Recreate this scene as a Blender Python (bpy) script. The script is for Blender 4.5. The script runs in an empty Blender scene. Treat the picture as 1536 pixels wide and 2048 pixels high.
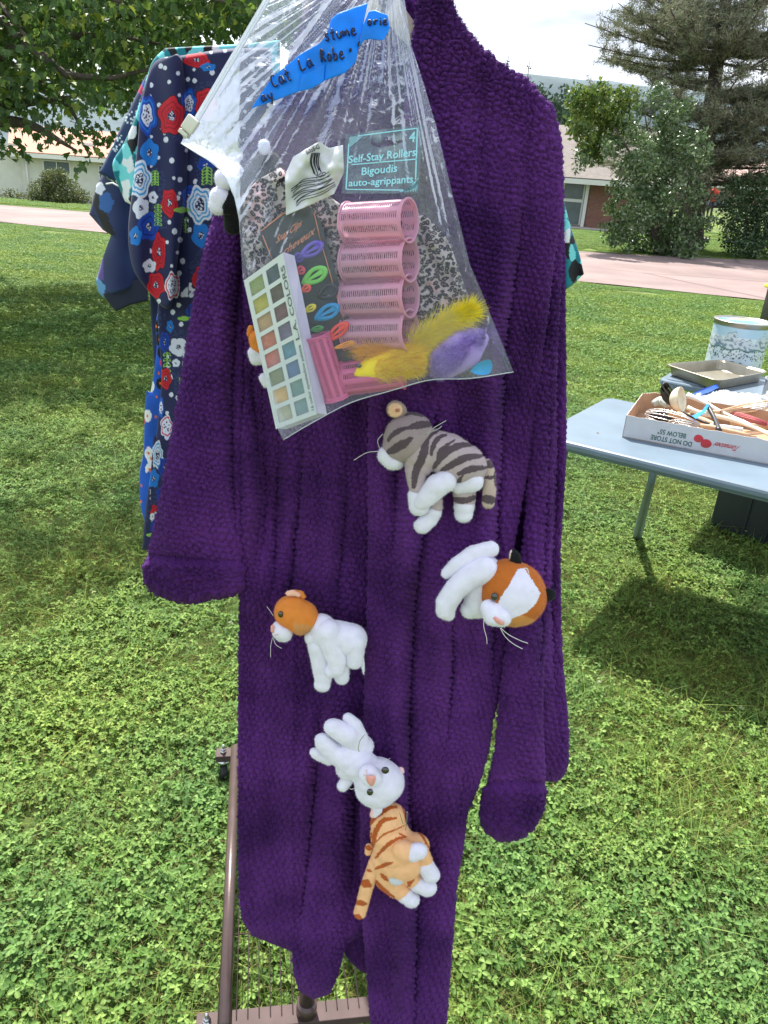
import bpy, bmesh, math, random
import numpy as np
from mathutils import Vector, Matrix
from mathutils.geometry import tessellate_polygon

# ---------------------------------------------------------------- camera, sky, sun, exposure
scn = bpy.context.scene
H = 1.6; PITCH = math.radians(23.4); ROLL = math.radians(4.2); F = 1539.0
f_ = np.array([0, math.cos(PITCH), -math.sin(PITCH)])
u_ = np.array([0, math.sin(PITCH), math.cos(PITCH)])
r_ = np.array([1.0, 0, 0])
R_ = math.cos(ROLL)*r_ + math.sin(ROLL)*u_
U_ = -math.sin(ROLL)*r_ + math.cos(ROLL)*u_
CAM = np.array([0, 0, H])
cam = bpy.data.cameras.new('camera'); camo = bpy.data.objects.new('camera', cam)
scn.collection.objects.link(camo); scn.camera = camo
cam.sensor_fit = 'VERTICAL'; cam.sensor_height = 36.0; cam.lens = 36.0*F/2048
cam.clip_start = 0.05; cam.clip_end = 6000
M = Matrix.Identity(4)
for i in range(3):
    M[i][0] = R_[i]; M[i][1] = U_[i]; M[i][2] = -f_[i]; M[i][3] = CAM[i]
camo.matrix_world = M
SUN = np.array([-0.17, 0.46, 0.76]); SUN /= np.linalg.norm(SUN)
SUN_EL = math.asin(SUN[2]); SUN_AZ = math.atan2(SUN[0], SUN[1])
world = bpy.data.worlds.new('World'); scn.world = world; world.use_nodes = True
nt = world.node_tree; nt.nodes.clear()
def N(t, **k):
    n = nt.nodes.new(t)
    for a, b in k.items(): setattr(n, a, b)
    return n
sky = N('ShaderNodeTexSky', sky_type='NISHITA'); sky.sun_disc = False
sky.sun_elevation = SUN_EL; sky.sun_rotation = SUN_AZ; sky.dust_density = 1.5
tc = N('ShaderNodeTexCoord'); mp = N('ShaderNodeMapping'); mp.inputs['Scale'].default_value = (1.0, 1.0, 3.0)
mp.inputs['Location'].default_value = (0.35, 0.1, 0.3)
n1 = N('ShaderNodeTexNoise'); n1.inputs['Scale'].default_value = 2.6; n1.inputs['Detail'].default_value = 8; n1.inputs['Roughness'].default_value = .55
n2 = N('ShaderNodeTexNoise'); n2.inputs['Scale'].default_value = 4.5; n2.inputs['Detail'].default_value = 6
cr = N('ShaderNodeValToRGB'); cr.color_ramp.elements[0].position = .36; cr.color_ramp.elements[1].position = .52
cc = N('ShaderNodeValToRGB'); cc.color_ramp.elements[0].position = .36; cc.color_ramp.elements[1].position = .56
cc.color_ramp.elements[0].color = (2.5, 2.8, 3.4, 1); cc.color_ramp.elements[1].color = (5.2, 5.4, 5.8, 1)
mx = N('ShaderNodeMix', data_type='RGBA')
bg = N('ShaderNodeBackground'); bg.inputs['Strength'].default_value = 0.125
wo = N('ShaderNodeOutputWorld'); L = nt.links.new
L(tc.outputs['Generated'], mp.inputs['Vector']); L(mp.outputs[0], n1.inputs['Vector']); L(mp.outputs[0], n2.inputs['Vector'])
L(n1.outputs[0], cr.inputs[0]); L(n2.outputs[0], cc.inputs[0]); L(cr.outputs[0], mx.inputs[0])
L(sky.outputs[0], mx.inputs[6]); L(cc.outputs[0], mx.inputs[7]); L(mx.outputs[2], bg.inputs[0]); L(bg.outputs[0], wo.inputs[0])
sl = bpy.data.lights.new('sun', 'SUN'); sl.energy = 4.5; sl.angle = math.radians(0.6); sl.color = (1.0, .95, .87)
so = bpy.data.objects.new('sun', sl); scn.collection.objects.link(so)
so.rotation_euler = Vector(SUN).to_track_quat('Z', 'Y').to_euler(); so.location = (0, 0, 30)
scn.view_settings.view_transform = 'Standard'; scn.view_settings.look = 'None'
scn.view_settings.exposure = 1.3; scn.view_settings.gamma = 1
scn.cycles.transparent_max_bounces = 24; scn.cycles.max_bounces = 8

# ---------------------------------------------------------------- pixel <-> world helpers (full photo pixels 1536x2048)
def rayv(px, py):
    px = np.asarray(px, float); py = np.asarray(py, float)
    return f_ + R_*((px-768)/F)[..., None] + U_*((1024-py)/F)[..., None]
def W(px, py, Y):                     # point of the ray at world distance Y
    d = rayv(px, py); t = np.asarray(Y, float)/d[..., 1]
    return CAM + d*t[..., None]
def G(px, py, z=0.0):                 # point of the ray at height z
    d = rayv(px, py); t = (z-H)/d[..., 2]
    return CAM + d*np.asarray(t)[..., None]
def PR(v):
    v = np.asarray(v) - CAM; z = v @ f_
    return 768 + F*(v @ R_)/z, 1024 - F*(v @ U_)/z
rng = np.random.RandomState(7)

def srgb(r, g, b):
    return tuple(((c/255)/12.92 if c/255 <= .04045 else ((c/255+.055)/1.055)**2.4) for c in (r, g, b))

# ---------------------------------------------------------------- numpy noise
def _h(ix, iy, s=0):
    n = (ix.astype(np.int64)*374761393 + iy.astype(np.int64)*668265263 + s*1274126177) & 0xffffffff
    n = ((n ^ (n >> 13))*1274126177) & 0xffffffff
    return ((n ^ (n >> 16)) & 0xffff)/65535.0
def vnoise(x, y, s=0):
    ix = np.floor(x); iy = np.floor(y); fx = x-ix; fy = y-iy
    fx = fx*fx*(3-2*fx); fy = fy*fy*(3-2*fy)
    a = _h(ix, iy, s); b = _h(ix+1, iy, s); c = _h(ix, iy+1, s); d = _h(ix+1, iy+1, s)
    return (a*(1-fx)+b*fx)*(1-fy) + (c*(1-fx)+d*fx)*fy - .5
def cells(x, y, s=0):
    ix = np.floor(x); iy = np.floor(y)
    f1 = np.full(x.shape, 9.0); f2 = f1.copy(); idv = np.zeros(x.shape)
    for dx in (-1, 0, 1):
        for dy in (-1, 0, 1):
            cx = ix+dx; cy = iy+dy
            d = np.hypot(cx+_h(cx, cy, s)-x, cy+_h(cx, cy, s+1)-y)
            m = d < f1
            f2 = np.where(m, f1, np.minimum(f2, d)); idv = np.where(m, _h(cx, cy, s+2), idv); f1 = np.where(m, d, f1)
    return f1, f2, idv

# ---------------------------------------------------------------- object helpers
def link(o): scn.collection.objects.link(o); return o
def tag(o, label=None, cat=None, group=None, kind=None):
    if label: o['label'] = label
    if cat: o['category'] = cat
    if group: o['group'] = group
    if kind: o['kind'] = kind
    return o
def thing(name, label, cat, loc=(0, 0, 0), group=None):
    o = link(bpy.data.objects.new(name, None)); o.location = Vector([float(c) for c in loc]); o.empty_display_size = .05
    return tag(o, label, cat, group)
def attach(o, parent):
    if parent is not None:
        o.parent = parent
        if parent.type == 'EMPTY': o.matrix_parent_inverse = Matrix.Translation(-parent.location)
    return o
def mesh_np(name, V, Fc, cols=None, smooth=True):
    V = np.asarray(V, float).reshape(-1, 3)
    me = bpy.data.meshes.new(name)
    if isinstance(Fc, np.ndarray) and Fc.ndim == 2:
        n, k = Fc.shape
        me.vertices.add(len(V)); me.vertices.foreach_set('co', V.ravel().astype(np.float32))
        me.loops.add(n*k); me.loops.foreach_set('vertex_index', Fc.ravel().astype(np.int32))
        me.polygons.add(n); me.polygons.foreach_set('loop_start', np.arange(0, n*k, k, dtype=np.int32))
        me.polygons.foreach_set('loop_total', np.full(n, k, dtype=np.int32))
        me.update(calc_edges=True)
    else:
        me.from_pydata([tuple(v) for v in V], [], [tuple(int(i) for i in f) for f in Fc])
    if smooth: me.polygons.foreach_set('use_smooth', np.ones(len(me.polygons), dtype=bool))
    if cols is not None:
        a = me.color_attributes.new('Col', 'FLOAT_COLOR', 'POINT')
        c = np.ones((len(V), 4), np.float32); c[:, :3] = np.asarray(cols).reshape(-1, 3)
        a.data.foreach_set('color', c.ravel())
    return me
def mk(name, V, Fc, mat, parent=None, cols=None, smooth=True):
    me = mesh_np(name, V, Fc, cols, smooth)
    me.materials.append(mat)
    return attach(link(bpy.data.objects.new(name, me)), parent)
class MB:                             # collects shapes into one mesh
    def __init__(s): s.V = []; s.F = []; s.n = 0; s.C = []
    def add(s, V, Fc, col=None):
        V = np.asarray(V, float).reshape(-1, 3); s.V.append(V); s.F += [tuple(int(i)+s.n for i in f) for f in Fc]; s.n += len(V)
        if col is not None: s.C.append(np.tile(np.asarray(col, float)[None], (len(V), 1)))
    def build(s, name, mat, parent=None, smooth=True):
        return mk(name, np.concatenate(s.V), s.F, mat, parent, np.concatenate(s.C) if s.C else None, smooth)
def frame(d):
    d = np.asarray(d, float); d = d/np.linalg.norm(d)
    a = np.array([0, 0, 1.0]) if abs(d[2]) < .9 else np.array([1.0, 0, 0])
    x = np.cross(a, d); x /= np.linalg.norm(x); return x, np.cross(d, x), d
def tube(pts, r, n=8, caps=True):
    pts = np.asarray(pts, float); m = len(pts); r = np.broadcast_to(r, (m,))
    V = []; x = None
    for i in range(m):
        d = pts[min(i+1, m-1)]-pts[max(i-1, 0)]; d /= (np.linalg.norm(d)+1e-12)
        if x is None: x = frame(d)[0]
        x = x - d*(x@d); x /= np.linalg.norm(x)+1e-12; y = np.cross(d, x)
        for k in range(n):
            a = 2*math.pi*k/n; V.append(pts[i]+r[i]*(x*math.cos(a)+y*math.sin(a)))
    Fc = [(i*n+k, i*n+(k+1) % n, (i+1)*n+(k+1) % n, (i+1)*n+k) for i in range(m-1) for k in range(n)]
    if caps: Fc += [tuple(range(n))[::-1], tuple((m-1)*n+k for k in range(n))]
    return np.array(V), Fc
def box(c, ex, ey, ez, bev=0.0):      # centre and three half-axis vectors; bev>0 chamfers
    c, ex, ey, ez = [np.asarray(v, float) for v in (c, ex, ey, ez)]
    if bev <= 0:
        V = [c+sx*ex+sy*ey+sz*ez for sx in (-1, 1) for sy in (-1, 1) for sz in (-1, 1)]
        return np.array(V), [(0, 1, 3, 2), (4, 6, 7, 5), (0, 4, 5, 1), (2, 3, 7, 6), (0, 2, 6, 4), (1, 5, 7, 3)]
    lx, ly, lz = [np.linalg.norm(v) for v in (ex, ey, ez)]
    bm = bmesh.new(); bmesh.ops.create_cube(bm, size=2.0)
    for v in bm.verts: v.co = Vector((v.co.x*lx, v.co.y*ly, v.co.z*lz))
    bmesh.ops.bevel(bm, geom=bm.edges[:], offset=bev, segments=3, profile=.6, affect='EDGES')
    A = np.array([ex/lx, ey/ly, ez/lz])
    V = np.array([list(v.co) for v in bm.verts])@A + c
    bm.verts.index_update(); Fc = [tuple(v.index for v in f.verts) for f in bm.faces]; bm.free()
    return V, Fc
def prism(pts, off, both=True):       # polygon of 3d points extruded by vector off
    pts = np.asarray(pts, float); n = len(pts)
    tris = tessellate_polygon([[Vector(p) for p in pts]])
    V = np.concatenate([pts, pts+np.asarray(off)])
    Fc = [tuple(t) for t in tris] + [tuple(i+n for i in t)[::-1] for t in tris]
    Fc += [(i, (i+1) % n, (i+1) % n+n, i+n) for i in range(n)]
    return V, Fc
def resamp(P, n, smooth=True):
    P = np.asarray(P, float)
    if smooth and len(P) > 2:
        Q = np.vstack([2*P[0]-P[1], P, 2*P[-1]-P[-2]]); out = []
        for i in range(1, len(Q)-2):
            for t in np.linspace(0, 1, 12, endpoint=False):
                out.append(.5*((2*Q[i])+(-Q[i-1]+Q[i+1])*t+(2*Q[i-1]-5*Q[i]+4*Q[i+1]-Q[i+2])*t*t+(-Q[i-1]+3*Q[i]-3*Q[i+1]+Q[i+2])*t**3))
        out.append(Q[-2]); P = np.array(out)
    s = np.r_[0, np.cumsum(np.linalg.norm(np.diff(P, axis=0), axis=1))]
    t = np.linspace(0, s[-1], n) if np.isscalar(n) else np.asarray(n)*s[-1]
    return np.stack([np.interp(t, s, P[:, k]) for k in range(P.shape[1])], 1)
def coons(Lp, Rp, Tp, Bp, us, vs, smooth=True):
    l = resamp(Lp, vs, smooth)[:, None]; r = resamp(Rp, vs, smooth)[:, None]
    t = resamp(Tp, us, smooth)[None]; b = resamp(Bp, us, smooth)[None]
    u = us[None, :, None]; v = vs[:, None, None]
    return (1-u)*l+u*r + (1-v)*t+v*b - ((1-u)*(1-v)*t[:, :1]+u*(1-v)*t[:, -1:]+(1-u)*v*b[:, :1]+u*v*b[:, -1:])
def gridfaces(nv, nu, off=0, flip=False):
    i = np.arange(nv-1)[:, None]*nu + np.arange(nu-1)[None]
    q = np.stack([i, i+1, i+1+nu, i+nu], -1).reshape(-1, 4)+off
    return q[:, ::-1] if flip else q
def gridnormal(V):
    du = np.gradient(V, axis=1); dv = np.gradient(V, axis=0)
    n = np.cross(dv, du); n /= np.linalg.norm(n, axis=-1, keepdims=True)+1e-12
    s = np.sign((n*(CAM-V)).sum(-1, keepdims=True).mean()); return n*s
def edgesp(n, k=.5):
    t = np.linspace(0, 1, n); return (1-k)*t + k*(.5-.5*np.cos(math.pi*t))
def cloth(name, Lp, Rp, Tp, Bp, Yfn, thick, sp, mat, parent=None, disp=None, colfn=None, vcap=.03, pw=3.0, smooth=True, back=True, topcap=True, pile=0):
    Lp, Rp, Tp, Bp = [np.asarray(a, float) for a in (Lp, Rp, Tp, Bp)]
    wid = max(np.linalg.norm(Tp[-1]-Tp[0]), np.linalg.norm(Bp[-1]-Bp[0]), np.linalg.norm(Rp[len(Rp)//2]-Lp[len(Lp)//2]))
    hei = np.linalg.norm(np.diff(Lp, axis=0), axis=1).sum()
    nu = max(6, int(wid/sp)); nv = max(6, int(hei/sp))
    us = edgesp(nu, .6); vs = edgesp(nv, .15)
    P2 = coons(Lp, Rp, Tp, Bp, us, vs, smooth); PX, PY = P2[..., 0], P2[..., 1]
    U, V = np.meshgrid(us, vs)
    e = np.clip(1-np.abs(2*U-1)**pw, 0, 1)**(1/pw)
    vc = np.clip(np.minimum(V/vcap if topcap else np.ones_like(V), (1-V)/vcap), 0, 1); e = e*np.sqrt(1-(1-vc)**2)
    Ym = Yfn(U, V, PX, PY)
    A = W(PX, PY, Ym - thick/2*e)
    if disp is not None:
        A = A + gridnormal(A)*(disp(U, V, PX, PY)*np.minimum(1, e*3)*(.4+.6*e**2))[..., None]
    cols = colfn(PX, PY) if colfn else None
    if pile:
        r = np.random.RandomState(nu*nv); nn = gridnormal(A).reshape(-1, 3); k_ = r.choice(nu*nv, int(nu*nv*pile), replace=False); k_ = k_[e.reshape(-1)[k_] > .12]; n = len(k_)
        P_ = A.reshape(-1, 3)[k_]+nn[k_]*.0002; fl = np.stack([vnoise(PX/9, PY/9, 51), np.zeros(PX.shape), vnoise(PX/9, PY/9, 52)-.25], -1).reshape(-1, 3)[k_]*2.2
        d = nn[k_]*.55+fl+r.randn(n, 3)*.35; d /= np.linalg.norm(d, axis=1)[:, None]; sd = np.cross(d, r.randn(n, 3)); sd /= np.linalg.norm(sd, axis=1)[:, None]
        T_ = np.stack([P_-sd*.00022, P_+sd*.00022, P_+d*r.uniform(.0018, .0042, (n, 1))], 1).reshape(-1, 3)
        pl = mk('pile', T_, np.arange(n*3).reshape(-1, 3), mat, None); pl['kind'] = 'stuff'; pl['name_parent'] = 1
    else: pl = None
    if not back:
        return mk(name, A, gridfaces(nv, nu), mat, parent, cols)
    B = W(PX, PY, Ym + thick/2*e + .0015)
    # join the two sheets round the edge
    nA = nu*nv
    rim = np.r_[np.arange(nu), np.arange(1, nv)*nu+nu-1, (nv-1)*nu+np.arange(nu-2, -1, -1), np.arange(nv-2, 0, -1)*nu]
    rq = np.stack([rim, rim+nA, np.roll(rim, -1)+nA, np.roll(rim, -1)], 1)
    Fc = np.concatenate([gridfaces(nv, nu), gridfaces(nv, nu, nA, True), rq])
    c2 = None if cols is None else np.concatenate([cols.reshape(-1, 3), cols.reshape(-1, 3)])
    o = mk(name, np.concatenate([A.reshape(-1, 3), B.reshape(-1, 3)]), Fc, mat, parent, c2)
    if pl is not None: del pl['name_parent']; attach(pl, o)
    return o
def poly_thick(name, pts2, Y, th, mat, parent=None, bend=None, smooth=False):
    pts2 = np.asarray(pts2, float); Yv = np.full(len(pts2), Y) if bend is None else Y+bend(pts2[:, 0], pts2[:, 1])
    V, Fc = prism(W(pts2[:, 0], pts2[:, 1], Yv), (0, th, 0)); return mk(name, V, Fc, mat, parent, smooth=smooth)

# ---------------------------------------------------------------- materials
def newmat(name):
    m = bpy.data.materials.new(name); m.use_nodes = True; return m, m.node_tree, m.node_tree.nodes['Principled BSDF']
def pm(name, col, rough=.6, var=.15, vscale=20, bump=0, bscale=200, metal=0, sheen=0, spec=.5, trans=0, coat=0, attr=False, sheentint=None, bdist=.002, detail=4):
    m, t, b = newmat(name); nd = t.nodes; lk = t.links.new
    b.inputs['Roughness'].default_value = rough; b.inputs['Metallic'].default_value = metal
    b.inputs['Specular IOR Level'].default_value = spec; b.inputs['Sheen Weight'].default_value = sheen
    b.inputs['Sheen Roughness'].default_value = .4
    if sheentint: b.inputs['Sheen Tint'].default_value = (*sheentint, 1)
    b.inputs['Coat Weight'].default_value = coat
    tcn = nd.new('ShaderNodeTexCoord')
    nz = nd.new('ShaderNodeTexNoise'); nz.inputs['Scale'].default_value = vscale; nz.inputs['Detail'].default_value = detail
    lk(tcn.outputs['Object'], nz.inputs['Vector'])
    mr = nd.new('ShaderNodeMapRange'); mr.inputs['From Min'].default_value = .3; mr.inputs['From Max'].default_value = .7
    mr.inputs['To Min'].default_value = 1-var; mr.inputs['To Max'].default_value = 1+var
    lk(nz.outputs[0], mr.inputs[0])
    vm = nd.new('ShaderNodeVectorMath'); vm.operation = 'SCALE'
    if attr:
        at = nd.new('ShaderNodeAttribute'); at.attribute_name = 'Col'; lk(at.outputs['Color'], vm.inputs[0])
    else: vm.inputs[0].default_value = col[:3]
    lk(mr.outputs[0], vm.inputs['Scale']); lk(vm.outputs[0], b.inputs['Base Color'])
    if bump:
        n3 = nd.new('ShaderNodeTexNoise'); n3.inputs['Scale'].default_value = bscale; n3.inputs['Detail'].default_value = 3
        lk(tcn.outputs['Object'], n3.inputs['Vector'])
        bp = nd.new('ShaderNodeBump'); bp.inputs['Strength'].default_value = bump; bp.inputs['Distance'].default_value = bdist
        lk(n3.outputs[0], bp.inputs['Height']); lk(bp.outputs[0], b.inputs['Normal'])
    if trans:
        tr = nd.new('ShaderNodeBsdfTranslucent'); ms = nd.new('ShaderNodeMixShader'); ms.inputs[0].default_value = trans
        lk(vm.outputs[0], tr.inputs['Color']); lk(b.outputs[0], ms.inputs[1]); lk(tr.outputs[0], ms.inputs[2])
        lk(ms.outputs[0], nd['Material Output'].inputs[0])
    return m
def clearmat(name, tint=(.97, .98, 1), veil=.08, veilcol=(.8, .83, .88), rough=.12, glossmul=1.0, bump=.3, bscale=120, ior=1.5):
    m = bpy.data.materials.new(name); m.use_nodes = True; t = m.node_tree; nd = t.nodes; nd.clear(); lk = t.links.new
    out = nd.new('ShaderNodeOutputMaterial'); tr = nd.new('ShaderNodeBsdfTransparent'); tr.inputs[0].default_value = (*tint, 1)
    gl = nd.new('ShaderNodeBsdfGlossy'); gl.inputs['Roughness'].default_value = rough; gl.inputs['Color'].default_value = (.95, .97, 1, 1)
    tl = nd.new('ShaderNodeBsdfTranslucent'); tl.inputs[0].default_value = (*veilcol, 1)
    df = nd.new('ShaderNodeBsdfDiffuse'); df.inputs[0].default_value = (*veilcol, 1)
    tcn = nd.new('ShaderNodeTexCoord'); nz = nd.new('ShaderNodeTexNoise'); nz.inputs['Scale'].default_value = bscale; nz.inputs['Detail'].default_value = 5; nz.inputs['Distortion'].default_value = 1.5
    lk(tcn.outputs['Object'], nz.inputs['Vector'])
    bp = nd.new('ShaderNodeBump'); bp.inputs['Strength'].default_value = bump; bp.inputs['Distance'].default_value = .004
    lk(nz.outputs[0], bp.inputs['Height']); lk(bp.outputs[0], gl.inputs['Normal'])
    fr = nd.new('ShaderNodeFresnel'); fr.inputs['IOR'].default_value = ior; lk(bp.outputs[0], fr.inputs['Normal'])
    fm = nd.new('ShaderNodeMath'); fm.operation = 'MULTIPLY'; fm.inputs[1].default_value = glossmul; fm.use_clamp = True; lk(fr.outputs[0], fm.inputs[0])
    m0 = nd.new('ShaderNodeMixShader'); m0.inputs[0].default_value = .5; lk(tl.outputs[0], m0.inputs[1]); lk(df.outputs[0], m0.inputs[2])
    m1 = nd.new('ShaderNodeMixShader'); m1.inputs[0].default_value = veil; lk(tr.outputs[0], m1.inputs[1]); lk(m0.outputs[0], m1.inputs[2])
    m2 = nd.new('ShaderNodeMixShader'); lk(fm.outputs[0], m2.inputs[0]); lk(m1.outputs[0], m2.inputs[1]); lk(gl.outputs[0], m2.inputs[2])
    lk(m2.outputs[0], out.inputs[0]); return m

def text_mesh(s, size_norm=True):
    cu = bpy.data.curves.new('t', 'FONT'); cu.body = s; cu.size = 1.0; cu.resolution_u = 3; cu.offset = .012
    o = bpy.data.objects.new('t', cu); link(o); dg = bpy.context.evaluated_depsgraph_get()
    me = o.evaluated_get(dg).to_mesh(); V = np.array([list(v.co) for v in me.vertices]); Fc = [tuple(p.vertices) for p in me.polygons]
    o.evaluated_get(dg).to_mesh_clear(); bpy.data.objects.remove(o); bpy.data.curves.remove(cu)
    return V, Fc
def lettering(s, P0, P1, Pup, mapfn, mat, parent, name='lettering', shear=0):
    """text from P0 (baseline start) to P1 (baseline end), cap height vector Pup, in a 2d space mapped to 3d by mapfn"""
    V, Fc = text_mesh(s); x = (V[:, 0]-V[:, 0].min())/(V[:, 0].max()-V[:, 0].min()); y = V[:, 1]/.72
    x = x + shear*y
    P0, P1, Pup = [np.asarray(a, float) for a in (P0, P1, Pup)]
    Q = P0 + (P1-P0)*x[:, None] + Pup*y[:, None]
    return mk(name, mapfn(Q[:, 0], Q[:, 1]), Fc, mat, parent, smooth=False)
# ================================================================ SETTING
def sst(t): t = np.clip(t, 0, 1); return t*t*(3-2*t)
def zt(x, y):
    return -1.3*sst((y-27)/22)*sst(-x/14) + 1.3*sst((y-36)/16)*sst((x-9)/9)
# road lines in plan
def lineY(a, b): s = (b[1]-a[1])/(b[0]-a[0]); return lambda x: a[1]+s*(x-a[0])
nA, nB = G(0, 445), G(1536, 603)
near_edge = lineY(nA, nB)
_fx = np.array([-60, G(0, 411)[0], G(1133, 502)[0], G(1317, 513)[0], G(1536, 522)[0], 60]); _fy = np.array([24.5, G(0, 411)[1], G(1133, 502)[1], G(1317, 513)[1], G(1536, 522)[1], 44])
def far_edge(x): return np.interp(x, _fx, _fy)

def ground_mat():
    m, t, b = newmat('lawn_soil'); nd = t.nodes; lk = t.links.new; b.inputs['Roughness'].default_value = .95
    ge = nd.new('ShaderNodeNewGeometry')
    a = nd.new('ShaderNodeTexNoise'); a.inputs['Scale'].default_value = .5; a.inputs['Detail'].default_value = 6
    c = nd.new('ShaderNodeTexNoise'); c.inputs['Scale'].default_value = 14; c.inputs['Detail'].default_value = 8; c.inputs['Roughness'].default_value = .7
    lk(ge.outputs['Position'], a.inputs[0]); lk(ge.outputs['Position'], c.inputs[0])
    r1 = nd.new('ShaderNodeValToRGB'); r1.color_ramp.elements[0].position = .35; r1.color_ramp.elements[0].color = (.07, .10, .022, 1); r1.color_ramp.elements[1].position = .7; r1.color_ramp.elements[1].color = (.17, .25, .04, 1)
    r2 = nd.new('ShaderNodeValToRGB'); r2.color_ramp.elements[0].position = .3; r2.color_ramp.elements[0].color = (.45, .45, .45, 1); r2.color_ramp.elements[1].position = .65; r2.color_ramp.elements[1].color = (1.1, 1.1, 1.1, 1)
    lk(a.outputs[0], r1.inputs[0]); lk(c.outputs[0], r2.inputs[0])
    mu = nd.new('ShaderNodeMix'); mu.data_type = 'RGBA'; mu.blend_type = 'MULTIPLY'; mu.inputs[0].default_value = 1
    lk(r1.outputs[0], mu.inputs[6]); lk(r2.outputs[0], mu.inputs[7]); lk(mu.outputs[2], b.inputs['Base Color'])
    bp = nd.new('ShaderNodeBump'); bp.inputs['Distance'].default_value = .03; lk(c.outputs[0], bp.inputs['Height']); lk(bp.outputs[0], b.inputs['Normal'])
    return m
gx = np.concatenate([-np.geomspace(3000, 20, 26), np.linspace(-18, 30, 49), np.geomspace(34, 3000, 24)])
gy = np.concatenate([-np.geomspace(60, 1, 8), np.linspace(0, 60, 61), np.geomspace(64, 4000, 30)])
XX, YY = np.meshgrid(gx, gy)
gr = mk('ground', np.stack([XX, YY, zt(XX, YY)], -1), gridfaces(len(gy), len(gx)), ground_mat()); tag(gr, kind='structure')
def road_mat():
    m, t, b = newmat('pink_asphalt'); nd = t.nodes; lk = t.links.new; b.inputs['Roughness'].default_value = .9
    ge = nd.new('ShaderNodeNewGeometry')
    a = nd.new('ShaderNodeTexNoise'); a.inputs['Scale'].default_value = .6; a.inputs['Detail'].default_value = 7
    c = nd.new('ShaderNodeTexNoise'); c.inputs['Scale'].default_value = 30; c.inputs['Detail'].default_value = 5
    w = nd.new('ShaderNodeTexVoronoi'); w.feature = 'DISTANCE_TO_EDGE'; w.inputs['Scale'].default_value = .22
    mw = nd.new('ShaderNodeMix'); mw.data_type = 'VECTOR'; mw.inputs[0].default_value = .12
    lk(ge.outputs['Position'], mw.inputs[4]); lk(a.outputs['Color'], mw.inputs[5]); lk(mw.outputs[1], w.inputs[0])
    for q in (a, c): lk(ge.outputs['Position'], q.inputs[0])
    r = nd.new('ShaderNodeValToRGB'); r.color_ramp.elements[0].position = .3; r.color_ramp.elements[0].color = (.175, .125, .115, 1); r.color_ramp.elements[1].position = .7; r.color_ramp.elements[1].color = (.28, .205, .19, 1)
    lk(a.outputs[0], r.inputs[0])
    r2 = nd.new('ShaderNodeValToRGB'); r2.color_ramp.elements[0].position = .3; r2.color_ramp.elements[0].color = (.8, .8, .8, 1); r2.color_ramp.elements[1].position = .7; lk(c.outputs[0], r2.inputs[0])
    r3 = nd.new('ShaderNodeValToRGB'); r3.color_ramp.elements[0].position = .0; r3.color_ramp.elements[0].color = (.55, .5, .5, 1); r3.color_ramp.elements[1].position = .012; lk(w.outputs['Distance'], r3.inputs[0])
    m1 = nd.new('ShaderNodeMix'); m1.data_type = 'RGBA'; m1.blend_type = 'MULTIPLY'; m1.inputs[0].default_value = 1
    m2 = nd.new('ShaderNodeMix'); m2.data_type = 'RGBA'; m2.blend_type = 'MULTIPLY'; m2.inputs[0].default_value = 1
    lk(r.outputs[0], m1.inputs[6]); lk(r2.outputs[0], m1.inputs[7]); lk(m1.outputs[2], m2.inputs[6]); lk(r3.outputs[0], m2.inputs[7]); lk(m2.outputs[2], b.inputs['Base Color'])
    return m
xs = np.linspace(-60, 60, 160); ss = np.linspace(0, 1, 8)
wob = .12*np.array([vnoise(np.array([x*.9]), np.array([3.]), 5)[0] for x in xs])+.05*np.array([vnoise(np.array([x*4]), np.array([3.]), 6)[0] for x in xs])
RX = np.tile(xs, (8, 1)); RY = (near_edge(xs)+wob)*(1-ss[:, None])+(far_edge(xs)+wob[::-1]*1.2)*ss[:, None]
road = mk('road', np.stack([RX, RY, zt(RX, RY)+.02], -1), gridfaces(8, 160), road_mat()); tag(road, kind='structure')

# hill far away
hx = np.linspace(-2600, 3200, 120); prof = 150+12*np.sin(hx/420+1)+8*np.sin(hx/170)+np.array([10*vnoise(np.array([x/40.]), np.array([.5]), 3)[0] for x in hx])
prof = prof*np.interp(hx, [-2600, -900, 300, 900, 2200, 3200], [.6, .8, 1.08, 1.0, .75, .6])
rows = []
for k, s in enumerate(np.linspace(0, 1, 12)):
    rows.append(np.stack([hx, 1000+500*s+25*np.sin(hx/90+k), prof*sst(s)-2], -1))
rows.append(np.stack([hx, np.full_like(hx, 2300), prof*.2], -1))
hill = mk('hill', np.array(rows), gridfaces(13, 120), pm('haze_tinted_forest', (.065, .10, .115), .95, .25, .02, detail=8)); tag(hill, kind='structure')  # distance haze is mixed into the forest colour as blue

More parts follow.
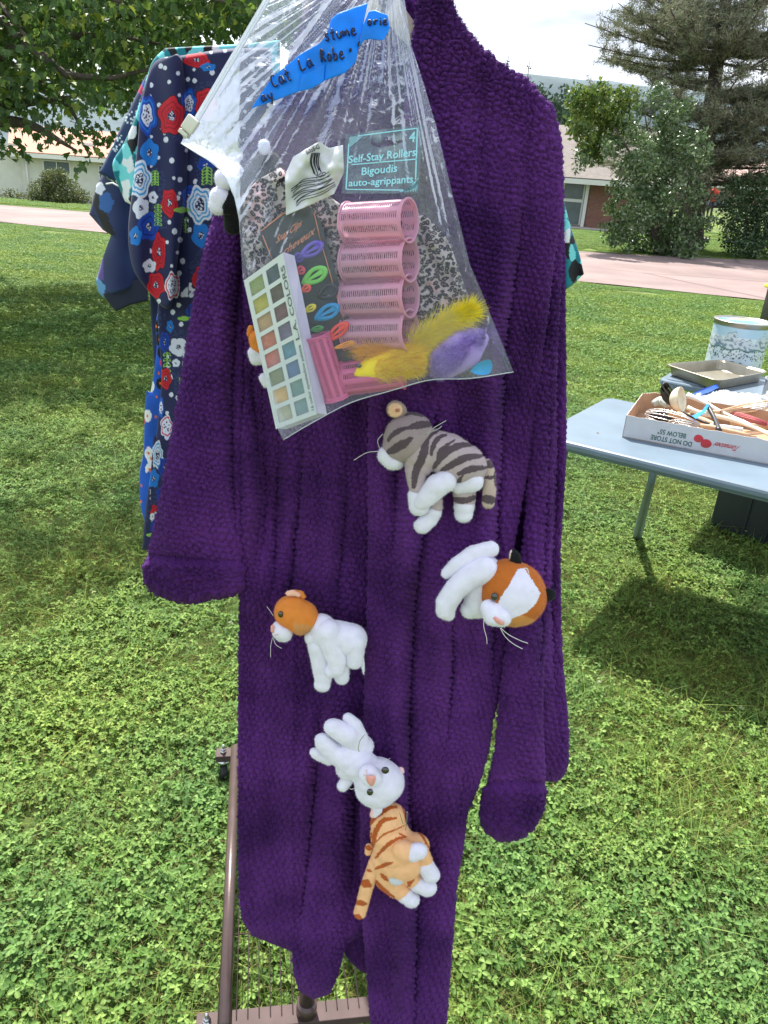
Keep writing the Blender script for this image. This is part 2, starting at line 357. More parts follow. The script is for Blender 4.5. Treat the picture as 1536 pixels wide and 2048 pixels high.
# ---------------------------------------------------------------- lawn: clover and grass, instanced from tiles inside the object itself
def lawn(name, tiles, pts, tid, mat):
    V = []; Fc = []; C = []; T = []; n = 0
    for k, (v, f, c) in enumerate(tiles):
        V.append(v); Fc.append(f+n); C.append(c); T.append(np.full(len(v), k+1)); n += len(v)
    V.append(pts[:, :3]); C.append(np.ones((len(pts), 3))); T.append(-(tid+1.0))
    rot = np.concatenate([np.zeros(n), pts[:, 3]]); sc = np.concatenate([np.ones(n), pts[:, 4]])
    V = np.concatenate(V); me = mesh_np(name, V, np.concatenate(Fc), np.concatenate(C), True); me.materials.append(mat)
    for nm, arr in (('tid', np.concatenate(T)), ('rot', rot), ('scl', sc)):
        a = me.attributes.new(nm, 'FLOAT', 'POINT'); a.data.foreach_set('value', arr.astype(np.float32))
    o = link(bpy.data.objects.new(name, me))
    ng = bpy.data.node_groups.new(name, 'GeometryNodeTree'); ng.interface.new_socket('Geometry', in_out='INPUT', socket_type='NodeSocketGeometry'); ng.interface.new_socket('Geometry', in_out='OUTPUT', socket_type='NodeSocketGeometry')
    nd = ng.nodes; lk = ng.links.new; gi = nd.new('NodeGroupInput'); go = nd.new('NodeGroupOutput'); jn = nd.new('GeometryNodeJoinGeometry')
    def attr(nm): a = nd.new('GeometryNodeInputNamedAttribute'); a.data_type = 'FLOAT'; a.inputs[0].default_value = nm; return a.outputs[0]
    at = attr('tid'); ar = attr('rot'); asc = attr('scl'); cx = nd.new('ShaderNodeCombineXYZ'); lk(ar, cx.inputs[2])
    for k in range(len(tiles)):
        def sel(val):
            c = nd.new('FunctionNodeCompare'); c.data_type = 'FLOAT'; c.operation = 'EQUAL'; c.inputs['Epsilon'].default_value = .1; lk(at, c.inputs[0]); c.inputs[1].default_value = val
            s = nd.new('GeometryNodeSeparateGeometry'); s.domain = 'POINT'; lk(gi.outputs[0], s.inputs[0]); lk(c.outputs[0], s.inputs[1]); return s.outputs[0]
        mp_ = nd.new('GeometryNodeMeshToPoints'); lk(sel(-(k+1.0)), mp_.inputs[0])
        ip = nd.new('GeometryNodeInstanceOnPoints'); lk(mp_.outputs[0], ip.inputs[0]); lk(sel(k+1.0), ip.inputs[2]); lk(cx.outputs[0], ip.inputs['Rotation']); lk(asc, ip.inputs['Scale'])
        lk(ip.outputs[0], jn.inputs[0])
    lk(jn.outputs[0], go.inputs[0])
    md = o.modifiers.new('lawn', 'NODES'); md.node_group = ng
    return o
def leafmat(name, trans=.35, rough=.55, spec=.2, patch=True):
    m, t, b = newmat(name); nd = t.nodes; lk = t.links.new; b.inputs['Roughness'].default_value = rough; b.inputs['Specular IOR Level'].default_value = spec
    at = nd.new('ShaderNodeAttribute'); at.attribute_name = 'Col'
    col = at.outputs['Color']
    if patch:
        ge = nd.new('ShaderNodeNewGeometry'); a = nd.new('ShaderNodeTexNoise'); a.inputs['Scale'].default_value = 1.3; a.inputs['Detail'].default_value = 5; lk(ge.outputs['Position'], a.inputs[0])
        r = nd.new('ShaderNodeValToRGB'); r.color_ramp.elements[0].position = .38; r.color_ramp.elements[0].color = (.85, .95, .95, 1); r.color_ramp.elements[1].position = .66; r.color_ramp.elements[1].color = (1.3, 1.15, .85, 1)
        lk(a.outputs[0], r.inputs[0]); mu = nd.new('ShaderNodeMix'); mu.data_type = 'RGBA'; mu.blend_type = 'MULTIPLY'; mu.inputs[0].default_value = 1
        lk(col, mu.inputs[6]); lk(r.outputs[0], mu.inputs[7]); col = mu.outputs[2]
    lk(col, b.inputs['Base Color'])
    tr = nd.new('ShaderNodeBsdfTranslucent'); lk(col, tr.inputs[0]); ms = nd.new('ShaderNodeMixShader'); ms.inputs[0].default_value = trans
    lk(b.outputs[0], ms.inputs[1]); lk(tr.outputs[0], ms.inputs[2]); lk(ms.outputs[0], nd['Material Output'].inputs[0]); return m
def blades(n, size, h, w, cols, seed, lean=.6, seg=2):
    r = np.random.RandomState(seed); p = (r.rand(n, 2)-.5)*size; a = r.rand(n)*6.283; hh = h*(.5+r.rand(n)); ww = w*(.6+.8*r.rand(n)); ln = lean*(.2+r.rand(n))*hh
    dx = np.cos(a); dy = np.sin(a); V = np.zeros((n, 5, 3)); 
    for k, (s, wf) in enumerate(((0, 1), (0, 1), (.55, .8), (.55, .8), (1, 0))):
        sg = (-1, 1, 1, -1, 0)[k]
        V[:, k, 0] = p[:, 0]+dx*ln*s*s - dy*ww*.5*wf*sg; V[:, k, 1] = p[:, 1]+dy*ln*s*s + dx*ww*.5*wf*sg; V[:, k, 2] = hh*s*(1-.25*s*lean)
    b = np.arange(n)[:, None]*5
    Fc = np.concatenate([b+np.array([[0, 1, 2]]), b+np.array([[0, 2, 3]]), b+np.array([[3, 2, 4]])])
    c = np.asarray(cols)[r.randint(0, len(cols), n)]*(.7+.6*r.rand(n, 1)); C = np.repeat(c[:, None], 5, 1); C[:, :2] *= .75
    return V.reshape(-1, 3), Fc, C.reshape(-1, 3)
def clovers(n, size, seed, rad=.0085):
    r = np.random.RandomState(seed); VV = []; FF = []; CC = []; off = 0
    base = np.array([[0, 0], [.55, -.42], [1.0, -.5], [1.28, -.3], [1.22, 0], [1.28, .3], [1.0, .5], [.55, .42]])
    for i in range(n):
        p = (r.rand(2)-.5)*size; z = .018+.034*r.rand(); s = rad*(.55+.75*r.rand()); a0 = r.rand()*6.28; tx, ty = r.randn(2)*.28
        c = np.array([[.105, .19, .046], [.14, .232, .06], [.08, .152, .04], [.18, .27, .08]][r.randint(4)])*(.8+.4*r.rand())
        for k in range(3):
            a = a0+k*2.094+r.randn()*.12; q = base*s; fold = np.abs(q[:, 1])*.45 - q[:, 0]**2/s*.18
            x = q[:, 0]*math.cos(a)-q[:, 1]*math.sin(a); y = q[:, 0]*math.sin(a)+q[:, 1]*math.cos(a)
            VV.append(np.stack([p[0]+x, p[1]+y, z+fold+x*tx+y*ty], 1)); FF += [[off, off+j, off+j+1] for j in range(1, 7)]
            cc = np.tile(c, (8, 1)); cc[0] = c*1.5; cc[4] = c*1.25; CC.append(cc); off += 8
    return np.concatenate(VV), np.array(FF), np.concatenate(CC)
def broad(n, size, seed, ln=.07):
    r = np.random.RandomState(seed); VV = []; FF = []; CC = []; off = 0
    sh = np.array([[0, .0], [.25, .10], [.55, .17], [.8, .13], [1, 0]])
    for i in range(n):
        p = (r.rand(2)-.5)*size; m = r.randint(2, 5)
        for k in range(m):
            a = r.rand()*6.28; s = ln*(.5+.7*r.rand()); c = np.array([.10, .20, .045])*(.7+.6*r.rand()); up = .3+.5*r.rand()
            L_ = sh*s; Lz = .01+up*L_[:, 0]-.9*L_[:, 0]**2/s*up*.8
            for sg in (1, -1):
                x = L_[:, 0]*math.cos(a)-sg*L_[:, 1]*math.sin(a); y = L_[:, 0]*math.sin(a)+sg*L_[:, 1]*math.cos(a)
                mx_ = L_[:, 0]*math.cos(a); my = L_[:, 0]*math.sin(a)
                VV.append(np.concatenate([np.stack([p[0]+x, p[1]+y, Lz+L_[:, 1]*.4], 1), np.stack([p[0]+mx_, p[1]+my, Lz], 1)])); CC.append(np.tile(c, (10, 1)))
                for j in range(4): FF += [[off+j, off+j+1, off+5+j+1], [off+j, off+5+j+1, off+5+j]]
                off += 10
    return np.concatenate(VV), np.array(FF), np.concatenate(CC)
def flowers(n, size, seed):
    r = np.random.RandomState(seed); VV = []; FF = []; CC = []; off = 0
    for i in range(n):
        p = np.r_[(r.rand(2)-.5)*size, .055+.02*r.rand()]
        d = r.randn(26, 3); d /= np.linalg.norm(d, axis=1)[:, None]; d[:, 2] = np.abs(d[:, 2])
        for q in d:
            x, y, _ = frame(q); b = p+q*.004; t = p+q*.0085
            VV.append(np.array([b-x*.0012, b+x*.0012, t+y*.001])); FF.append([off, off+1, off+2]); CC.append(np.tile([.62, .60, .50], (3, 1))); off += 3
    return np.concatenate(VV), np.array(FF), np.concatenate(CC)
def joint(parts):
    V = []; Fc = []; C = []; n = 0
    for v, f, c in parts: V.append(v); Fc.append(f+n); C.append(c); n += len(v)
    return np.concatenate(V), np.concatenate(Fc), np.concatenate(C)
gcol = [(.11, .195, .04), (.15, .24, .05), (.085, .165, .036), (.19, .27, .07), (.27, .25, .10), (.21, .17, .08)]
gcol2 = [(.125, .215, .036), (.155, .24, .045), (.10, .185, .032), (.19, .25, .06)]
S1 = .34
tilesN = []
for k in range(5):
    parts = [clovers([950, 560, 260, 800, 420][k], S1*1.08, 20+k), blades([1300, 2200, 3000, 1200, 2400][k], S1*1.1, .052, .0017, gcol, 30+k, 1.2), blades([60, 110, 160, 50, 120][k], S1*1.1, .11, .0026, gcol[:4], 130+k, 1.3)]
    if k in (1, 3): parts.append(broad(3, S1, 60+k))
    if k == 4: parts.append(flowers(1, S1*.7, 70))
    tilesN.append(joint(parts))
lm = leafmat('clover_leaf', .35)
pp = []; tt = []
y = .75
while y < 6.4:
    hw = .62*y+.5; x = -hw
    while x < hw:
        if not (x < -0.62*y-.4): 
            pp.append([x+rng.uniform(-.05, .05), y+rng.uniform(-.05, .05), -.004+rng.uniform(-.004, .004), rng.randint(4)*math.pi/2+rng.uniform(-.3, .3), rng.uniform(.95, 1.15)]); 
            nn = vnoise(np.array([x*1.1]), np.array([y*1.1]), 9)[0]+rng.uniform(-.25, .25)
            tt.append(2 if nn > .18 else (4 if nn > .08 else (1 if nn > -.05 else (0 if nn > -.22 else 3))))
        x += S1*.93
    y += S1*.93
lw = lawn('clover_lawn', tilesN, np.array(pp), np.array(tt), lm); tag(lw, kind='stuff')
S2 = 1.3
tilesF = [joint([blades(5200, S2*1.1, .045, .005, gcol2, 80+k, 1.0), clovers(900, S2, 90+k, .014)]) for k in range(3)]
pp = []; tt = []; y = 6.0
while y < 42:
    st = S2*.85 if y < 20 else S2*1.05
    x = -.62*y-2
    while x < .62*y+2:
        xx = x+rng.uniform(-.1, .1); yy = y+rng.uniform(-.1, .1); r2 = S2*.56
        if (max(near_edge(xx-r2), near_edge(xx+r2)) and yy+r2 < near_edge(xx)) or yy-r2 > far_edge(xx):
            pp.append([xx, yy, zt(xx, yy)-.002, rng.uniform(0, 6.28), rng.uniform(.9, 1.1)]); tt.append(rng.randint(3))
        elif yy-.2 < near_edge(xx) or yy+.2 > far_edge(xx):
            sgn = -1 if yy < (near_edge(xx)+far_edge(xx))/2 else 1
            ed = near_edge(xx)-.33 if sgn < 0 else far_edge(xx)+.33
            for k in range(3): pp.append([xx+(k-1)*.42, ed+rng.uniform(-.08, .08), zt(xx, yy)-.002, rng.uniform(0, 6.28), .42]); tt.append(rng.randint(3))
        x += st
    y += st
lf = lawn('far_lawn', tilesF, np.array(pp), np.array(tt), leafmat('lawn_blade', .35)); tag(lf, kind='stuff')

# ---------------------------------------------------------------- buildings
white_siding = pm('white_siding', (.62, .62, .56), .7, .06, 3); salmon_roof = pm('salmon_shingle', (.46, .24, .17), .9, .12, 6, .3, 60)
white_trim = pm('white_trim', (.72, .72, .70), .5, .04); dark_glass = pm('window_glass', (.10, .13, .14), .15, .2, 2)
beige_roof = pm('beige_shingle', (.17, .15, .135), .9, .15, 5, .3, 60); concrete = pm('concrete', (.38, .36, .33), .9, .15, 8)
def slab(P4, th, name, mat, parent):
    P4 = np.asarray(P4); n = np.cross(P4[1]-P4[0], P4[3]-P4[0]); n /= np.linalg.norm(n); V, Fc = prism(P4, n*th); return mk(name, V, Fc, mat, parent, smooth=False)
def house(label, A, B, depth, eave, rise, wall_mat, roof_mat, over=.5, wins=(), group=None):
    """A,B: front wall base corners (left,right); depth backwards"""
    A, B = np.asarray(A, float), np.asarray(B, float); e = (B-A); e[2] = 0; Ln = np.linalg.norm(e); e /= Ln; nb = np.array([-e[1], e[0], 0]); up = np.array([0, 0, 1.0])
    t = thing('house', label, 'house', A, group)
    z0 = A[2]-.6; A0 = np.array([A[0], A[1], z0]); 
    def Q(u, d, z): return A0 + e*u + nb*d + up*(z+.6)
    for nm, (u0, u1, d0, d1) in (('front_wall', (0, Ln, 0, .2)), ('back_wall', (0, Ln, depth-.2, depth))):
        V, Fc = box((Q(u0, d0, 0)+Q(u1, d1, 0))/2+up*(eave-.6)/2, e*(u1-u0)/2, nb*(d1-d0)/2, up*(eave+.6)/2); mk(nm, V, Fc, wall_mat, t, smooth=False)
    for u in (0.0, Ln-.2):
        P = [Q(u, .2, -.6), Q(u, depth-.2, -.6), Q(u, depth-.2, eave), Q(u, depth/2, eave+rise*.95), Q(u, .2, eave)]
        V, Fc = prism(P, e*.2); mk('gable_wall', V, Fc, wall_mat, t, smooth=False)
    rf = None
    for s in (0, 1):
        d0 = -over if s == 0 else depth+over; zo = eave-over*rise/(depth/2)
        rf = slab([Q(-over, d0, zo+.05), Q(Ln+over, d0, zo+.05), Q(Ln+over, depth/2, eave+rise+.05), Q(-over, depth/2, eave+rise+.05)], .12 if s == 0 else -.12, 'roof', roof_mat, t)
    V, Fc = box(Q(Ln/2, -over-.03, eave-over*rise/(depth/2)), e*(Ln/2+over), nb*.03, up*.11); mk('fascia', V, Fc, white_trim, t, smooth=False)
    V, Fc = box(Q(Ln/2, -.05, -.1), e*(Ln/2+.05), nb*.06, up*.22); mk('foundation', V, Fc, concrete, t, smooth=False)
    for (u, z, w, h) in wins:
        V, Fc = box(Q(u, -.04, z), e*(w/2+.07), nb*.05, up*(h/2+.07)); wf = mk('window', V, Fc, white_trim, t, smooth=False)
        V, Fc = box(Q(u, -.10, z), e*(w/2), nb*.02, up*(h/2)); mk('pane', V, Fc, dark_glass, wf, smooth=False)
        V, Fc = box(Q(u, -.13, z), e*.02, nb*.02, up*(h/2)); mk('mullion', V, Fc, white_trim, wf, smooth=False)
    return t, Q, e, nb
# left bungalow
YL = 47
hA = W(50, 394, YL-1); hB = W(300, 408, YL+1.5); hB[2] = hA[2]
tL, QL, eL, nL = house('low white bungalow with salmon roof beyond the road at left, half hidden by maple leaves', hA, hB, 8.0, 2.35, 1.25, white_siding, salmon_roof, .6, wins=[(1.8, 1.65, 1.3, .55), (4.6, 1.3, 1.1, 1.1)])
V, Fc = tube([QL(.25, -.1, 2.2), QL(.25, -.1, .1)], .06, 6); mk('downspout', V, Fc, white_trim, tL)
V, Fc = box(QL(3.6, 1.6, 2.95), eL*.38, nL*.45, np.array([0, 0, .08])); mk('skylight', V, Fc, white_trim, tL, smooth=False)
V, Fc = box(QL(-1.2, 1.8, 1.05), eL*1.2, nL*1.6, np.array([0, 0, 1.65])); mk('side_wing', V, Fc, white_siding, tL, smooth=False)
# right bungalow with brick panel
def brick_mat():
    m, t, b = newmat('red_brick'); nd = t.nodes; lk = t.links.new; b.inputs['Roughness'].default_value = .9
    tcn = nd.new('ShaderNodeTexCoord'); mp2 = nd.new('ShaderNodeMapping'); mp2.inputs['Rotation'].default_value = (math.pi/2, 0, 0); br = nd.new('ShaderNodeTexBrick'); br.inputs['Scale'].default_value = 4.6
    br.inputs['Color1'].default_value = (.17, .062, .042, 1); br.inputs['Color2'].default_value = (.23, .10, .068, 1); br.inputs['Mortar'].default_value = (.34, .29, .25, 1); br.inputs['Mortar Size'].default_value = .014; br.inputs['Bias'].default_value = -.1
    lk(tcn.outputs['Object'], mp2.inputs[0]); lk(mp2.outputs[0], br.inputs[0]); lk(br.outputs[0], b.inputs['Base Color']); return m
YR = 40
rA = W(1080, 440, YR+.6); rB = W(1290, 470, YR-.4); rB[2] = rA[2] = min(rA[2], rB[2])
tR, QR, eR, nR = house('grey roofed bungalow with a red brick panel between shoulder of robe and green bush', rA, rB, 9.0, 2.55, 2.1, pm('cream_siding', (.42, .38, .32), .8, .06, 3), beige_roof, .9)
pu = 2.05
V, Fc = box(QR(pu+1.15, -.06, 1.22), eR*1.05, nR*.06, np.array([0, 0, 1.2])); mk('brick_panel', V, Fc, brick_mat(), tR, smooth=False)
V, Fc = box(QR(pu-.02, -.10, 1.25), eR*.08, nR*.08, np.array([0, 0, 1.25])); mk('door_post', V, Fc, white_trim, tR, smooth=False)
V, Fc = box(QR(pu-.65, -.04, 1.3), eR*.52, nR*.05, np.array([0, 0, 1.1])); wf = mk('window', V, Fc, white_trim, tR, smooth=False)
for kz in (.72, 1.86):
    V, Fc = box(QR(pu-.65, -.1, kz), eR*.45, nR*.02, np.array([0, 0, .5])); mk('pane', V, Fc, dark_glass, wf, smooth=False)
V, Fc = box(QR(3.5, -1.0, .04), eR*4.2, nR*.9, np.array([0, 0, .1])); mk('porch_slab', V, Fc, concrete, tR, smooth=False)
# pink house far behind the pine
pA = W(1295, 432, 62); pB = W(1560, 440, 58); pB[2] = pA[2]
house('far pink sided house glimpsed between pine trunk and dark bushes', pA, pB, 9, 2.5, 1.6, pm('pink_siding', (.50, .34, .29), .8, .06, 3), pm('rose_shingle', (.42, .28, .25), .9, .1, 5), .5, wins=[(4.4, 1.4, 1.2, 1.1)])

# ---------------------------------------------------------------- foliage builders
bark = pm('grey_bark', (.085, .068, .055), .95, .35, 9, .8, 40, bdist=.02)
def subclump(C, Rr, seed, m=8, k=.42):
    r = np.random.RandomState(seed); out = []; ro = []
    for c, q in zip(C, Rr):
        for i in range(m): d = r.randn(3); d /= np.linalg.norm(d); out.append(np.asarray(c)+d*q*r.uniform(.5, 1.05)); ro.append(q*k*r.uniform(.6, 1.3))
    return np.array(out), np.array(ro)
def leafcloud(name, centers, rads, n, size, cols, mat, seed, parent=None, aspect=.55, up=.3, squash=1.0, edge=.35):
    r = np.random.RandomState(seed); k = r.choice(len(centers), n, p=np.asarray(rads)**2/np.sum(np.asarray(rads)**2))
    d = r.randn(n, 3); d /= np.linalg.norm(d, axis=1)[:, None]; d *= (r.rand(n, 1)**edge); d[:, 2] *= squash
    C = np.asarray(centers)[k]+d*np.asarray(rads)[k][:, None]
    a = r.randn(n, 3); a[:, 2] -= up; a /= np.linalg.norm(a, axis=1)[:, None]
    b = np.cross(a, r.randn(n, 3)); b /= np.linalg.norm(b, axis=1)[:, None]; nn = np.cross(a, b)
    s = size*(.6+.7*r.rand(n, 1))
    V = np.stack([C, C+a*s*.5+b*s*aspect*.5+nn*s*.08, C+a*s, C+a*s*.5-b*s*aspect*.5+nn*s*.08], 1)
    c = np.asarray(cols)[r.randint(0, len(cols), n)]*(.75+.5*r.rand(n, 1)); i = np.arange(n)[:, None]*4
    Fc = np.concatenate([i+np.array([[0, 1, 2]]), i+np.array([[0, 2, 3]])])
    o = mk(name, V.reshape(-1, 3), Fc, mat, parent, np.repeat(c[:, None], 4, 1).reshape(-1, 3), smooth=False)
    return o
leaf_dark = leafmat('tree_leaf', .35, .45, .4, False); leaf_gloss = leafmat('glossy_leaf', .2, .32, .6, False); leaf_dull = leafmat('needle', .15, .8, .1, False)

# maple, top left
MC = np.array([-4.7, 8.2, 4.9]); base = np.array([-6.4, 8.6, 0])
tM = thing('maple_tree', 'large maple with dark green lobed leaves hanging over the lawn at top left', 'tree', base)
cxs = [-400, 0, 40, 60, 110, 160, 200, 250, 290, 340, 400, 450, 520, 660]; cys = [270, 262, 268, 262, 235, 240, 250, 240, 215, 150, 100, 70, 100, 110]
clc = []; clr = []; r = np.random.RandomState(5); tries = 0
while len(clc) < 330 and tries < 60000:
    if len(clc) < 190:
        tries += 1; x = r.uniform(-80, 640); y_ = r.uniform(-60, np.interp(x, cxs, cys)); c = W(x, y_, r.uniform(6.8, 12)); rad = r.uniform(.3, .55)*c[1]/9
        rp = rad/np.linalg.norm(c-CAM)*F
        if x+rp*.6 > 660 or y_+rp*.7 > np.interp(x, cxs, cys) or (380 < x < 480 and 30 < y_ < 110 and r.rand() < .8): continue
        clc.append(c); clr.append(rad); continue
    tries += 1; d = r.randn(3); d = d/np.linalg.norm(d)*(r.rand()**.45); c = MC+d*np.array([4.9, 5.0, 3.1]); rad = r.uniform(.32, .62)
    if c[1] < 2.2 or c[1]-.6*c[2] < 2.9: continue
    x, yy = PR(c); rp = rad/np.linalg.norm(c-CAM)*F
    if x+rp*.8 > 660: continue
    if yy+rp*.75 > np.interp(x, cxs, cys): continue
    if 370 < x < 500 and 30 < yy < 120 and r.rand() < .8: continue
    clc.append(c); clr.append(rad)
clc = np.array(clc); clr = np.array(clr)
# twigs that droop over the white bungalow
for (x, y_, Y, rad) in [(35, 292, 8, .16), (60, 300, 7.6, .12), (110, 250, 7.4, .22), (150, 300, 7.6, .13), (170, 330, 7.4, .12), (150, 352, 7.3, .09), (205, 290, 7.8, .2), (215, 330, 7.6, .13), (5, 310, 8, .14), (85, 270, 8, .18), (130, 265, 8, .18), (245, 270, 8, .25), (20, 255, 8, .3), (180, 262, 8.2, .25)]:
    clc = np.vstack([clc, W(x, y_, Y)]); clr = np.r_[clr, rad]
lob = np.array([[0, 0], [.12, -.30], [.42, -.48], [.38, -.26], [.62, -.30], [.62, -.12], [1, 0], [.62, .12], [.62, .30], [.38, .26], [.42, .48], [.12, .30]])
def maple_leaves(C, s, seed):
    r = np.random.RandomState(seed); n = len(C); a = r.randn(n, 3); a[:, 2] -= .9; a /= np.linalg.norm(a, axis=1)[:, None]; b = np.cross(a, r.randn(n, 3)); b /= np.linalg.norm(b, axis=1)[:, None]; nn = np.cross(a, b)
    return C[:, None]+a[:, None]*(lob[None, :, :1]*s[:, None, None])+b[:, None]*(lob[None, :, 1:]*s[:, None, None])+nn[:, None]*(np.abs(lob[None, :, 1:])*s[:, None, None]*.35)
nl = 36000; k = r.choice(len(clc), nl, p=clr**2.2/np.sum(clr**2.2)); d = r.randn(nl, 3); d /= np.linalg.norm(d, axis=1)[:, None]; d *= r.rand(nl, 1)**.4; d[:, 2] *= .6
LC = clc[k]+d*clr[k][:, None]; ls = r.uniform(.055, .11, nl)
mcols = np.array([(.06, .115, .03), (.075, .14, .035), (.045, .09, .026), (.13, .20, .04), (.20, .25, .04)]); lcv = mcols[r.choice(5, nl, p=[.32, .3, .2, .12, .06])]*(.95+.5*r.rand(nl, 1))
xp, yp = PR(LC); dist = np.linalg.norm(LC-CAM, axis=1); vis = (xp > 0) & (xp < 530) & (yp > 5) & (yp < 400)
order = np.argsort(np.where(vis, dist, 1e9))[:300]; single = np.zeros(nl, bool); single[order] = True
LV = maple_leaves(LC, ls, 11); idx = ~single
i12 = np.arange(idx.sum())[:, None]*12; Fl = np.concatenate([i12+np.array([[0, j, j+1]]) for j in range(1, 11)])
crown = mk('crown', LV[idx].reshape(-1, 3), Fl, leaf_dark, tM, np.repeat(lcv[idx][:, None], 12, 1).reshape(-1, 3), False); tag(crown, kind='stuff')
protos = []
for q in range(6):
    V0 = np.stack([lob[:, 0], lob[:, 1], np.abs(lob[:, 1])*.35-.2*lob[:, 0]**2], 1)
    me = mesh_np('leaf', V0, [(0, j, j+1) for j in range(1, 11)], np.tile(mcols[q % 5]*(1+.15*(q > 4)), (12, 1)), False); me.materials.append(leaf_dark); protos.append(me)
for q in order:
    o = bpy.data.objects.new('leaf', protos[r.randint(6)]); link(o); attach(o, tM)
    a = Vector(r.randn(3)-np.array([0, 0, .9])); o.rotation_mode = 'QUATERNION'; o.rotation_quaternion = a.to_track_quat('X', 'Z'); o.location = Vector(LC[q]); s = ls[q]; o.scale = (s, s, s)
mb = MB(); mb.add(*tube([base, base+[.1, 0, 1.4], base+[.2, -.1, 2.6], base+[.4, -.2, 4.2], base+[.9, -.2, 6.4]], [.36, .29, .26, .2, .08], 12))
for q in range(44):
    c = clc[r.randint(0, 250)]; st = base+np.array([.25, -.1, r.uniform(1.9, 5.0)]); mid = st*.5+c*.5+r.randn(3)*.25+[0, 0, .35]; mid2 = st*.2+c*.8+r.randn(3)*.2
    P_ = resamp([st, mid, mid2, c], 12); mb.add(*tube(P_, np.linspace(.085, .012, 12)*r.uniform(.6, 1.2), 6))
for (a, b2, c2) in [((-60, 215, 7.5), (60, 205, 8), (170, 190, 8.3)), ((230, 20, 8.2), (320, 22, 8), (400, 8, 8)), ((-40, 120, 8.6), (170, 70, 8), (330, 90, 7.8)), ((60, 160, 9), (130, 205, 8.2), (165, 260, 7.8)), ((-20, 240, 8), (60, 250, 7.8), (150, 300, 7.5))]:
    mb.add(*tube(resamp([W(*a), W(*b2), W(*c2)], 12), np.linspace(.07, .01, 12), 6))
mb.build('trunk', bark, tM)

# multi-stem broadleaf tree, right
YB = 25.0
def wz(x, y, Y): return W(x, y, Y)
bb = W(1335, 505, YB); bb[2] = 0
tB = thing('shrub_tree', 'bushy broadleaf tree with glossy leaves, yellowing at top left, before the brick bungalow', 'tree', bb)
cl = [(1160, 200, 24), (1155, 245, 20), (1175, 215, 28), (1200, 190, 22), (1215, 240, 38), (1245, 200, 26), (1165, 260, 22), (1185, 300, 26), (1250, 280, 42), (1290, 240, 40), (1320, 225, 34), (1350, 250, 34), (1390, 290, 30), (1395, 320, 22), (1300, 320, 48), (1345, 320, 40), (1260, 350, 44), (1240, 400, 30), (1300, 400, 50), (1345, 400, 48), (1225, 440, 20), (1260, 450, 40), (1310, 460, 44), (1360, 450, 40), (1385, 440, 22), (1400, 490, 16), (1290, 485, 26), (1340, 490, 26), (1230, 470, 18), (1165, 330, 16), (1410, 455, 18), (1245, 480, 20), (1270, 492, 16), (1320, 497, 16), (1375, 497, 18), (1360, 503, 14)]
cc_ = np.array([W(x, y_, YB+rng.uniform(-1.2, 1.2)) for x, y_, _ in cl]); rr_ = np.array([q[2] for q in cl])/F*YB*1.05
sc_, sr_ = subclump(cc_[7:], rr_[7:], 5)
lo = leafcloud('crown', sc_, sr_, 17000, .115, [(.075, .14, .045), (.10, .18, .055), (.05, .105, .035), (.15, .23, .09), (.22, .28, .15)], leaf_gloss, 3, tB, edge=.45); tag(lo, kind='stuff')
lo = leafcloud('yellowing_leaves', cc_[:8], rr_[:8], 3600, .15, [(.10, .17, .03), (.16, .21, .035), (.08, .14, .035)], leaf_dark, 4, tB, edge=.45); tag(lo, kind='stuff')
mb = MB()
for (x0, y0, x1, y1) in [(1330, 508, 1225, 250), (1325, 508, 1290, 230), (1335, 508, 1340, 240), (1340, 508, 1385, 300), (1318, 508, 1250, 420), (1345, 508, 1400, 440), (1322, 508, 1268, 330), (1310, 508, 1300, 440), (1350, 508, 1365, 420)]:
    a = W(x0, y0, YB+rng.uniform(-.3, .3)); a[2] = 0; b2 = W(x1, y1, YB+rng.uniform(-.6, .6)); m_ = a*.5+b2*.5+[rng.uniform(-.2, .2), 0, .3]
    mb.add(*tube(resamp([a, m_, b2], 10), np.linspace(.075, .02, 10), 6))
mb.build('trunk', bark, tB)
# dark hedge right
hb = W(1500, 515, 27); hb[2] = 0
tH = thing('dark_bush', 'dark rounded evergreen bush at the right edge beyond the road', 'bush', hb)
cl = [(1470, 380, 26), (1500, 400, 44), (1540, 390, 50), (1465, 430, 30), (1500, 460, 44), (1550, 450, 50), (1465, 480, 26), (1510, 490, 26), (1550, 490, 28), (1480, 495, 18), (1450, 405, 16)]
lo = leafcloud('crown', np.array([W(x, y_, 27+rng.uniform(-.8, .8)) for x, y_, _ in cl]), np.array([q[2] for q in cl])/F*27, 8500, .11, [(.035, .075, .028), (.055, .11, .038), (.08, .14, .05)], leaf_gloss, 6, tH, edge=.4); tag(lo, kind='stuff')
mb = MB()
for dx in (-.3, 0, .35): mb.add(*tube([hb+[dx*.3, 0, 0], hb+[dx, 0, .9], hb+[dx*2, 0, 1.7]], [.06, .05, .02], 6))
mb.build('trunk', bark, tH)
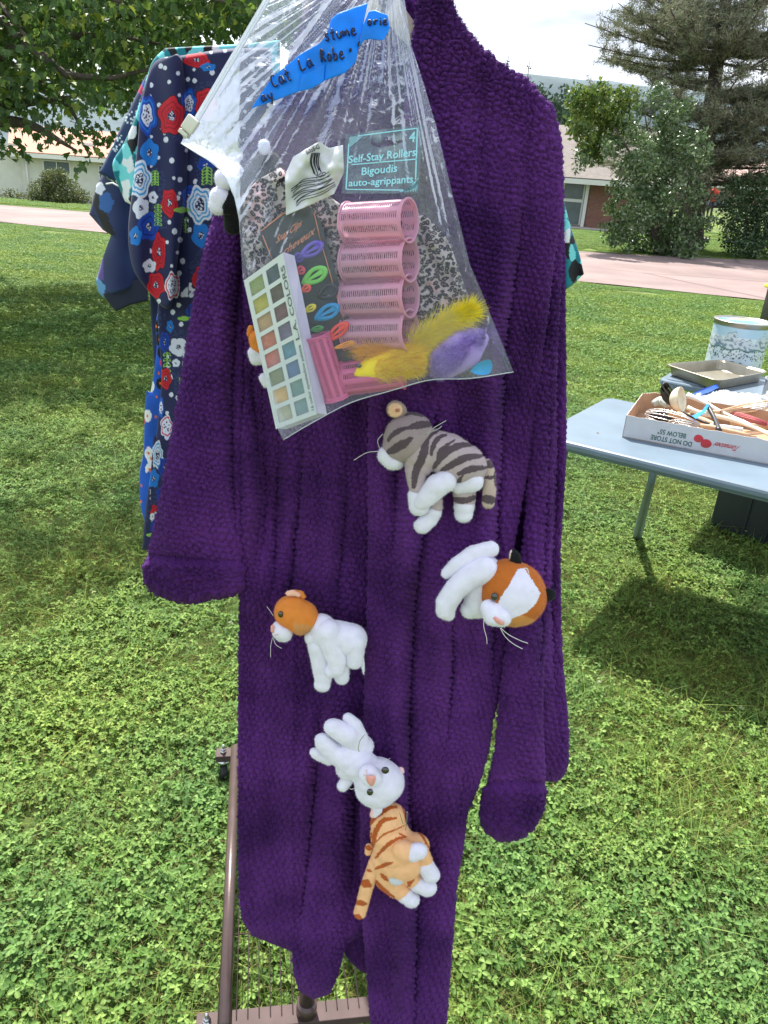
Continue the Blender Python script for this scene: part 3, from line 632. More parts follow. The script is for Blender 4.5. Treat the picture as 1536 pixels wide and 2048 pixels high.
# left round bush and low yellow plants
lb = W(115, 415, 30); lbz = zt(lb[0], lb[1]); lb[2] = lbz
tS = thing('round_bush', 'rounded olive green bush in front of the white bungalow', 'bush', lb)
kx = 30/F
cl = [(85, 385, 26), (110, 365, 26), (135, 385, 28), (100, 395, 22), (75, 398, 16), (150, 398, 16), (120, 350, 14), (95, 352, 12), (165, 392, 14), (120, 400, 18)]
lo = leafcloud('crown', np.array([W(x, y_, 30+rng.uniform(-.4, .4)) for x, y_, _ in cl]), np.array([q[2] for q in cl])*kx, 9000, .075, [(.08, .11, .035), (.11, .14, .045), (.06, .085, .03), (.17, .18, .06)], leaf_dark, 8, tS, edge=.3); tag(lo, kind='stuff')
mk('stem', *tube([lb, lb+[0, 0, .8]], .05, 6), bark, tS)
l2 = W(22, 402, 31); l2[2] = zt(l2[0], l2[1])
tS2 = thing('low_shrub', 'low yellowish shrub row beside the round bush at the left edge', 'bush', l2)
lo = leafcloud('crown', np.array([W(x, y_, 31) for x, y_ in ((0, 392), (14, 388), (30, 390), (45, 394), (-15, 390), (185, 398), (200, 396))]), np.full(7, 12*kx), 1100, .07, [(.14, .15, .03), (.09, .12, .03), (.06, .08, .02)], leaf_dark, 9, tS2); tag(lo, kind='stuff')
mk('stem', *tube([l2, l2+[0, 0, .3]], .03, 6), bark, tS2)

# pine
YP = 29.0
pb = W(1385, 500, YP); pb[2] = 0
tP = thing('pine_tree', 'tall grey green pine with a thick leaning trunk above the glossy bush', 'tree', pb)
tr_px = [(1385, 500), (1388, 430), (1402, 340), (1422, 215), (1436, 110), (1452, 0), (1475, -160), (1500, -380)]
tp = np.array([W(x, y_, YP) for x, y_ in tr_px]); tp[0][2] = 0
trr = np.array([20, 18, 15.5, 12, 10, 9, 7, 3])/F*YP
mb = MB(); mb.add(*tube(resamp(tp, 30), np.interp(np.linspace(0, 1, 30), np.linspace(0, 1, 8), trr), 10))
NC = []; r = np.random.RandomState(21); TP = resamp(tp, 60)
def twig(a, b2, r0, r1, sag):
    m_ = a*.5+b2*.5; m_ = m_+np.array([0, 0, sag]); P_ = resamp([a, m_, b2], 9); return P_, np.linspace(r0, r1, 9)
for q in range(170):
    s = r.uniform(.10, .98) if q % 2 else r.uniform(.12, .6); p0 = TP[int(s*59)]; ang = r.uniform(0, 6.283); ln = (1-s)**.55*5.6*r.uniform(.55, 1.05)
    if math.cos(ang) < 0 and s > .1: ln *= 1.12
    p1 = p0+np.array([math.cos(ang)*ln, math.sin(ang)*ln*.8, ln*r.uniform(.02, .35)-(.25 if s < .3 else 0)])
    if PR(p1)[0] < 1150: continue
    P_, rr = twig(p0, p1, .05, .012, -.15); mb.add(*tube(P_, rr, 5, False))
    dens = .25 if s < .18 else 1
    for w in range(int(12*dens*ln/2)):
        u = r.uniform(.25, 1.0); c0 = P_[int(u*8)]; e_ = c0+np.array([r.randn()*.5, r.randn()*.5, r.uniform(-.1, .35)])*(1.2-u*.4); 
        mb.add(*tube([c0, e_], [.012, .005], 4, False))
        for z_ in range(5): NC.append(c0*(1-z_/4.)+e_*(z_/4.))
NC = np.array(NC); NC = NC[(PR(NC)[0] > 1138)]
r2 = np.random.RandomState(4); per = 11; C = np.repeat(NC, per, 0); n = len(C); dv = r2.randn(n, 3); dv[:, 2] += .35; dv /= np.linalg.norm(dv, axis=1)[:, None]; sd = np.cross(dv, r2.randn(n, 3)); sd /= np.linalg.norm(sd, axis=1)[:, None]
C = C+r2.randn(n, 3)*.05; ln = r2.uniform(.10, .22, (n, 1)); V = np.stack([C-sd*.012, C+sd*.012, C+dv*ln], 1)
pc = np.array([(.18, .21, .13), (.22, .245, .15), (.14, .165, .11), (.25, .215, .165), (.25, .28, .15)])[r2.randint(0, 5, n)]*(.8+.4*r2.rand(n, 1))
lo = mk('needles', V.reshape(-1, 3), (np.arange(n)[:, None]*3+np.arange(3)[None]), leaf_dull, tP, np.repeat(pc[:, None], 3, 1).reshape(-1, 3), False); tag(lo, kind='stuff')
mb.build('trunk', bark, tP)
# distant spruces and tree belt
def spruce(px, py, Y, hgt, label):
    top = W(px, py, Y); b_ = top.copy(); b_[2] = top[2]-hgt
    t = thing('spruce_tree', label, 'tree', b_, 'spruces behind the robe shoulder'); cs = []; rs = []
    for i in range(16): s = (i+.5)/16; cs.append(top-[0, 0, hgt*s]); rs.append(.28+hgt*.17*s)
    lo = leafcloud('crown', np.array(cs), np.array(rs), 2600, .26, [(.03, .05, .03), (.045, .07, .04)], leaf_dull, int(px), t, squash=.35, up=.6); tag(lo, kind='stuff')
    mk('trunk', *tube([b_, top], [.18, .03], 6), bark, t)
spruce(1017, 112, 70, 12, 'dark spruce tip behind the purple shoulder, nearer the collar'); spruce(1059, 124, 74, 12, 'dark spruce tip above the purple shoulder, nearer the pine')
cs = []; rs = []
for i in range(60):
    x = rng.uniform(1040, 1240); y_ = np.interp(x, [1040, 1140, 1240], [185, 205, 230])+rng.uniform(0, 50); cs.append(W(x, y_, 150+rng.uniform(-15, 15))); rs.append(rng.uniform(1.2, 2.6))
tw = leafcloud('tree_belt', np.array(cs), np.array(rs), 5200, .9, [(.055, .09, .06), (.08, .12, .07), (.045, .07, .05)], leaf_dull, 31); tag(tw, 'grey green belt of distant trees below the blue hill', 'trees', kind='stuff')
fld = W(1020, 238, 150); 
# person far away
red = pm('red_shirt', (.55, .06, .03), .8); dk = pm('dark_trousers', (.03, .03, .05), .8); skin = pm('skin', (.42, .25, .18), .6)
pp_ = W(1424, 402, 46); gz = float(zt(pp_[0], pp_[1])); pp_[2] = gz
pr = thing('person', 'tiny person in a red top far away between pine trunk and dark bush', 'person', pp_)
mb = MB()
for sgn in (-1, 1): mb.add(*tube([pp_+[sgn*.1, 0, 0], pp_+[sgn*.1, 0, .45], pp_+[sgn*.09, 0, .85]], [.05, .065, .09], 8))
mb.build('trousers', dk, pr)
mb = MB(); mb.add(*tube([pp_+[0, 0, .8], pp_+[0, 0, 1.1], pp_+[0, 0, 1.38], pp_+[0, 0, 1.45]], [.15, .16, .19, .08], 10))
for sgn in (-1, 1): mb.add(*tube([pp_+[sgn*.19, 0, 1.36], pp_+[sgn*.27, -.03, 1.1], pp_+[sgn*.22, -.15, .9]], [.06, .05, .04], 7))
mb.build('shirt', red, pr)
mb = MB(); mb.add(*tube([pp_+[0, 0, 1.42], pp_+[0, 0, 1.5], pp_+[0, -.01, 1.6], pp_+[0, -.01, 1.7], pp_+[0, 0, 1.74]], [.05, .07, .1, .08, .03], 10)); mb.build('head', skin, pr)
# yellow lidded bin at right edge
yb = G(1536, 645); 
tb = thing('waste_bin', 'black bin with a bright yellow lid standing on the lawn at the right edge', 'bin', yb)
kk = np.linalg.norm(yb-CAM)/F; c0 = yb+np.array([.12, 0, 0]); hh = (W(1536, 570, yb[1])-yb)[2]
V, Fc = box(c0+[0, 0, hh*.45], [.17, 0, 0], [0, .2, 0], [0, 0, hh*.45], .02); mk('bin_body', V, Fc, pm('black_plastic', (.015, .015, .017), .4), tb)
V, Fc = box(c0+[0, 0, hh*.95], [.21, 0, 0], [0, .24, 0], [0, 0, hh*.05], .015); mk('lid', V, Fc, pm('yellow_plastic', (.75, .68, .03), .4), tb)
# ================================================================ CLOTHES RACK
brown = pm('brown_metal', (.085, .055, .05), .32, .1, 30, .1, 200, metal=.2, coat=.15); brown_flat = pm('brown_channel', (.085, .058, .055), .65, .12, 30, spec=.2); chrome = pm('zinc_steel', (.6, .61, .62), .25, .1, 30, metal=1); rubber = pm('black_rubber', (.018, .018, .02), .5)
N0 = G(449, 2040, .11); F0 = G(471, 1502, .11); dv = F0-N0; dl = np.linalg.norm(dv); dv /= dl; rv = np.array([dv[1], -dv[0], 0]); up = np.array([0, 0, 1.0])
tRk = thing('clothes_rack', 'brown metal rolling clothes rack with wire shelf, standing on the clover behind the robe', 'clothes rack', N0*.5+F0*.5-[0, 0, .11])
RW = .372
for s in (0, RW):
    V, Fc = tube([N0+rv*s-dv*.02+up*.012, F0+rv*s+up*.012], .0125, 14); mk('side_tube', V, Fc, brown, tRk)
for nm, P_, w in (('near_channel', N0, .02), ('far_channel', F0, .018)):
    V, Fc = box(P_+rv*(RW/2-.010)-up*.012, rv*(RW/2+.043), dv*w, up*.010, .002); mk(nm, V, Fc, brown_flat, tRk, smooth=False)
mbw = None
for k in range(16):
    s = .022+k*.0215
    V, Fc = tube([N0+rv*s+dv*.0+up*.002, F0+rv*s+up*.002], .0011, 6); mk('shelf_wire', V, Fc, brown, tRk)
for y_ in (1868, 1718, 1603):
    q = G(478, y_, .11); d_ = (q-N0)@dv
    V, Fc = tube([N0+dv*d_-up*.001, N0+dv*d_+rv*RW-up*.001], .0018, 6); mk('cross_wire', V, Fc, brown, tRk)
def caster(P_):
    c = mk('caster', *tube([P_-up*.022, P_-up*.03, P_-up*.032, P_-up*.042], [.02, .022, .017, .012], 16), chrome, tRk)
    V, Fc = tube([P_-rv*.010-up*.068, P_+rv*.010-up*.068], .024, 20); mk('wheel', V, Fc, rubber, c)
    for s in (-1, 1):
        V, Fc = prism([P_+rv*.013*s-up*.03+dv*.012, P_+rv*.013*s-up*.03-dv*.012, P_+rv*.013*s-up*.072-dv*.006, P_+rv*.013*s-up*.072+dv*.006], rv*.0015*s); mk('fork', V, Fc, chrome, c, smooth=False)
    mb = MB(); mb.add(*tube([P_-up*.004, P_+up*.004], .0085, 6)); mb.add(*tube([P_+up*.004, P_+up*.011], .0065, 6)); mb.add(*tube([P_+up*.011, P_+up*.02, P_+up*.024], [.004, .004, .002], 10)); mb.build('bolt', chrome, tRk)
for q in (N0, F0):
    for s in (-.033, RW+.012): caster(q+rv*s)
UPN = G(613, 2035, .10); UPN = N0+rv*((UPN-N0)@rv); UPF = UPN+dv*dl
for P_ in (UPN, UPF):
    V, Fc = tube([P_-up*.0, P_+up*1.90], .015, 14); mk('upright', V, Fc, brown, tRk)
    V, Fc = tube([P_, P_+up*.03], .020, 14); mk('collar', V, Fc, brown, tRk)
V, Fc = tube([UPN+up*1.9-dv*.22, UPF+up*1.9+dv*.08], .0125, 14); mk('hanging_rail', V, Fc, brown, tRk)

# ================================================================ PURPLE ROBE
def robe_mat():
    m, t, b = newmat('purple_plush'); nd = t.nodes; lk = t.links.new
    b.inputs['Roughness'].default_value = .85; b.inputs['Specular IOR Level'].default_value = .15; b.inputs['Sheen Weight'].default_value = .12; b.inputs['Sheen Roughness'].default_value = .45; b.inputs['Sheen Tint'].default_value = (.62, .36, .9, 1)
    tcn = nd.new('ShaderNodeTexCoord')
    n0 = nd.new('ShaderNodeTexNoise'); n0.inputs['Scale'].default_value = 9; n0.inputs['Detail'].default_value = 4
    n1_ = nd.new('ShaderNodeTexNoise'); n1_.inputs['Scale'].default_value = 900; n1_.inputs['Detail'].default_value = 3
    mp2 = nd.new('ShaderNodeMapping'); mp2.inputs['Scale'].default_value = (1, 1, .35); lk(tcn.outputs['Object'], mp2.inputs[0])
    n2_ = nd.new('ShaderNodeTexNoise'); n2_.inputs['Scale'].default_value = 420; n2_.inputs['Detail'].default_value = 3; n2_.inputs['Distortion'].default_value = 1
    lk(tcn.outputs['Object'], n0.inputs[0]); lk(mp2.outputs[0], n1_.inputs[0]); lk(mp2.outputs[0], n2_.inputs[0])
    r = nd.new('ShaderNodeValToRGB'); e = r.color_ramp.elements; e[0].position = .38; e[0].color = (.030, .0055, .064, 1); e[1].position = .62; e[1].color = (.135, .032, .225, 1)
    ad = nd.new('ShaderNodeMath'); ad.operation = 'MULTIPLY_ADD'; ad.inputs[1].default_value = .45; lk(n0.outputs[0], ad.inputs[0])
    a2 = nd.new('ShaderNodeMath'); a2.operation = 'MULTIPLY'; a2.inputs[1].default_value = .55; lk(n1_.outputs[0], a2.inputs[0]); lk(a2.outputs[0], ad.inputs[2])
    lk(ad.outputs[0], r.inputs[0]); lk(r.outputs[0], b.inputs['Base Color'])
    bp = nd.new('ShaderNodeBump'); bp.inputs['Strength'].default_value = .8; bp.inputs['Distance'].default_value = .0030; lk(n2_.outputs[0], bp.inputs['Height']); lk(bp.outputs[0], b.inputs['Normal'])
    return m
RM = robe_mat()
def pxmm(): return .88/F
def tufts(sx=13.0, sy=10.5, amp=.0050, rot=-.22, mess=0.0, cuff=None, fuzz=.0006):
    def fn(U, V, PX, PY):
        c, s = math.cos(rot), math.sin(rot)
        wx = vnoise(PX/70, PY/70, 3)*16+vnoise(PX/22, PY/22, 13)*5; wy = vnoise(PX/70+9, PY/70, 4)*14+vnoise(PX/24, PY/24, 14)*5
        X = (PX+wx)*c-(PY+wy)*s; Y = (PX+wx)*s+(PY+wy)*c
        m = np.clip(mess+np.clip((560-PY)/350, 0, 1)*.9 + (0 if cuff is None else sst((PY-cuff)/8)), 0, 1)
        row = np.floor(Y/sy); xo = X/sx+.5*(row % 2); col = np.floor(xo); fx = (xo % 1)-.5; fy = (Y/sy % 1)-.5
        hh = _h(col, row, 7); fx = fx+(_h(col, row, 71)-.5)*.16; fy = fy+(_h(col, row, 72)-.5)*.2
        h = np.clip((.5-np.abs(fx))*3.4, 0, 1)**.55*np.clip((.5-np.abs(fy))*3.0, 0, 1)**.55*(.72+.28*hh)
        f1, f2, _ = cells(X/14, Y/12, 17); h2 = np.clip((f2-f1)*1.7, 0, 1)**.5
        hm = h*(1-m)+h2*m
        fz = vnoise(PX/2.2, PY/2.6, 8)*2*fuzz*(1+1.5*m) + vnoise(PX/5, PY/5, 9)*fuzz*2*(1+m)
        r_ = amp*(1+.35*m)*hm + fz
        if cuff is not None: r_ = r_ - .006*np.exp(-((PY-cuff-6*np.sin(PX/60))/5.0)**2) + .004*sst((PY-cuff)/10)
        return r_
    return fn
def folds(val, base, A=.012, p=.7, extra=None):
    """val: list of fold valley polylines [(x,y)..]; cloth bulges towards the camera between valleys"""
    vl = [np.array(v, float) for v in val]
    def fn(U, V, PX, PY):
        b = base(PX, PY) if callable(base) else np.full(PX.shape, float(base))
        xs_ = [np.interp(PY, v[:, 1], v[:, 0], left=np.nan, right=np.nan) for v in vl]
        d = np.zeros(PX.shape)
        for i, v in enumerate(vl):
            y0, y1 = v[0, 1], v[-1, 1]; fade = sst((PY-y0+20)/230)*sst((y1+30-PY)/230)
            xv = np.interp(PY, v[:, 1], v[:, 0]); dist = PX-xv
            w = 26.0
            # steep on one side, soft on the other: an overlapping fold
            d += fade*(A*1.1*np.exp(-np.abs(dist)/9.0) + A*.9*np.exp(-np.clip(dist, 0, None)/w)*(dist > 0) - A*.7*np.exp(-((dist+22)/18)**2))
        d += vnoise(PX/70, PY/330, 31)*.022+vnoise(PX/34, PY/200, 32)*.010
        if extra is not None: d += extra(PX, PY)
        return b+d
    return fn
tRb = thing('bathrobe', 'purple chenille bathrobe hanging on a cream hanger with toy cats pinned to it', 'bathrobe', W(780, 60, .9))
SPR = 2.3
# back panel (seen at the right behind the sleeve)
cloth('back_panel', [(770, 60), (770, 700), (900, 1000), (1000, 1300), (1015, 1490)], [(1000, 160), (1100, 320), (1128, 480), (1131, 600), (1132, 900), (1121, 1100), (1124, 1300), (1136, 1450), (1137, 1530)],
      [(770, 60), (880, 70), (1000, 160)], [(1015, 1490), (1045, 1545), (1085, 1562), (1120, 1560), (1137, 1530)],
      folds([[(1108, 560), (1112, 900), (1100, 1200), (1108, 1420)]], .945, .008), .03, 2.6, RM, tRb, tufts(mess=.3), pile=.42)
# left back hem piece seen between the two front panels
cloth('back_hem', [(668, 1500), (676, 1800), (682, 1895)], [(745, 1500), (752, 1800), (760, 1950)], [(668, 1500), (745, 1500)], [(682, 1895), (700, 1925), (728, 1952), (760, 1960)], lambda U, V, X, Y: np.full(X.shape, .93)+.01*np.sin(X/15), .02, 2.4, RM, tRb, tufts(), pile=.42)
# right sleeve
cloth('right_sleeve', [(1040, 330), (1070, 500), (1082, 650), (1072, 800), (1060, 950), (1050, 1080), (1030, 1200), (1012, 1300), (1000, 1400), (990, 1500), (970, 1580), (964, 1620)],
      [(1095, 250), (1124, 400), (1124, 520), (1114, 700), (1107, 900), (1103, 1080), (1098, 1200), (1088, 1350), (1086, 1450), (1091, 1560), (1084, 1620)],
      [(1040, 330), (1070, 280), (1095, 250)], [(964, 1620), (968, 1655), (1000, 1680), (1040, 1675), (1070, 1650), (1084, 1620)],
      folds([[(1098, 650), (1094, 900), (1084, 1200), (1072, 1420)]], lambda X, Y: .905-.03*sst((Y-900)/500), .007), .05, SPR, RM, tRb, tufts(mess=.0, cuff=1570), pile=.42, vcap=.025, pw=2.6)
sv = None
# left front panel
valL = [[(506, 640), (500, 780), (520, 1000), (500, 1180)], [(523, 760), (524, 900), (528, 1000), (512, 1180)], [(556, 840), (552, 1000), (545, 1150), (530, 1260)], [(607, 840), (596, 1000), (578, 1180), (566, 1300)],
        [(690, 860), (688, 1000), (672, 1180), (665, 1260)], [(640, 1400), (628, 1550), (612, 1720), (596, 1880)], [(720, 1400), (705, 1640), (700, 1800)]]
cloth('front_panel', [(640, 110), (560, 180), (505, 300), (486, 430), (488, 600), (492, 760), (482, 900), (480, 1180), (478, 1400), (478, 1600), (480, 1790)],
      [(790, 60), (790, 400), (770, 780), (765, 1100), (755, 1420), (750, 1600), (748, 1800), (742, 1880)],
      [(640, 110), (700, 80), (790, 60)], [(480, 1790), (484, 1840), (505, 1872), (545, 1888), (586, 1904), (588, 1950), (600, 1985), (628, 1999), (660, 1988), (676, 1950), (690, 1890), (720, 1872), (742, 1880)],
      folds(valL, .895, .013, extra=lambda X, Y: -.014*np.exp(-((X-660)/40)**2)*sst((Y-1500)/200)), .03, SPR, RM, tRb, tufts(), pile=.42, vcap=.02, pw=5, smooth=False)
# right front panel with the side fold
valR = [[(1043, 395), (1026, 556), (1006, 700), (1000, 900), (990, 1080), (984, 1250), (982, 1400)], [(880, 760), (860, 900), (845, 1060), (828, 1200), (818, 1400), (815, 1600), (832, 1800), (826, 2100)],
        [(905, 1180), (902, 1350), (892, 1500)], [(800, 780), (790, 950), (785, 1100)], [(930, 1500), (915, 1650)]]
cloth('front_panel', [(845, -25), (832, 60), (822, 120), (800, 300), (765, 500), (742, 700), (736, 900), (737, 1100), (728, 1420), (721, 1600), (722, 1800), (734, 1950), (748, 2120)],
      [(886, -25), (918, 45), (960, 95), (1005, 130), (1062, 168), (1106, 218), (1123, 290), (1127, 400), (1108, 520), (1086, 700), (1064, 900), (1045, 1000), (1028, 1090), (1012, 1200), (1020, 1290), (1003, 1380), (986, 1440), (978, 1500), (958, 1570), (934, 1630), (927, 1690), (914, 1770), (900, 1950), (888, 2120)],
      [(845, -25), (862, -32), (886, -25)], [(748, 2120), (820, 2125), (888, 2120)],
      folds(valR, lambda X, Y: .868+.02*sst((X-960)/100)*sst((Y-500)/300), .014), .045, SPR, RM, tRb, tufts(), pile=.42, vcap=.006, pw=4, smooth=False)
cloth('back_neck', [(600, 60), (575, 130), (560, 240)], [(850, -60), (852, 60), (850, 240)], [(600, 60), (640, -10), (700, -50), (780, -62), (850, -60)], [(560, 240), (700, 260), (850, 240)], lambda U, V, X, Y: np.full(X.shape, .915), .02, 3, RM, tRb, tufts(mess=.5), pile=.42, vcap=.04, pw=3)
# collar band along the neck edge
cloth('collar', [(846, -28), (832, 40), (823, 100), (822, 170), (826, 240)], [(885, -28), (900, 40), (895, 110), (880, 200), (862, 270)], [(846, -28), (866, -34), (885, -28)], [(826, 240), (845, 258), (862, 270)], lambda U, V, X, Y: np.full(X.shape, .85)+.012*V, .02, SPR, RM, tRb, tufts(mess=.6, amp=.003), pile=.42, vcap=.04, pw=2.5)
# left sleeve
cloth('left_sleeve', [(505, 270), (440, 400), (412, 490), (388, 600), (366, 740), (342, 880), (320, 1000), (300, 1090), (292, 1135)],
      [(560, 230), (520, 400), (492, 560), (486, 760), (484, 900), (482, 1020), (484, 1100), (485, 1160)],
      [(505, 270), (530, 245), (560, 230)], [(292, 1135), (293, 1164), (318, 1188), (372, 1204), (430, 1196), (478, 1184), (485, 1160)],
      folds([[(500, 380), (470, 600), (460, 800), (462, 950), (472, 1100)]], lambda X, Y: .925-.035*sst((Y-400)/600), .010), .06, SPR, RM, tRb, tufts(cuff=1118), pile=.42, vcap=.02, pw=2.6)

# cream hanger
cream = pm('cream_plastic', (.74, .68, .50), .35, .04, 5, trans=.25)
tHg = thing('hanger', 'cream plastic coat hanger inside the purple robe collar behind the clear bag', 'hanger', W(780, -60, .9))
mb = MB()
for pts in ([(775, -70), (790, -20), (830, 45), (900, 120), (990, 200)], [(775, -70), (755, -20), (700, 40), (600, 130), (520, 240)]):
    P2 = resamp(np.array(pts, float), 22); C3 = W(P2[:, 0], P2[:, 1], np.full(22, .885)); 
    d2 = np.gradient(P2, axis=0); nrm = np.stack([-d2[:, 1], d2[:, 0]], 1)/np.linalg.norm(d2, axis=1)[:, None]
    if nrm[5, 1] < 0: nrm = -nrm
    wd = np.interp(np.linspace(0, 1, 22), [0, .25, .6, 1], [30, 46, 36, 14])
    Q = P2+nrm*wd[:, None]; ring = []
    for yo in (-.006, .006): ring += [W(P2[:, 0], P2[:, 1], np.full(22, .885+yo)), W(Q[:, 0], Q[:, 1], np.full(22, .885+yo))]
    A, B, C_, D_ = ring; V = np.concatenate([A, B, C_, D_]); n = 22; Fc = []
    for i in range(n-1): Fc += [(i, i+1, n+i+1, n+i), (2*n+i, 3*n+i, 3*n+i+1, 2*n+i+1), (i, 2*n+i, 2*n+i+1, i+1), (n+i, n+i+1, 3*n+i+1, 3*n+i)]
    mb.add(V, Fc)
mb.build('hanger_arm', cream, tHg)
hk = W(775, -60, .885); pts = [hk+[0, 0, -.02], hk+[0, 0, .07]]+[hk+[.02-.02*math.cos(a), 0, .09+.02*math.sin(a)+.02] for a in np.linspace(0, 3.6, 12)]
mk('hook', *tube(pts, .0022, 8), chrome, tHg)

# ================================================================ PRINTED SCRUB TOPS behind the robe
def paint_base(shape, c): return np.tile(np.array(c, float), (*shape, 1))
def blob(PX, PY, x, y, rx, ry, n=5, k=.10, ph=0., wob=.0):
    dx = (PX-x)/rx; dy = (PY-y)/ry; a = np.arctan2(dy, dx); return np.hypot(dx, dy)/(1+k*np.cos(n*a+ph)+.5*k*np.cos((n+2)*a+ph*2))
NAVY = srgb(34, 40, 84); RED = srgb(205, 28, 46); DRED = srgb(150, 16, 36); BLUE = srgb(24, 124, 214); DBL = srgb(16, 70, 178); WHT = srgb(225, 230, 245); SKY = srgb(60, 160, 220); LEAF = srgb(150, 205, 90); SOFT = srgb(64, 76, 122)
def put(C, m, col): C[m] = col
def centre(C, PX, PY, x, y, rx, ry, s=1.0):
    d = blob(PX, PY, x, y, rx, ry, 3, .12, x); put(C, d < 1, NAVY)
    f1, f2, _ = cells(PX/(3.9*s), PY/(3.9*s), int(x)); put(C, (d < .85) & (f1 < .36), WHT)
def flower(C, PX, PY, kind, x, y, rx, ry):
    ph = x*.7
    d = blob(PX, PY, x, y, rx, ry, 5, .09, ph)
    if kind == 'red':
        put(C, d < 1, srgb(30, 14, 30)); put(C, d < .95, RED); put(C, (d > .62) & (d < .70), DRED); put(C, (d > .38) & (d < .45), DRED); centre(C, PX, PY, x, y, rx*.28, ry*.26)
    elif kind == 'blue': put(C, d < 1, BLUE); centre(C, PX, PY, x, y, rx*.32, ry*.3)
    elif kind == 'dbl': put(C, d < 1, DBL); put(C, (d > .6) & (d < .72), srgb(10, 40, 130)); centre(C, PX, PY, x, y, rx*.3, ry*.3)
    elif kind == 'wht': put(C, d < 1, WHT); centre(C, PX, PY, x, y, rx*.28, ry*.26, .8)
    elif kind == 'wring': put(C, d < 1, WHT); put(C, (d > .72) & (d < .84), SKY); put(C, (d > .48) & (d < .58), SKY); centre(C, PX, PY, x, y, rx*.36, ry*.34, 1.2)
    elif kind == 'rring': put(C, d < 1, WHT); put(C, (d > .74) & (d < .88), RED); put(C, d < .5, WHT); f1, f2, _ = cells(PX/5, PY/5, 3); put(C, (d < .55) & (f1 < .3), NAVY)
    elif kind == 'dblw': put(C, d < 1, DBL); put(C, (d > .7) & (d < .8), BLUE); put(C, d < .55, WHT); f1, f2, _ = cells(PX/5, PY/5, 3); put(C, (d < .45) & (f1 < .33), NAVY)
    elif kind == 'leaf': q = blob(PX, PY, x, y, rx, ry, 2, .25, 0); put(C, q < 1, LEAF)
    elif kind == 'sprig':
        for i in range(5):
            for s in (-1, 1):
                a = s*.7; cx = x+s*rx*.45; cy = y-ry+2*ry*(i+.5)/5
                dx = (PX-cx)*math.cos(a)+(PY-cy)*math.sin(a); dy = -(PX-cx)*math.sin(a)+(PY-cy)*math.cos(a); q = np.hypot(dx/(rx*.6), dy/(rx*.3)); put(C, (q < 1.1), LEAF); put(C, q < .6, NAVY)
        put(C, (np.abs(PX-x) < .9) & (np.abs(PY-y) < ry), LEAF)
FL = [('dblw', 294, 230, 19, 40), ('dblw', 378, 207, 15, 30), ('red', 343, 232, 27, 39), ('red', 412, 207, 22, 32), ('red', 393, 120, 27, 15), ('blue', 416, 134, 15, 8), ('blue', 299, 306, 18, 27), ('wring', 279, 359, 23, 38),
      ('sprig', 310, 356, 8, 14), ('wht', 306, 395, 9, 12), ('wht', 282, 416, 16, 21), ('red', 339, 406, 17, 29), ('dbl', 298, 453, 21, 28), ('blue', 271, 472, 12, 19), ('dbl', 378, 395, 14, 24), ('wring', 400, 410, 26, 38),
      ('leaf', 364, 420, 12, 7), ('sprig', 316, 430, 8, 22), ('blue', 402, 471, 18, 24), ('sprig', 372, 450, 5, 16), ('red', 318, 504, 14, 38), ('wht', 299, 532, 13, 13), ('dbl', 411, 330, 16, 14), ('sprig', 414, 352, 11, 16),
      ('red', 312, 570, 18, 26), ('rring', 345, 572, 15, 27), ('wht', 379, 584, 12, 11), ('red', 399, 560, 15, 25), ('dbl', 388, 626, 15, 22), ('leaf', 369, 637, 10, 6), ('blue', 340, 653, 7, 12), ('dbl', 329, 684, 10, 20),
      ('wht', 357, 694, 18, 18), ('wring', 376, 722, 11, 22), ('wht', 352, 726, 8, 8), ('sprig', 334, 730, 8, 27), ('red', 331, 757, 12, 22), ('sprig', 365, 764, 7, 12), ('dblw', 322, 815, 6, 22), ('rring', 333, 853, 12, 22),
      ('wring', 315, 910, 10, 28), ('dbl', 330, 935, 13, 20), ('blue', 307, 957, 11, 18), ('dbl', 324, 990, 11, 17), ('red', 311, 1027, 11, 18), ('wht', 305, 1034, 5, 8), ('dbl', 309, 1056, 8, 16), ('leaf', 303, 1070, 8, 5)]
def floral(PX, PY):
    C = paint_base(PX.shape, NAVY)
    f1, f2, idv = cells(PX/6.5, PY/6.5, 40); zone = vnoise(PX/45+3, PY/45, 41); put(C, (zone > .2) & (f1 < .36), srgb(50, 60, 106))
    f1, f2, idv = cells(PX/27, PY/30, 44); put(C, (f1 < .11+.09*idv) & (zone < .2) & (PX > 300), WHT)
    for q in FL: flower(C, PX, PY, *q)
    put(C, np.abs(PX-(365+.028*(PY-113)*.9)) < .8, C[0, 0]*.6)
    return C
TEAL = srgb(0, 128, 140); CYN = srgb(120, 220, 225)
def ikat(PX, PY):
    f1, f2, idv = cells(PX/15+.4*vnoise(PX/20, PY/20, 2), PY/26, 55); C = paint_base(PX.shape, TEAL)
    put(C, idv < .28, srgb(12, 14, 22)); put(C, (idv > .5) & (idv < .8), CYN); put(C, idv > .86, srgb(235, 240, 245)); return C
def navytri(PX, PY):
    C = paint_base(PX.shape, srgb(22, 52, 96)); f1, f2, idv = cells(PX/7, PY/7, 61); z = vnoise(PX/26, PY/26, 62); put(C, (z > .16) & (f1 < .30), srgb(215, 235, 240))
    put(C, blob(PX, PY, 283, 176, 9, 16) < 1, srgb(30, 60, 190)); put(C, blob(PX, PY, 281, 178, 5, 11) < 1, srgb(200, 20, 90)); return C
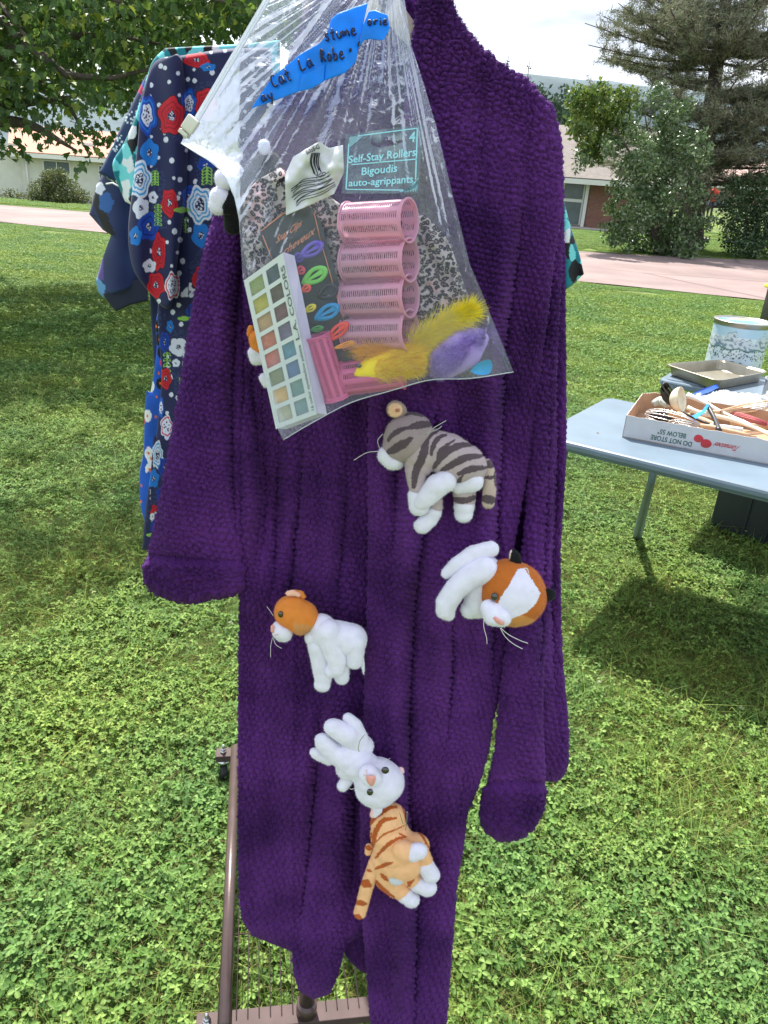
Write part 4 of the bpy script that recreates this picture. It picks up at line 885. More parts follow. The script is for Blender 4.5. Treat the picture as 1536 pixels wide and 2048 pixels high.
def navyplain(PX, PY):
    C = paint_base(PX.shape, srgb(28, 46, 96)); z = vnoise(PX/30, PY/40, 71); C += (z*.05)[..., None]*np.array([.2, .5, 1.4])
    put(C, (np.abs(PX-(188+(PY-390)*.42)) < 9) & (PY < 470), srgb(12, 12, 18)); put(C, blob(PX, PY, 200, 377, 9, 13) < 1, WHT)
    put(C, blob(PX, PY, 212, 405, 14, 20) < 1, srgb(40, 96, 170)); put(C, (PX < 207) & (PY > 500) & (PY < 560), srgb(90, 70, 150)); put(C, (PX-.9*(PY-560) < 200) & (PY > 540) & (PX < 210), srgb(90, 150, 200)); return np.clip(C, 0, 1)
def penguin(PX, PY):
    C = paint_base(PX.shape, srgb(26, 92, 200)); z = vnoise(PX/18, PY/24, 81); C *= (1+.5*z)[..., None]
    f1, f2, idv = cells(PX/20, PY/30, 83); put(C, (idv > .62) & (f1 < .42), srgb(240, 242, 245)); put(C, (idv < .18) & (f1 < .42), srgb(16, 16, 22)); put(C, (idv > .5) & (idv < .58) & (f1 < .35), srgb(232, 60, 120)); put(C, (f1 < .1), srgb(245, 110, 40)); return C
cot = lambda nm: pm(nm, (1, 1, 1), .75, .03, 60, .25, 900, sheen=.1, attr=True, trans=.18, bdist=.0006)
COT = cot('printed_cotton'); INN = pm('navy_lining', (.012, .016, .04), .8)
GY = lambda a: (lambda U, V, X, Y: a+vnoise(X/60, Y/200, int(a*100))*.03)
# farthest first
tG5 = thing('scrub_top', 'blue penguin print scrub top peeping out lowest at the left behind the floral one', 'scrub top', W(300, 650, 1.2), 'scrub tops hanging on the rack')
cloth('body', [(330, 590), (312, 640), (313, 700), (302, 780), (291, 800), (287, 900), (279, 950), (281, 1010), (290, 1045)], [(420, 560), (420, 700), (420, 900), (400, 1060)], [(330, 590), (380, 570), (420, 560)], [(290, 1045), (340, 1062), (400, 1060)], GY(1.16), .02, 2.0, COT, tG5, colfn=penguin)
cloth('pocket', [(293, 782), (291, 850), (290, 905)], [(330, 790), (330, 850), (328, 915)], [(293, 782), (330, 790)], [(290, 905), (328, 915)], GY(1.145), .004, 2.0, COT, tG5, colfn=penguin)
tG4 = thing('scrub_top', 'plain navy scrub top whose dark open sleeve shows at far left of the rack', 'scrub top', W(300, 250, 1.3), 'scrub tops hanging on the rack')
cloth('sleeve', [(206, 345), (192, 372), (178, 428), (206, 460), (222, 470), (204, 520), (192, 560), (196, 584)], [(290, 330), (300, 400), (300, 480), (300, 560), (292, 590)], [(206, 345), (250, 340), (290, 330)], [(196, 584), (207, 596), (238, 588), (270, 575), (292, 590)], lambda U, V, X, Y: 1.26+.0*X+.02*np.sin(X/22), .05, 1.8, COT, tG4, colfn=navyplain, smooth=False)
cloth('sleeve_opening', [(206, 588), (216, 604), (232, 623)], [(296, 555), (296, 580), (296, 602)], [(206, 588), (240, 565), (270, 558), (296, 555)], [(232, 623), (262, 610), (296, 602)], lambda U, V, X, Y: np.full(X.shape, 1.235), .02, 2.5, INN, tG4)
cloth('body', [(290, 330), (300, 600), (320, 900)], [(420, 330), (420, 600), (420, 900)], [(290, 330), (420, 330)], [(320, 900), (420, 900)], GY(1.30), .02, 4, COT, tG4, colfn=navyplain)
tG3 = thing('scrub_top', 'dark blue scrub top speckled with tiny white triangles, outermost shoulder at upper left', 'scrub top', W(300, 160, 1.2), 'scrub tops hanging on the rack')
cloth('sleeve', [(292, 150), (265, 205), (238, 262), (212, 318), (197, 345)], [(420, 150), (380, 220), (330, 300), (300, 360), (275, 392)], [(292, 150), (360, 140), (420, 150)], [(197, 345), (222, 362), (248, 376), (275, 392)], lambda U, V, X, Y: np.full(X.shape, 1.21)+.015*np.sin(X/30), .04, 1.9, COT, tG3, colfn=navytri)
mb = MB(); mb.add(*tube(W(np.array([212., 225, 240]), np.array([368., 366, 374]), np.full(3, 1.18)), .0012, 5)); mb.build('white_cord', pm('cord_white', (.7, .7, .7), .6), tG3)
tG2 = thing('scrub_top', 'teal black and white patterned scrub top reaching out on both sides behind the robe', 'scrub top', W(500, 90, 1.1), 'scrub tops hanging on the rack')
cloth('yoke', [(330, 96), (304, 124), (290, 170)], [(560, 80), (560, 120), (560, 200)], [(330, 96), (400, 92), (480, 88), (560, 80)], [(290, 170), (400, 190), (560, 200)], lambda U, V, X, Y: np.full(X.shape, 1.09), .03, 2.2, COT, tG2, colfn=ikat)
cloth('left_sleeve', [(305, 126), (290, 165), (270, 235), (248, 285), (228, 318), (226, 340), (238, 375), (250, 403)], [(345, 126), (320, 200), (300, 280), (292, 340), (290, 380), (285, 412)], [(305, 126), (330, 118), (345, 126)], [(250, 403), (268, 412), (285, 412)], lambda U, V, X, Y: np.full(X.shape, 1.10)+.01*np.sin(X/9), .03, 1.8, COT, tG2, colfn=ikat)
cloth('right_sleeve', [(1090, 380), (1100, 480), (1110, 585)], [(1122, 380), (1142, 455), (1158, 505), (1168, 548)], [(1090, 380), (1122, 380)], [(1110, 590), (1138, 578), (1168, 548)], lambda U, V, X, Y: np.full(X.shape, 1.10)+.006*np.sin(X/7), .02, 1.8, COT, tG2, colfn=ikat)
cloth('body', [(470, 200), (520, 600), (560, 1000)], [(1090, 250), (1060, 600), (960, 1000)], [(470, 200), (800, 160), (1090, 250)], [(560, 1000), (760, 1010), (960, 1000)], lambda U, V, X, Y: np.full(X.shape, 1.13), .02, 8, COT, tG2, colfn=ikat)
tG1 = thing('scrub_top', 'navy scrub top printed with red, white and blue poppies and white dots', 'scrub top', W(380, 105, 1.03), 'scrub tops hanging on the rack')
cloth('body', [(345, 112), (340, 300), (330, 500), (316, 610), (318, 680), (323, 750), (314, 860), (302, 940), (291, 1020), (284, 1100)], [(540, 95), (560, 300), (560, 600), (540, 900), (520, 1110)], [(345, 112), (370, 110), (450, 98), (540, 95)], [(284, 1100), (380, 1106), (520, 1110)],
      folds([[(365, 120), (368, 300), (362, 430)], [(352, 430), (350, 560), (342, 640)]], lambda X, Y: 1.025+0*X, .007), .02, 1.45, COT, tG1, colfn=floral, pw=4, vcap=.01)
cloth('sleeve', [(345, 112), (318, 118), (302, 135), (288, 180), (279, 225), (277, 270), (271, 325), (264, 385), (257, 450), (258, 500), (268, 542), (290, 575)], [(365, 118), (374, 200), (376, 300), (372, 400), (362, 470), (350, 560), (345, 605), (334, 618)], [(345, 112), (355, 108), (365, 118)], [(290, 575), (305, 592), (322, 612), (334, 618)],
      lambda U, V, X, Y: 1.0+.0*X+.008*np.sin(X/12+1)+.03*(1-V), .035, 1.35, COT, tG1, colfn=floral, pw=2.6, vcap=.01)
cloth('pocket', [(307, 872), (300, 960), (286, 1096)], [(346, 892), (342, 980), (340, 1099)], [(307, 872), (325, 884), (346, 892)], [(286, 1096), (340, 1099)], lambda U, V, X, Y: np.full(X.shape, .998), .004, 1.5, COT, tG1, colfn=floral)
# ================================================================ PLUSH CATS
plush = pm('plush_fabric', (1, 1, 1), .85, .05, 90, .5, 700, sheen=.25, attr=True, spec=.15, bdist=.0008)
blackglass = pm('black_bead', (.008, .006, .006), .08, 0, 5, spec=.8, coat=1); pinkfelt = pm('pink_felt', (.80, .36, .30), .7, .08, 200); whisk = pm('whisker', (.75, .74, .72), .3); pinmetal = chrome
PW = np.array(srgb(234, 232, 246)); 
def remesh(name, spheres, vox, flat=.85, Yc=None):
    bm = bmesh.new()
    for c, r in spheres:
        g = bmesh.ops.create_icosphere(bm, subdivisions=3, radius=1.0)['verts']
        for v in g: v.co = Vector((c[0]+v.co.x*r, c[1]+v.co.y*r*flat, c[2]+v.co.z*r))
    me = bpy.data.meshes.new(name); bm.to_mesh(me); bm.free(); o = link(bpy.data.objects.new(name, me))
    md = o.modifiers.new('r', 'REMESH'); md.mode = 'VOXEL'; md.voxel_size = vox
    m2 = o.modifiers.new('s', 'SMOOTH'); m2.factor = .6; m2.iterations = 7
    dg = bpy.context.evaluated_depsgraph_get(); ev = o.evaluated_get(dg); me2 = ev.to_mesh()
    V = np.empty(len(me2.vertices)*3, np.float32); me2.vertices.foreach_get('co', V); V = V.reshape(-1, 3).astype(float)
    Fc = [tuple(p.vertices) for p in me2.polygons]; ev.to_mesh_clear(); bpy.data.objects.remove(o); bpy.data.meshes.remove(me)
    return V, Fc
class Plush:
    def __init__(s, label, O, sc, Y0, cat='toy cat', vox=.0013, group='toy cats pinned to the robe', ctr=(500, 500)):
        s.O, s.sc, s.Y0, s.vox = O, sc, Y0, vox; s.t = thing('toy_cat', label, cat, s.w(*ctr, 0), group)
    def p(s, cx, cy): return s.O[0]+np.asarray(cx, float)/s.sc, s.O[1]+np.asarray(cy, float)/s.sc
    def w(s, cx, cy, d=0.0):             # crop coords + depth offset in crop px (negative = nearer)
        k = s.unit(cx, cy); x, y = s.p(cx, cy); return W(x, y, s.Y0+np.asarray(d, float)*k)
    def unit(s, cx, cy):
        x, y = s.p(cx, cy); q = W(x, y, s.Y0); return float(((q-CAM)@f_).mean())/F/s.sc
    def part(s, name, chains, colfn, flat=.8, mat=None, vox=None, jit=.012):
        sp = []
        for ch in chains:
            ch = [tuple(c)+(0,)*(4-len(c)) for c in ch]
            for a, b in zip(ch[:-1], ch[1:]) if len(ch) > 1 else [(ch[0], ch[0])]:
                n = max(2, int(math.hypot(a[0]-b[0], a[1]-b[1])/(min(a[2], b[2])*.3)))
                for t in np.linspace(0, 1, n):
                    q = [a[i]*(1-t)+b[i]*t for i in range(4)]; u = s.unit(q[0], q[1]); sp.append((s.w(q[0], q[1], q[3]), q[2]*u*1.08))
        V, Fc = remesh(name, sp, vox or s.vox, flat)
        k = .0012; V = V+ (vnoise(V[:, 0]/.009, V[:, 2]/.009, 3)*k)[:, None]*np.array([0, -1, 0])
        px, py = PR(V); cx = (px-s.O[0])*s.sc; cy = (py-s.O[1])*s.sc
        C = np.zeros((len(V), 3)); C[:] = colfn(cx+vnoise(cx/9, cy/9, 5)*9, cy+vnoise(cx/9, cy/9, 6)*9)
        r = np.random.RandomState(len(V)); o = mk(name, V, Fc, mat or plush, s.t, C)
        nr = np.empty(len(V)*3, np.float32); o.data.vertices.foreach_get('normal', nr); nr = nr.reshape(-1, 3)
        k_ = r.choice(len(V), int(len(V)*.7), replace=False); k_ = k_[(nr[k_, 1] < .35)]; n = len(k_); P_ = V[k_]; d = nr[k_]+r.randn(n, 3)*.45+[0, 0, -.25]; d /= np.linalg.norm(d, axis=1)[:, None]
        sd = np.cross(d, r.randn(n, 3)); sd /= np.linalg.norm(sd, axis=1)[:, None]; T_ = np.stack([P_-sd*.00016, P_+sd*.00016, P_+d*r.uniform(.0010, .0024, (n, 1))], 1).reshape(-1, 3)
        me = o.data; me_new = mesh_np(name, np.concatenate([V, T_]), [tuple(f) for f in Fc]+[tuple(q) for q in (np.arange(n)[:, None]*3+np.arange(3)[None]+len(V))], np.concatenate([C, np.repeat(C[k_], 3, 0)]))
        me_new.materials.append(mat or plush); o.data = me_new; bpy.data.meshes.remove(me); return o
    def eye(s, cx, cy, r, d, rx=1., name='eye'):
        u = s.unit(cx, cy); bm = bmesh.new(); bmesh.ops.create_uvsphere(bm, u_segments=16, v_segments=10, radius=1); c = s.w(cx, cy, d)
        V = np.array([[c[0]+v.co.x*r*u*rx, c[1]+v.co.y*r*u*.6, c[2]+v.co.z*r*u] for v in bm.verts]); Fc = [tuple(v.index for v in f.verts) for f in bm.faces]; bm.free(); mk(name, V, Fc, blackglass, s.t)
    def nose(s, pts, d):
        P_ = resamp(np.array(pts+[pts[0]], float), 18)[:-1]; c = P_.mean(0); V = [s.w(*c, d-14)]; Fc = []
        for k, (sc_, dd) in enumerate(((.6, -10), (1.0, 0), (1.0, 14))): V += [s.w(*(c+(q-c)*sc_), d+dd) for q in P_]
        n = 17
        for i in range(n):
            j = (i+1) % n; Fc += [(0, 1+i, 1+j), (1+i, 1+n+i, 1+n+j, 1+j), (1+n+i, 1+2*n+i, 1+2*n+j, 1+n+j)]
        mk('nose', np.array(V), Fc, pinkfelt, s.t)
    def wire(s, name, pts, r, mat, d=0):
        P_ = resamp(np.array([tuple(q)+(0,)*(3-len(q)) for q in pts], float), 14); C3 = np.array([s.w(q[0], q[1], q[2]+d) for q in P_])
        mk(name, *tube(C3, r, 6), mat, s.t)
    def pin(s, pts, d): s.wire('safety_pin', pts, .00055, pinmetal, d)
def stripes(base, dark, lines):
    base = np.array(base, float); dark = np.array(dark, float)
    def fn(cx, cy):
        C = np.tile(base, (len(cx), 1))
        for pts, w in lines:
            P_ = resamp(np.array(pts, float), 24); best = np.full(len(cx), 1e9); ww = np.full(len(cx), float(w))
            for i in range(23):
                a, b = P_[i], P_[i+1]; ab = b-a; t = np.clip(((cx-a[0])*ab[0]+(cy-a[1])*ab[1])/(ab@ab+1e-9), 0, 1); d = np.hypot(cx-a[0]-t*ab[0], cy-a[1]-t*ab[1])
                u = (i+t)/23; m = d < best; best = np.where(m, d, best); ww = np.where(m, w*(.45+.75*np.sin(math.pi*np.clip(u*.9+.08, 0, 1))), ww)
            C[best < ww] = dark
        return C
    return fn
white = lambda cx, cy: np.tile(PW, (len(cx), 1))

# grey tabby
T1 = Plush('grey striped toy cat with white paws, pinned highest in the middle of the robe', (690, 780), 4.655, .825, ctr=(850, 700))
GB, GD = srgb(192, 176, 180), srgb(98, 84, 92)
g_head = stripes(srgb(172, 156, 158), GD, [([(405, 470), (440, 420), (520, 370), (600, 345)], 22), ([(600, 350), (700, 325), (820, 315)], 32), ([(400, 580), (480, 540), (620, 450)], 36), ([(360, 400), (390, 320), (470, 250)], 9), ([(560, 230), (640, 215), (760, 250)], 14)])
T1.part('head', [[(580, 440, 205, 0), (510, 520, 150, -10)], [(620, 400, 185, 10)]], g_head)
T1.part('muzzle', [[(400, 610, 92, -20), (440, 650, 90, -30), (480, 670, 70, 0)]], white)
T1.part('ear', [[(470, 180, 80, -20), (500, 190, 72, 0)], [(520, 210, 55, 10)]], lambda x, y: np.where((np.hypot((x-488)/1.0, (y-188)/.8) < 24)[:, None], np.array(srgb(190, 130, 100)), np.where((np.hypot(x-468, y-188) < 66)[:, None], np.array(srgb(250, 208, 176)), np.array(srgb(180, 158, 150)))), flat=.5)  # shade of the ear's dimple painted as a darker centre
g_body = stripes(GB, GD, [([(540, 680), (560, 580), (640, 480), (760, 400)], 18), ([(640, 900), (660, 760), (730, 600), (760, 450), (860, 380)], 34), ([(800, 600), (830, 500), (880, 440), (940, 420)], 22), ([(850, 660), (890, 560), (1020, 465)], 14), ([(830, 720), (930, 590), (1060, 520), (1190, 510)], 30),
                         ([(900, 750), (1020, 680), (1130, 630), (1280, 610)], 30), ([(1060, 780), (1180, 735), (1310, 720)], 28), ([(1020, 910), (1060, 850), (1090, 800)], 18)])
T1.part('body', [[(720, 560, 185, 0), (800, 540, 170, 0), (950, 600, 190, 0), (1100, 690, 185, 0), (1160, 720, 155, 0)], [(690, 680, 130, -20)]], g_body)
T1.part('belly', [[(1060, 890, 75, -30), (1190, 850, 95, -60)]], white)
T1.part('leg', [[(660, 740, 95, -50), (665, 860, 78, -60), (680, 900, 80, -60)]], g_body)
T1.part('paw', [[(675, 980, 84, -60), (690, 1080, 90, -70)]], white)
T1.part('leg', [[(930, 850, 100, -110), (860, 890, 105, -120), (760, 1000, 85, -120), (710, 1050, 70, -110)]], white)
T1.part('leg', [[(850, 1040, 58, 0), (850, 1090, 58, 0)]], g_body)
T1.part('paw', [[(830, 1140, 68, 0), (790, 1200, 72, 0), (720, 1260, 76, -5)]], white)
T1.part('leg', [[(1110, 960, 100, 0), (1115, 1010, 98, 0)]], stripes(GB, GD, [([(990, 1010), (1110, 1030), (1230, 990)], 26)]), flat=.7)
T1.part('paw', [[(1110, 1080, 92, 0), (1105, 1150, 82, 0)]], white)
T1.part('tail', [[(1330, 680, 40, 10), (1355, 800, 50, 0), (1345, 930, 58, -10), (1335, 1045, 58, -10)]], stripes(srgb(200, 180, 170), GD, [([(1300, 690), (1400, 690)], 34), ([(1300, 815), (1420, 815)], 16), ([(1270, 1010), (1410, 1030)], 36), ([(1395, 760), (1400, 900)], 10)]))
T1.wire('whisker', [(310, 570), (200, 585), (80, 655)], .00035, whisk, -40); T1.wire('whisker', [(320, 540, 0), (305, 470, -20), (350, 410, -40)], .00035, whisk, -60)
T1.pin([(750, 415), (830, 350), (940, 285)], -175); T1.pin([(750, 415), (870, 360), (900, 335)], -170)

# calico
T2 = Plush('white toy cat with orange face patches and black ears, pinned at the right sleeve', (850, 1060), 5.486, .80, ctr=(800, 700))
OR, OL = np.array(srgb(196, 112, 46)), np.array(srgb(214, 150, 84))
from_poly = [(1020, 430), (1090, 420), (1268, 690), (1215, 810), (1110, 910), (960, 970), (880, 960), (800, 800), (830, 740), (925, 600)]
def inpoly(x, y, P_):
    c = np.zeros(len(x), bool); n = len(P_)
    for i in range(n):
        (x0, y0), (x1, y1) = P_[i], P_[(i+1) % n]
        m = ((y0 > y) != (y1 > y)) & (x < (x1-x0)*(y-y0)/((y1-y0) if y1 != y0 else 1e-9)+x0); c ^= m
    return c
def calico(x, y):
    C = np.tile(OR, (len(x), 1)); C[(y-.35*x) > 560] = OL; C[inpoly(x, y, from_poly)] = PW; return C
T2.part('head', [[(900, 600, 275, 0), (960, 680, 325, -20), (990, 730, 320, -20)]], calico, flat=.85)
T2.part('muzzle', [[(700, 850, 85, -240), (760, 940, 110, -280), (840, 960, 100, -280)], [(800, 860, 80, -240)]], white)
T2.nose([(745, 970), (775, 950), (865, 1015), (870, 1040), (840, 1045), (780, 1015)], -375)
T2.eye(762, 735, 50, -268, .8); T2.eye(985, 1000, 36, -190, 1.1)
T2.part('ear', [[(1000, 350, 60, 0), (985, 290, 62, -10), (970, 250, 46, -10)]], lambda x, y: np.where((x+.25*y < 1010)[:, None], np.array(srgb(245, 225, 210)), np.array([.012, .012, .016])), flat=.45)
T2.part('ear', [[(1300, 700, 66, -40), (1355, 712, 78, -60)]], lambda x, y: np.where((y+.6*x > 1625)[:, None], np.array(srgb(225, 215, 205)), np.array([.012, .012, .016])), flat=.45)
T2.part('body', [[(660, 450, 170, 60), (600, 640, 150, 50), (580, 820, 150, 50), (500, 870, 105, 40)]], white)
T2.part('leg', [[(720, 210, 88, 40), (540, 260, 95, 30), (350, 380, 85, 20), (240, 475, 62, 20)]], white)
T2.part('leg', [[(640, 440, 150, -40), (480, 520, 130, -60), (340, 640, 115, -70), (240, 790, 112, -70), (225, 880, 100, -70), (255, 925, 70, -80)]], white)
for pts in ([(650, 950), (645, 1060), (675, 1180), (680, 1250)], [(825, 1075), (880, 1170), (970, 1250), (1070, 1305)], [(830, 1075), (920, 1150), (1050, 1215), (1130, 1243)]): T2.wire('whisker', pts, .0004, whisk, -330)
T2.wire('thread', [(1080, 420), (1120, 425), (1140, 475)], .0006, pm('white_thread', (.8, .8, .8)), -300)

# orange and white
T3 = Plush('toy cat with an orange head and white body, pinned on the left front panel', (520, 1160), 6.98, .825, ctr=(900, 800))
def orange(x, y): C = np.tile(np.array(srgb(226, 140, 62)), (len(x), 1)); C[(x > 470) & (y > 500+.2*x)] = np.array(srgb(214, 150, 92)); return C
T3.part('head', [[(450, 450, 235, 0), (560, 510, 235, 0)], [(680, 520, 130, 10), (560, 660, 110, 0)]], orange)
T3.part('muzzle', [[(270, 660, 95, -40), (310, 710, 135, -50), (320, 740, 125, -30)]], white)
T3.nose([(150, 640), (185, 620), (200, 690), (185, 740), (150, 720)], -130); T3.eye(288, 480, 50, -170, .75)
T3.part('ear', [[(400, 190, 45, -30), (460, 180, 48, -30), (540, 210, 34, -20)]], lambda x, y: np.tile(np.array(srgb(246, 196, 172)), (len(x), 1)), flat=.6)
T3.part('ear_back', [[(470, 160, 34, 30), (560, 190, 50, 20), (600, 230, 40, 20)]], orange, flat=.6)
T3.part('body', [[(860, 650, 180, 10), (930, 750, 210, 0), (1050, 780, 220, 0), (1250, 830, 230, 20)], [(760, 800, 130, 0)]], white)
T3.part('leg', [[(950, 720, 180, -60), (1020, 950, 150, -80), (1080, 1130, 125, -90), (1060, 1240, 115, -90), (1000, 1270, 95, -100)]], white)
T3.part('leg', [[(800, 900, 130, -20), (840, 1150, 118, -20), (880, 1380, 112, -20), (870, 1455, 108, -30)]], white)
T3.part('leg', [[(1310, 850, 150, -40), (1320, 1000, 130, -50), (1315, 1120, 118, -50)]], white)
T3.part('leg', [[(1130, 1200, 110, 0), (1140, 1360, 100, 0)]], white)
T3.part('tail', [[(1430, 1100, 30, 0), (1440, 1230, 26, 0), (1448, 1320, 12, 0)]], white)
T3.wire('mouth', [(200, 770), (225, 768), (255, 762)], .0005, pinkfelt, -175)
for pts in ([(185, 500), (140, 430), (95, 372)], [(175, 800), (150, 920), (148, 1080)], [(185, 810), (220, 900), (300, 955)]): T3.wire('whisker', pts, .0003, whisk, -140)

# white cat
T4 = Plush('all white toy cat hanging head down with its legs up, above the orange striped one', (600, 1410), 4.55, .815, ctr=(600, 550))
T4.part('head', [[(700, 670, 195, -20), (740, 700, 195, -20)], [(700, 740, 190, -20)]], white, flat=.85)
T4.part('muzzle', [[(630, 630, 88, -170), (650, 655, 92, -170)]], white)
T4.nose([(600, 655), (640, 640), (690, 655), (670, 725), (645, 738), (610, 700)], -262)
T4.eye(775, 595, 36, -196); T4.eye(637, 793, 35, -196, .85)
T4.part('body', [[(440, 430, 120, 0), (520, 520, 155, 0), (590, 580, 150, 0)], [(430, 580, 100, 0)]], white)
T4.part('leg', [[(560, 370, 105, 45), (430, 270, 98, -30), (330, 215, 86, -40), (300, 200, 78, -50)]], white)
T4.part('leg', [[(560, 300, 60, 20), (500, 180, 62, 20), (440, 120, 50, 15)]], white)
T4.part('leg', [[(420, 500, 105, -30), (300, 420, 85, -40), (220, 350, 78, -50), (200, 315, 62, -55)]], white)
T4.part('leg', [[(260, 500, 50, 20), (150, 440, 52, 20), (130, 430, 42, 20)]], white)
T4.part('leg', [[(430, 680, 55, 20), (390, 735, 52, 10)]], white)
T4.part('ear', [[(700, 950, 50, 10), (670, 1000, 34, 0)]], lambda x, y: np.where((x < 668)[:, None], np.array(srgb(250, 205, 200)), PW), flat=.6)
T4.part('ear', [[(915, 590, 32, 20), (930, 605, 22, 20)]], lambda x, y: np.tile(np.array(srgb(240, 205, 205)), (len(x), 1)), flat=.6)
T4.wire('mouth', [(605, 590), (612, 645)], .0004, pinkfelt, -268); T4.wire('mouth', [(575, 635), (612, 647)], .0004, pinkfelt, -262)
for pts in ([(600, 545), (560, 530), (515, 502)], [(710, 570), (750, 520), (820, 485)]): T4.wire('whisker', pts, .00025, whisk, -250)
T4.pin([(540, 425), (530, 400), (545, 330), (588, 268)], -165); T4.pin([(445, 755), (470, 768), (500, 755)], -60)

# orange tabby
T5 = Plush('orange striped toy cat with white paws, pinned lowest, its face turned into the robe', (600, 1410), 4.55, .825, ctr=(900, 1400))
OB, OD = srgb(246, 196, 146), srgb(190, 98, 44)
o_body = stripes(OB, OD, [([(640, 1080), (690, 1010), (800, 940), (880, 930)], 22), ([(665, 1290), (690, 1150), (760, 1050), (870, 1030)], 20), ([(650, 1160), (640, 1240)], 8), ([(690, 1250), (760, 1180), (880, 1130), (960, 1090)], 7), ([(690, 1390), (780, 1290), (880, 1220), (960, 1205)], 15), ([(900, 1170), (970, 1200)], 8),
                         ([(690, 1490), (760, 1460), (840, 1435)], 16), ([(690, 1600), (760, 1680), (860, 1750)], 17), ([(740, 1540), (800, 1600)], 17), ([(980, 1100), (1100, 1180), (1190, 1330)], 9), ([(930, 930), (980, 1080)], 6)])
T5.part('head', [[(840, 1000, 110, 20), (800, 1080, 150, 10)]], o_body)
T5.part('body', [[(820, 1180, 170, 0), (880, 1300, 200, 0), (920, 1400, 200, 0)], [(800, 1400, 145, -10), (810, 1580, 120, 0), (880, 1650, 105, 0)], [(1050, 1280, 120, 0)]], o_body)
T5.part('belly', [[(900, 1480, 72, -120), (880, 1580, 66, -120)], [(960, 1460, 70, -110)]], lambda x, y: np.tile(np.array(srgb(214, 218, 228)), (len(x), 1)), flat=.5)
T5.part('leg', [[(940, 1320, 90, -150), (980, 1330, 85, -160)]], lambda x, y: np.tile(np.array(OB), (len(x), 1)))
T5.part('paw', [[(1030, 1340, 80, -170), (1075, 1325, 76, -175)]], white)
T5.part('leg', [[(1110, 1370, 75, -40), (1130, 1410, 72, -40)]], o_body)
T5.part('paw', [[(1140, 1460, 76, -50), (1195, 1545, 74, -55)]], white)
T5.part('leg', [[(970, 1560, 80, -10), (1030, 1590, 78, -20)]], stripes(OB, OD, [([(990, 1640), (1020, 1560), (1060, 1500)], 26)]))
T5.part('paw', [[(1080, 1630, 80, -30), (1160, 1660, 80, -40)]], white)
T5.part('leg', [[(880, 1660, 84, -20), (930, 1700, 80, -30)]], o_body)
T5.part('paw', [[(960, 1730, 76, -40), (1010, 1770, 74, -45)]], white)
T5.part('paw', [[(630, 1290, 36, 30), (620, 1340, 30, 30)]], stripes(OB, OD, [([(600, 1290), (650, 1310)], 22)]))
T5.part('tail', [[(690, 1440, 62, -20), (640, 1560, 56, -20), (600, 1680, 56, -20), (570, 1800, 54, -20), (545, 1890, 54, -20)]], stripes(OB, OD, [([(560, 1610), (640, 1640)], 34), ([(500, 1790), (600, 1810)], 22), ([(490, 1920), (560, 1945)], 24), ([(610, 1500), (650, 1515)], 12)]), flat=.9)
T5.pin([(975, 970), (972, 1050), (962, 1140)], -215); T5.wire('safety_pin', [(905, 980), (925, 1040), (938, 1085)], .0005, pinmetal, -200)

# black and white cat by the zip bag, and the half hidden one beside the palette
T6 = Plush('black toy cat with white paws tucked half under the clear bag at its left edge', (340, 0), 2.194, .835, ctr=(300, 850))
blk = lambda x, y: np.tile(np.array([.010, .010, .013]), (len(x), 1))
T6.part('body', [[(310, 900, 65, 20), (330, 830, 70, 10), (390, 800, 80, 10), (430, 730, 60, 10)], [(360, 840, 90, 10), (430, 830, 60, 15)], [(280, 930, 45, 20), (275, 990, 38, 25)]], blk)
T6.part('paw', [[(285, 765, 40, -20), (240, 785, 42, -30)]], white); T6.part('leg', [[(300, 880, 50, 0), (250, 890, 48, -10)]], blk)
T6.part('paw', [[(222, 870, 46, -18), (212, 900, 40, -18)]], white); T6.part('ear', [[(413, 640, 26, -20), (416, 655, 25, -20)]], white)
T7 = Plush('orange and white toy cat mostly hidden behind the eyeshadow palette', (470, 560), 6.822, .84, ctr=(300, 1000))
T7.part('head', [[(300, 800, 110, 0), (330, 900, 110, 0)]], orange); T7.part('ear', [[(215, 650, 42, 0), (195, 740, 42, -10)]], orange, flat=.6)
T7.part('body', [[(270, 1000, 92, -10), (290, 1070, 90, -10), (380, 1050, 90, 0)]], white); T7.part('paw', [[(400, 1340, 72, 0), (440, 1400, 72, 0)]], white)

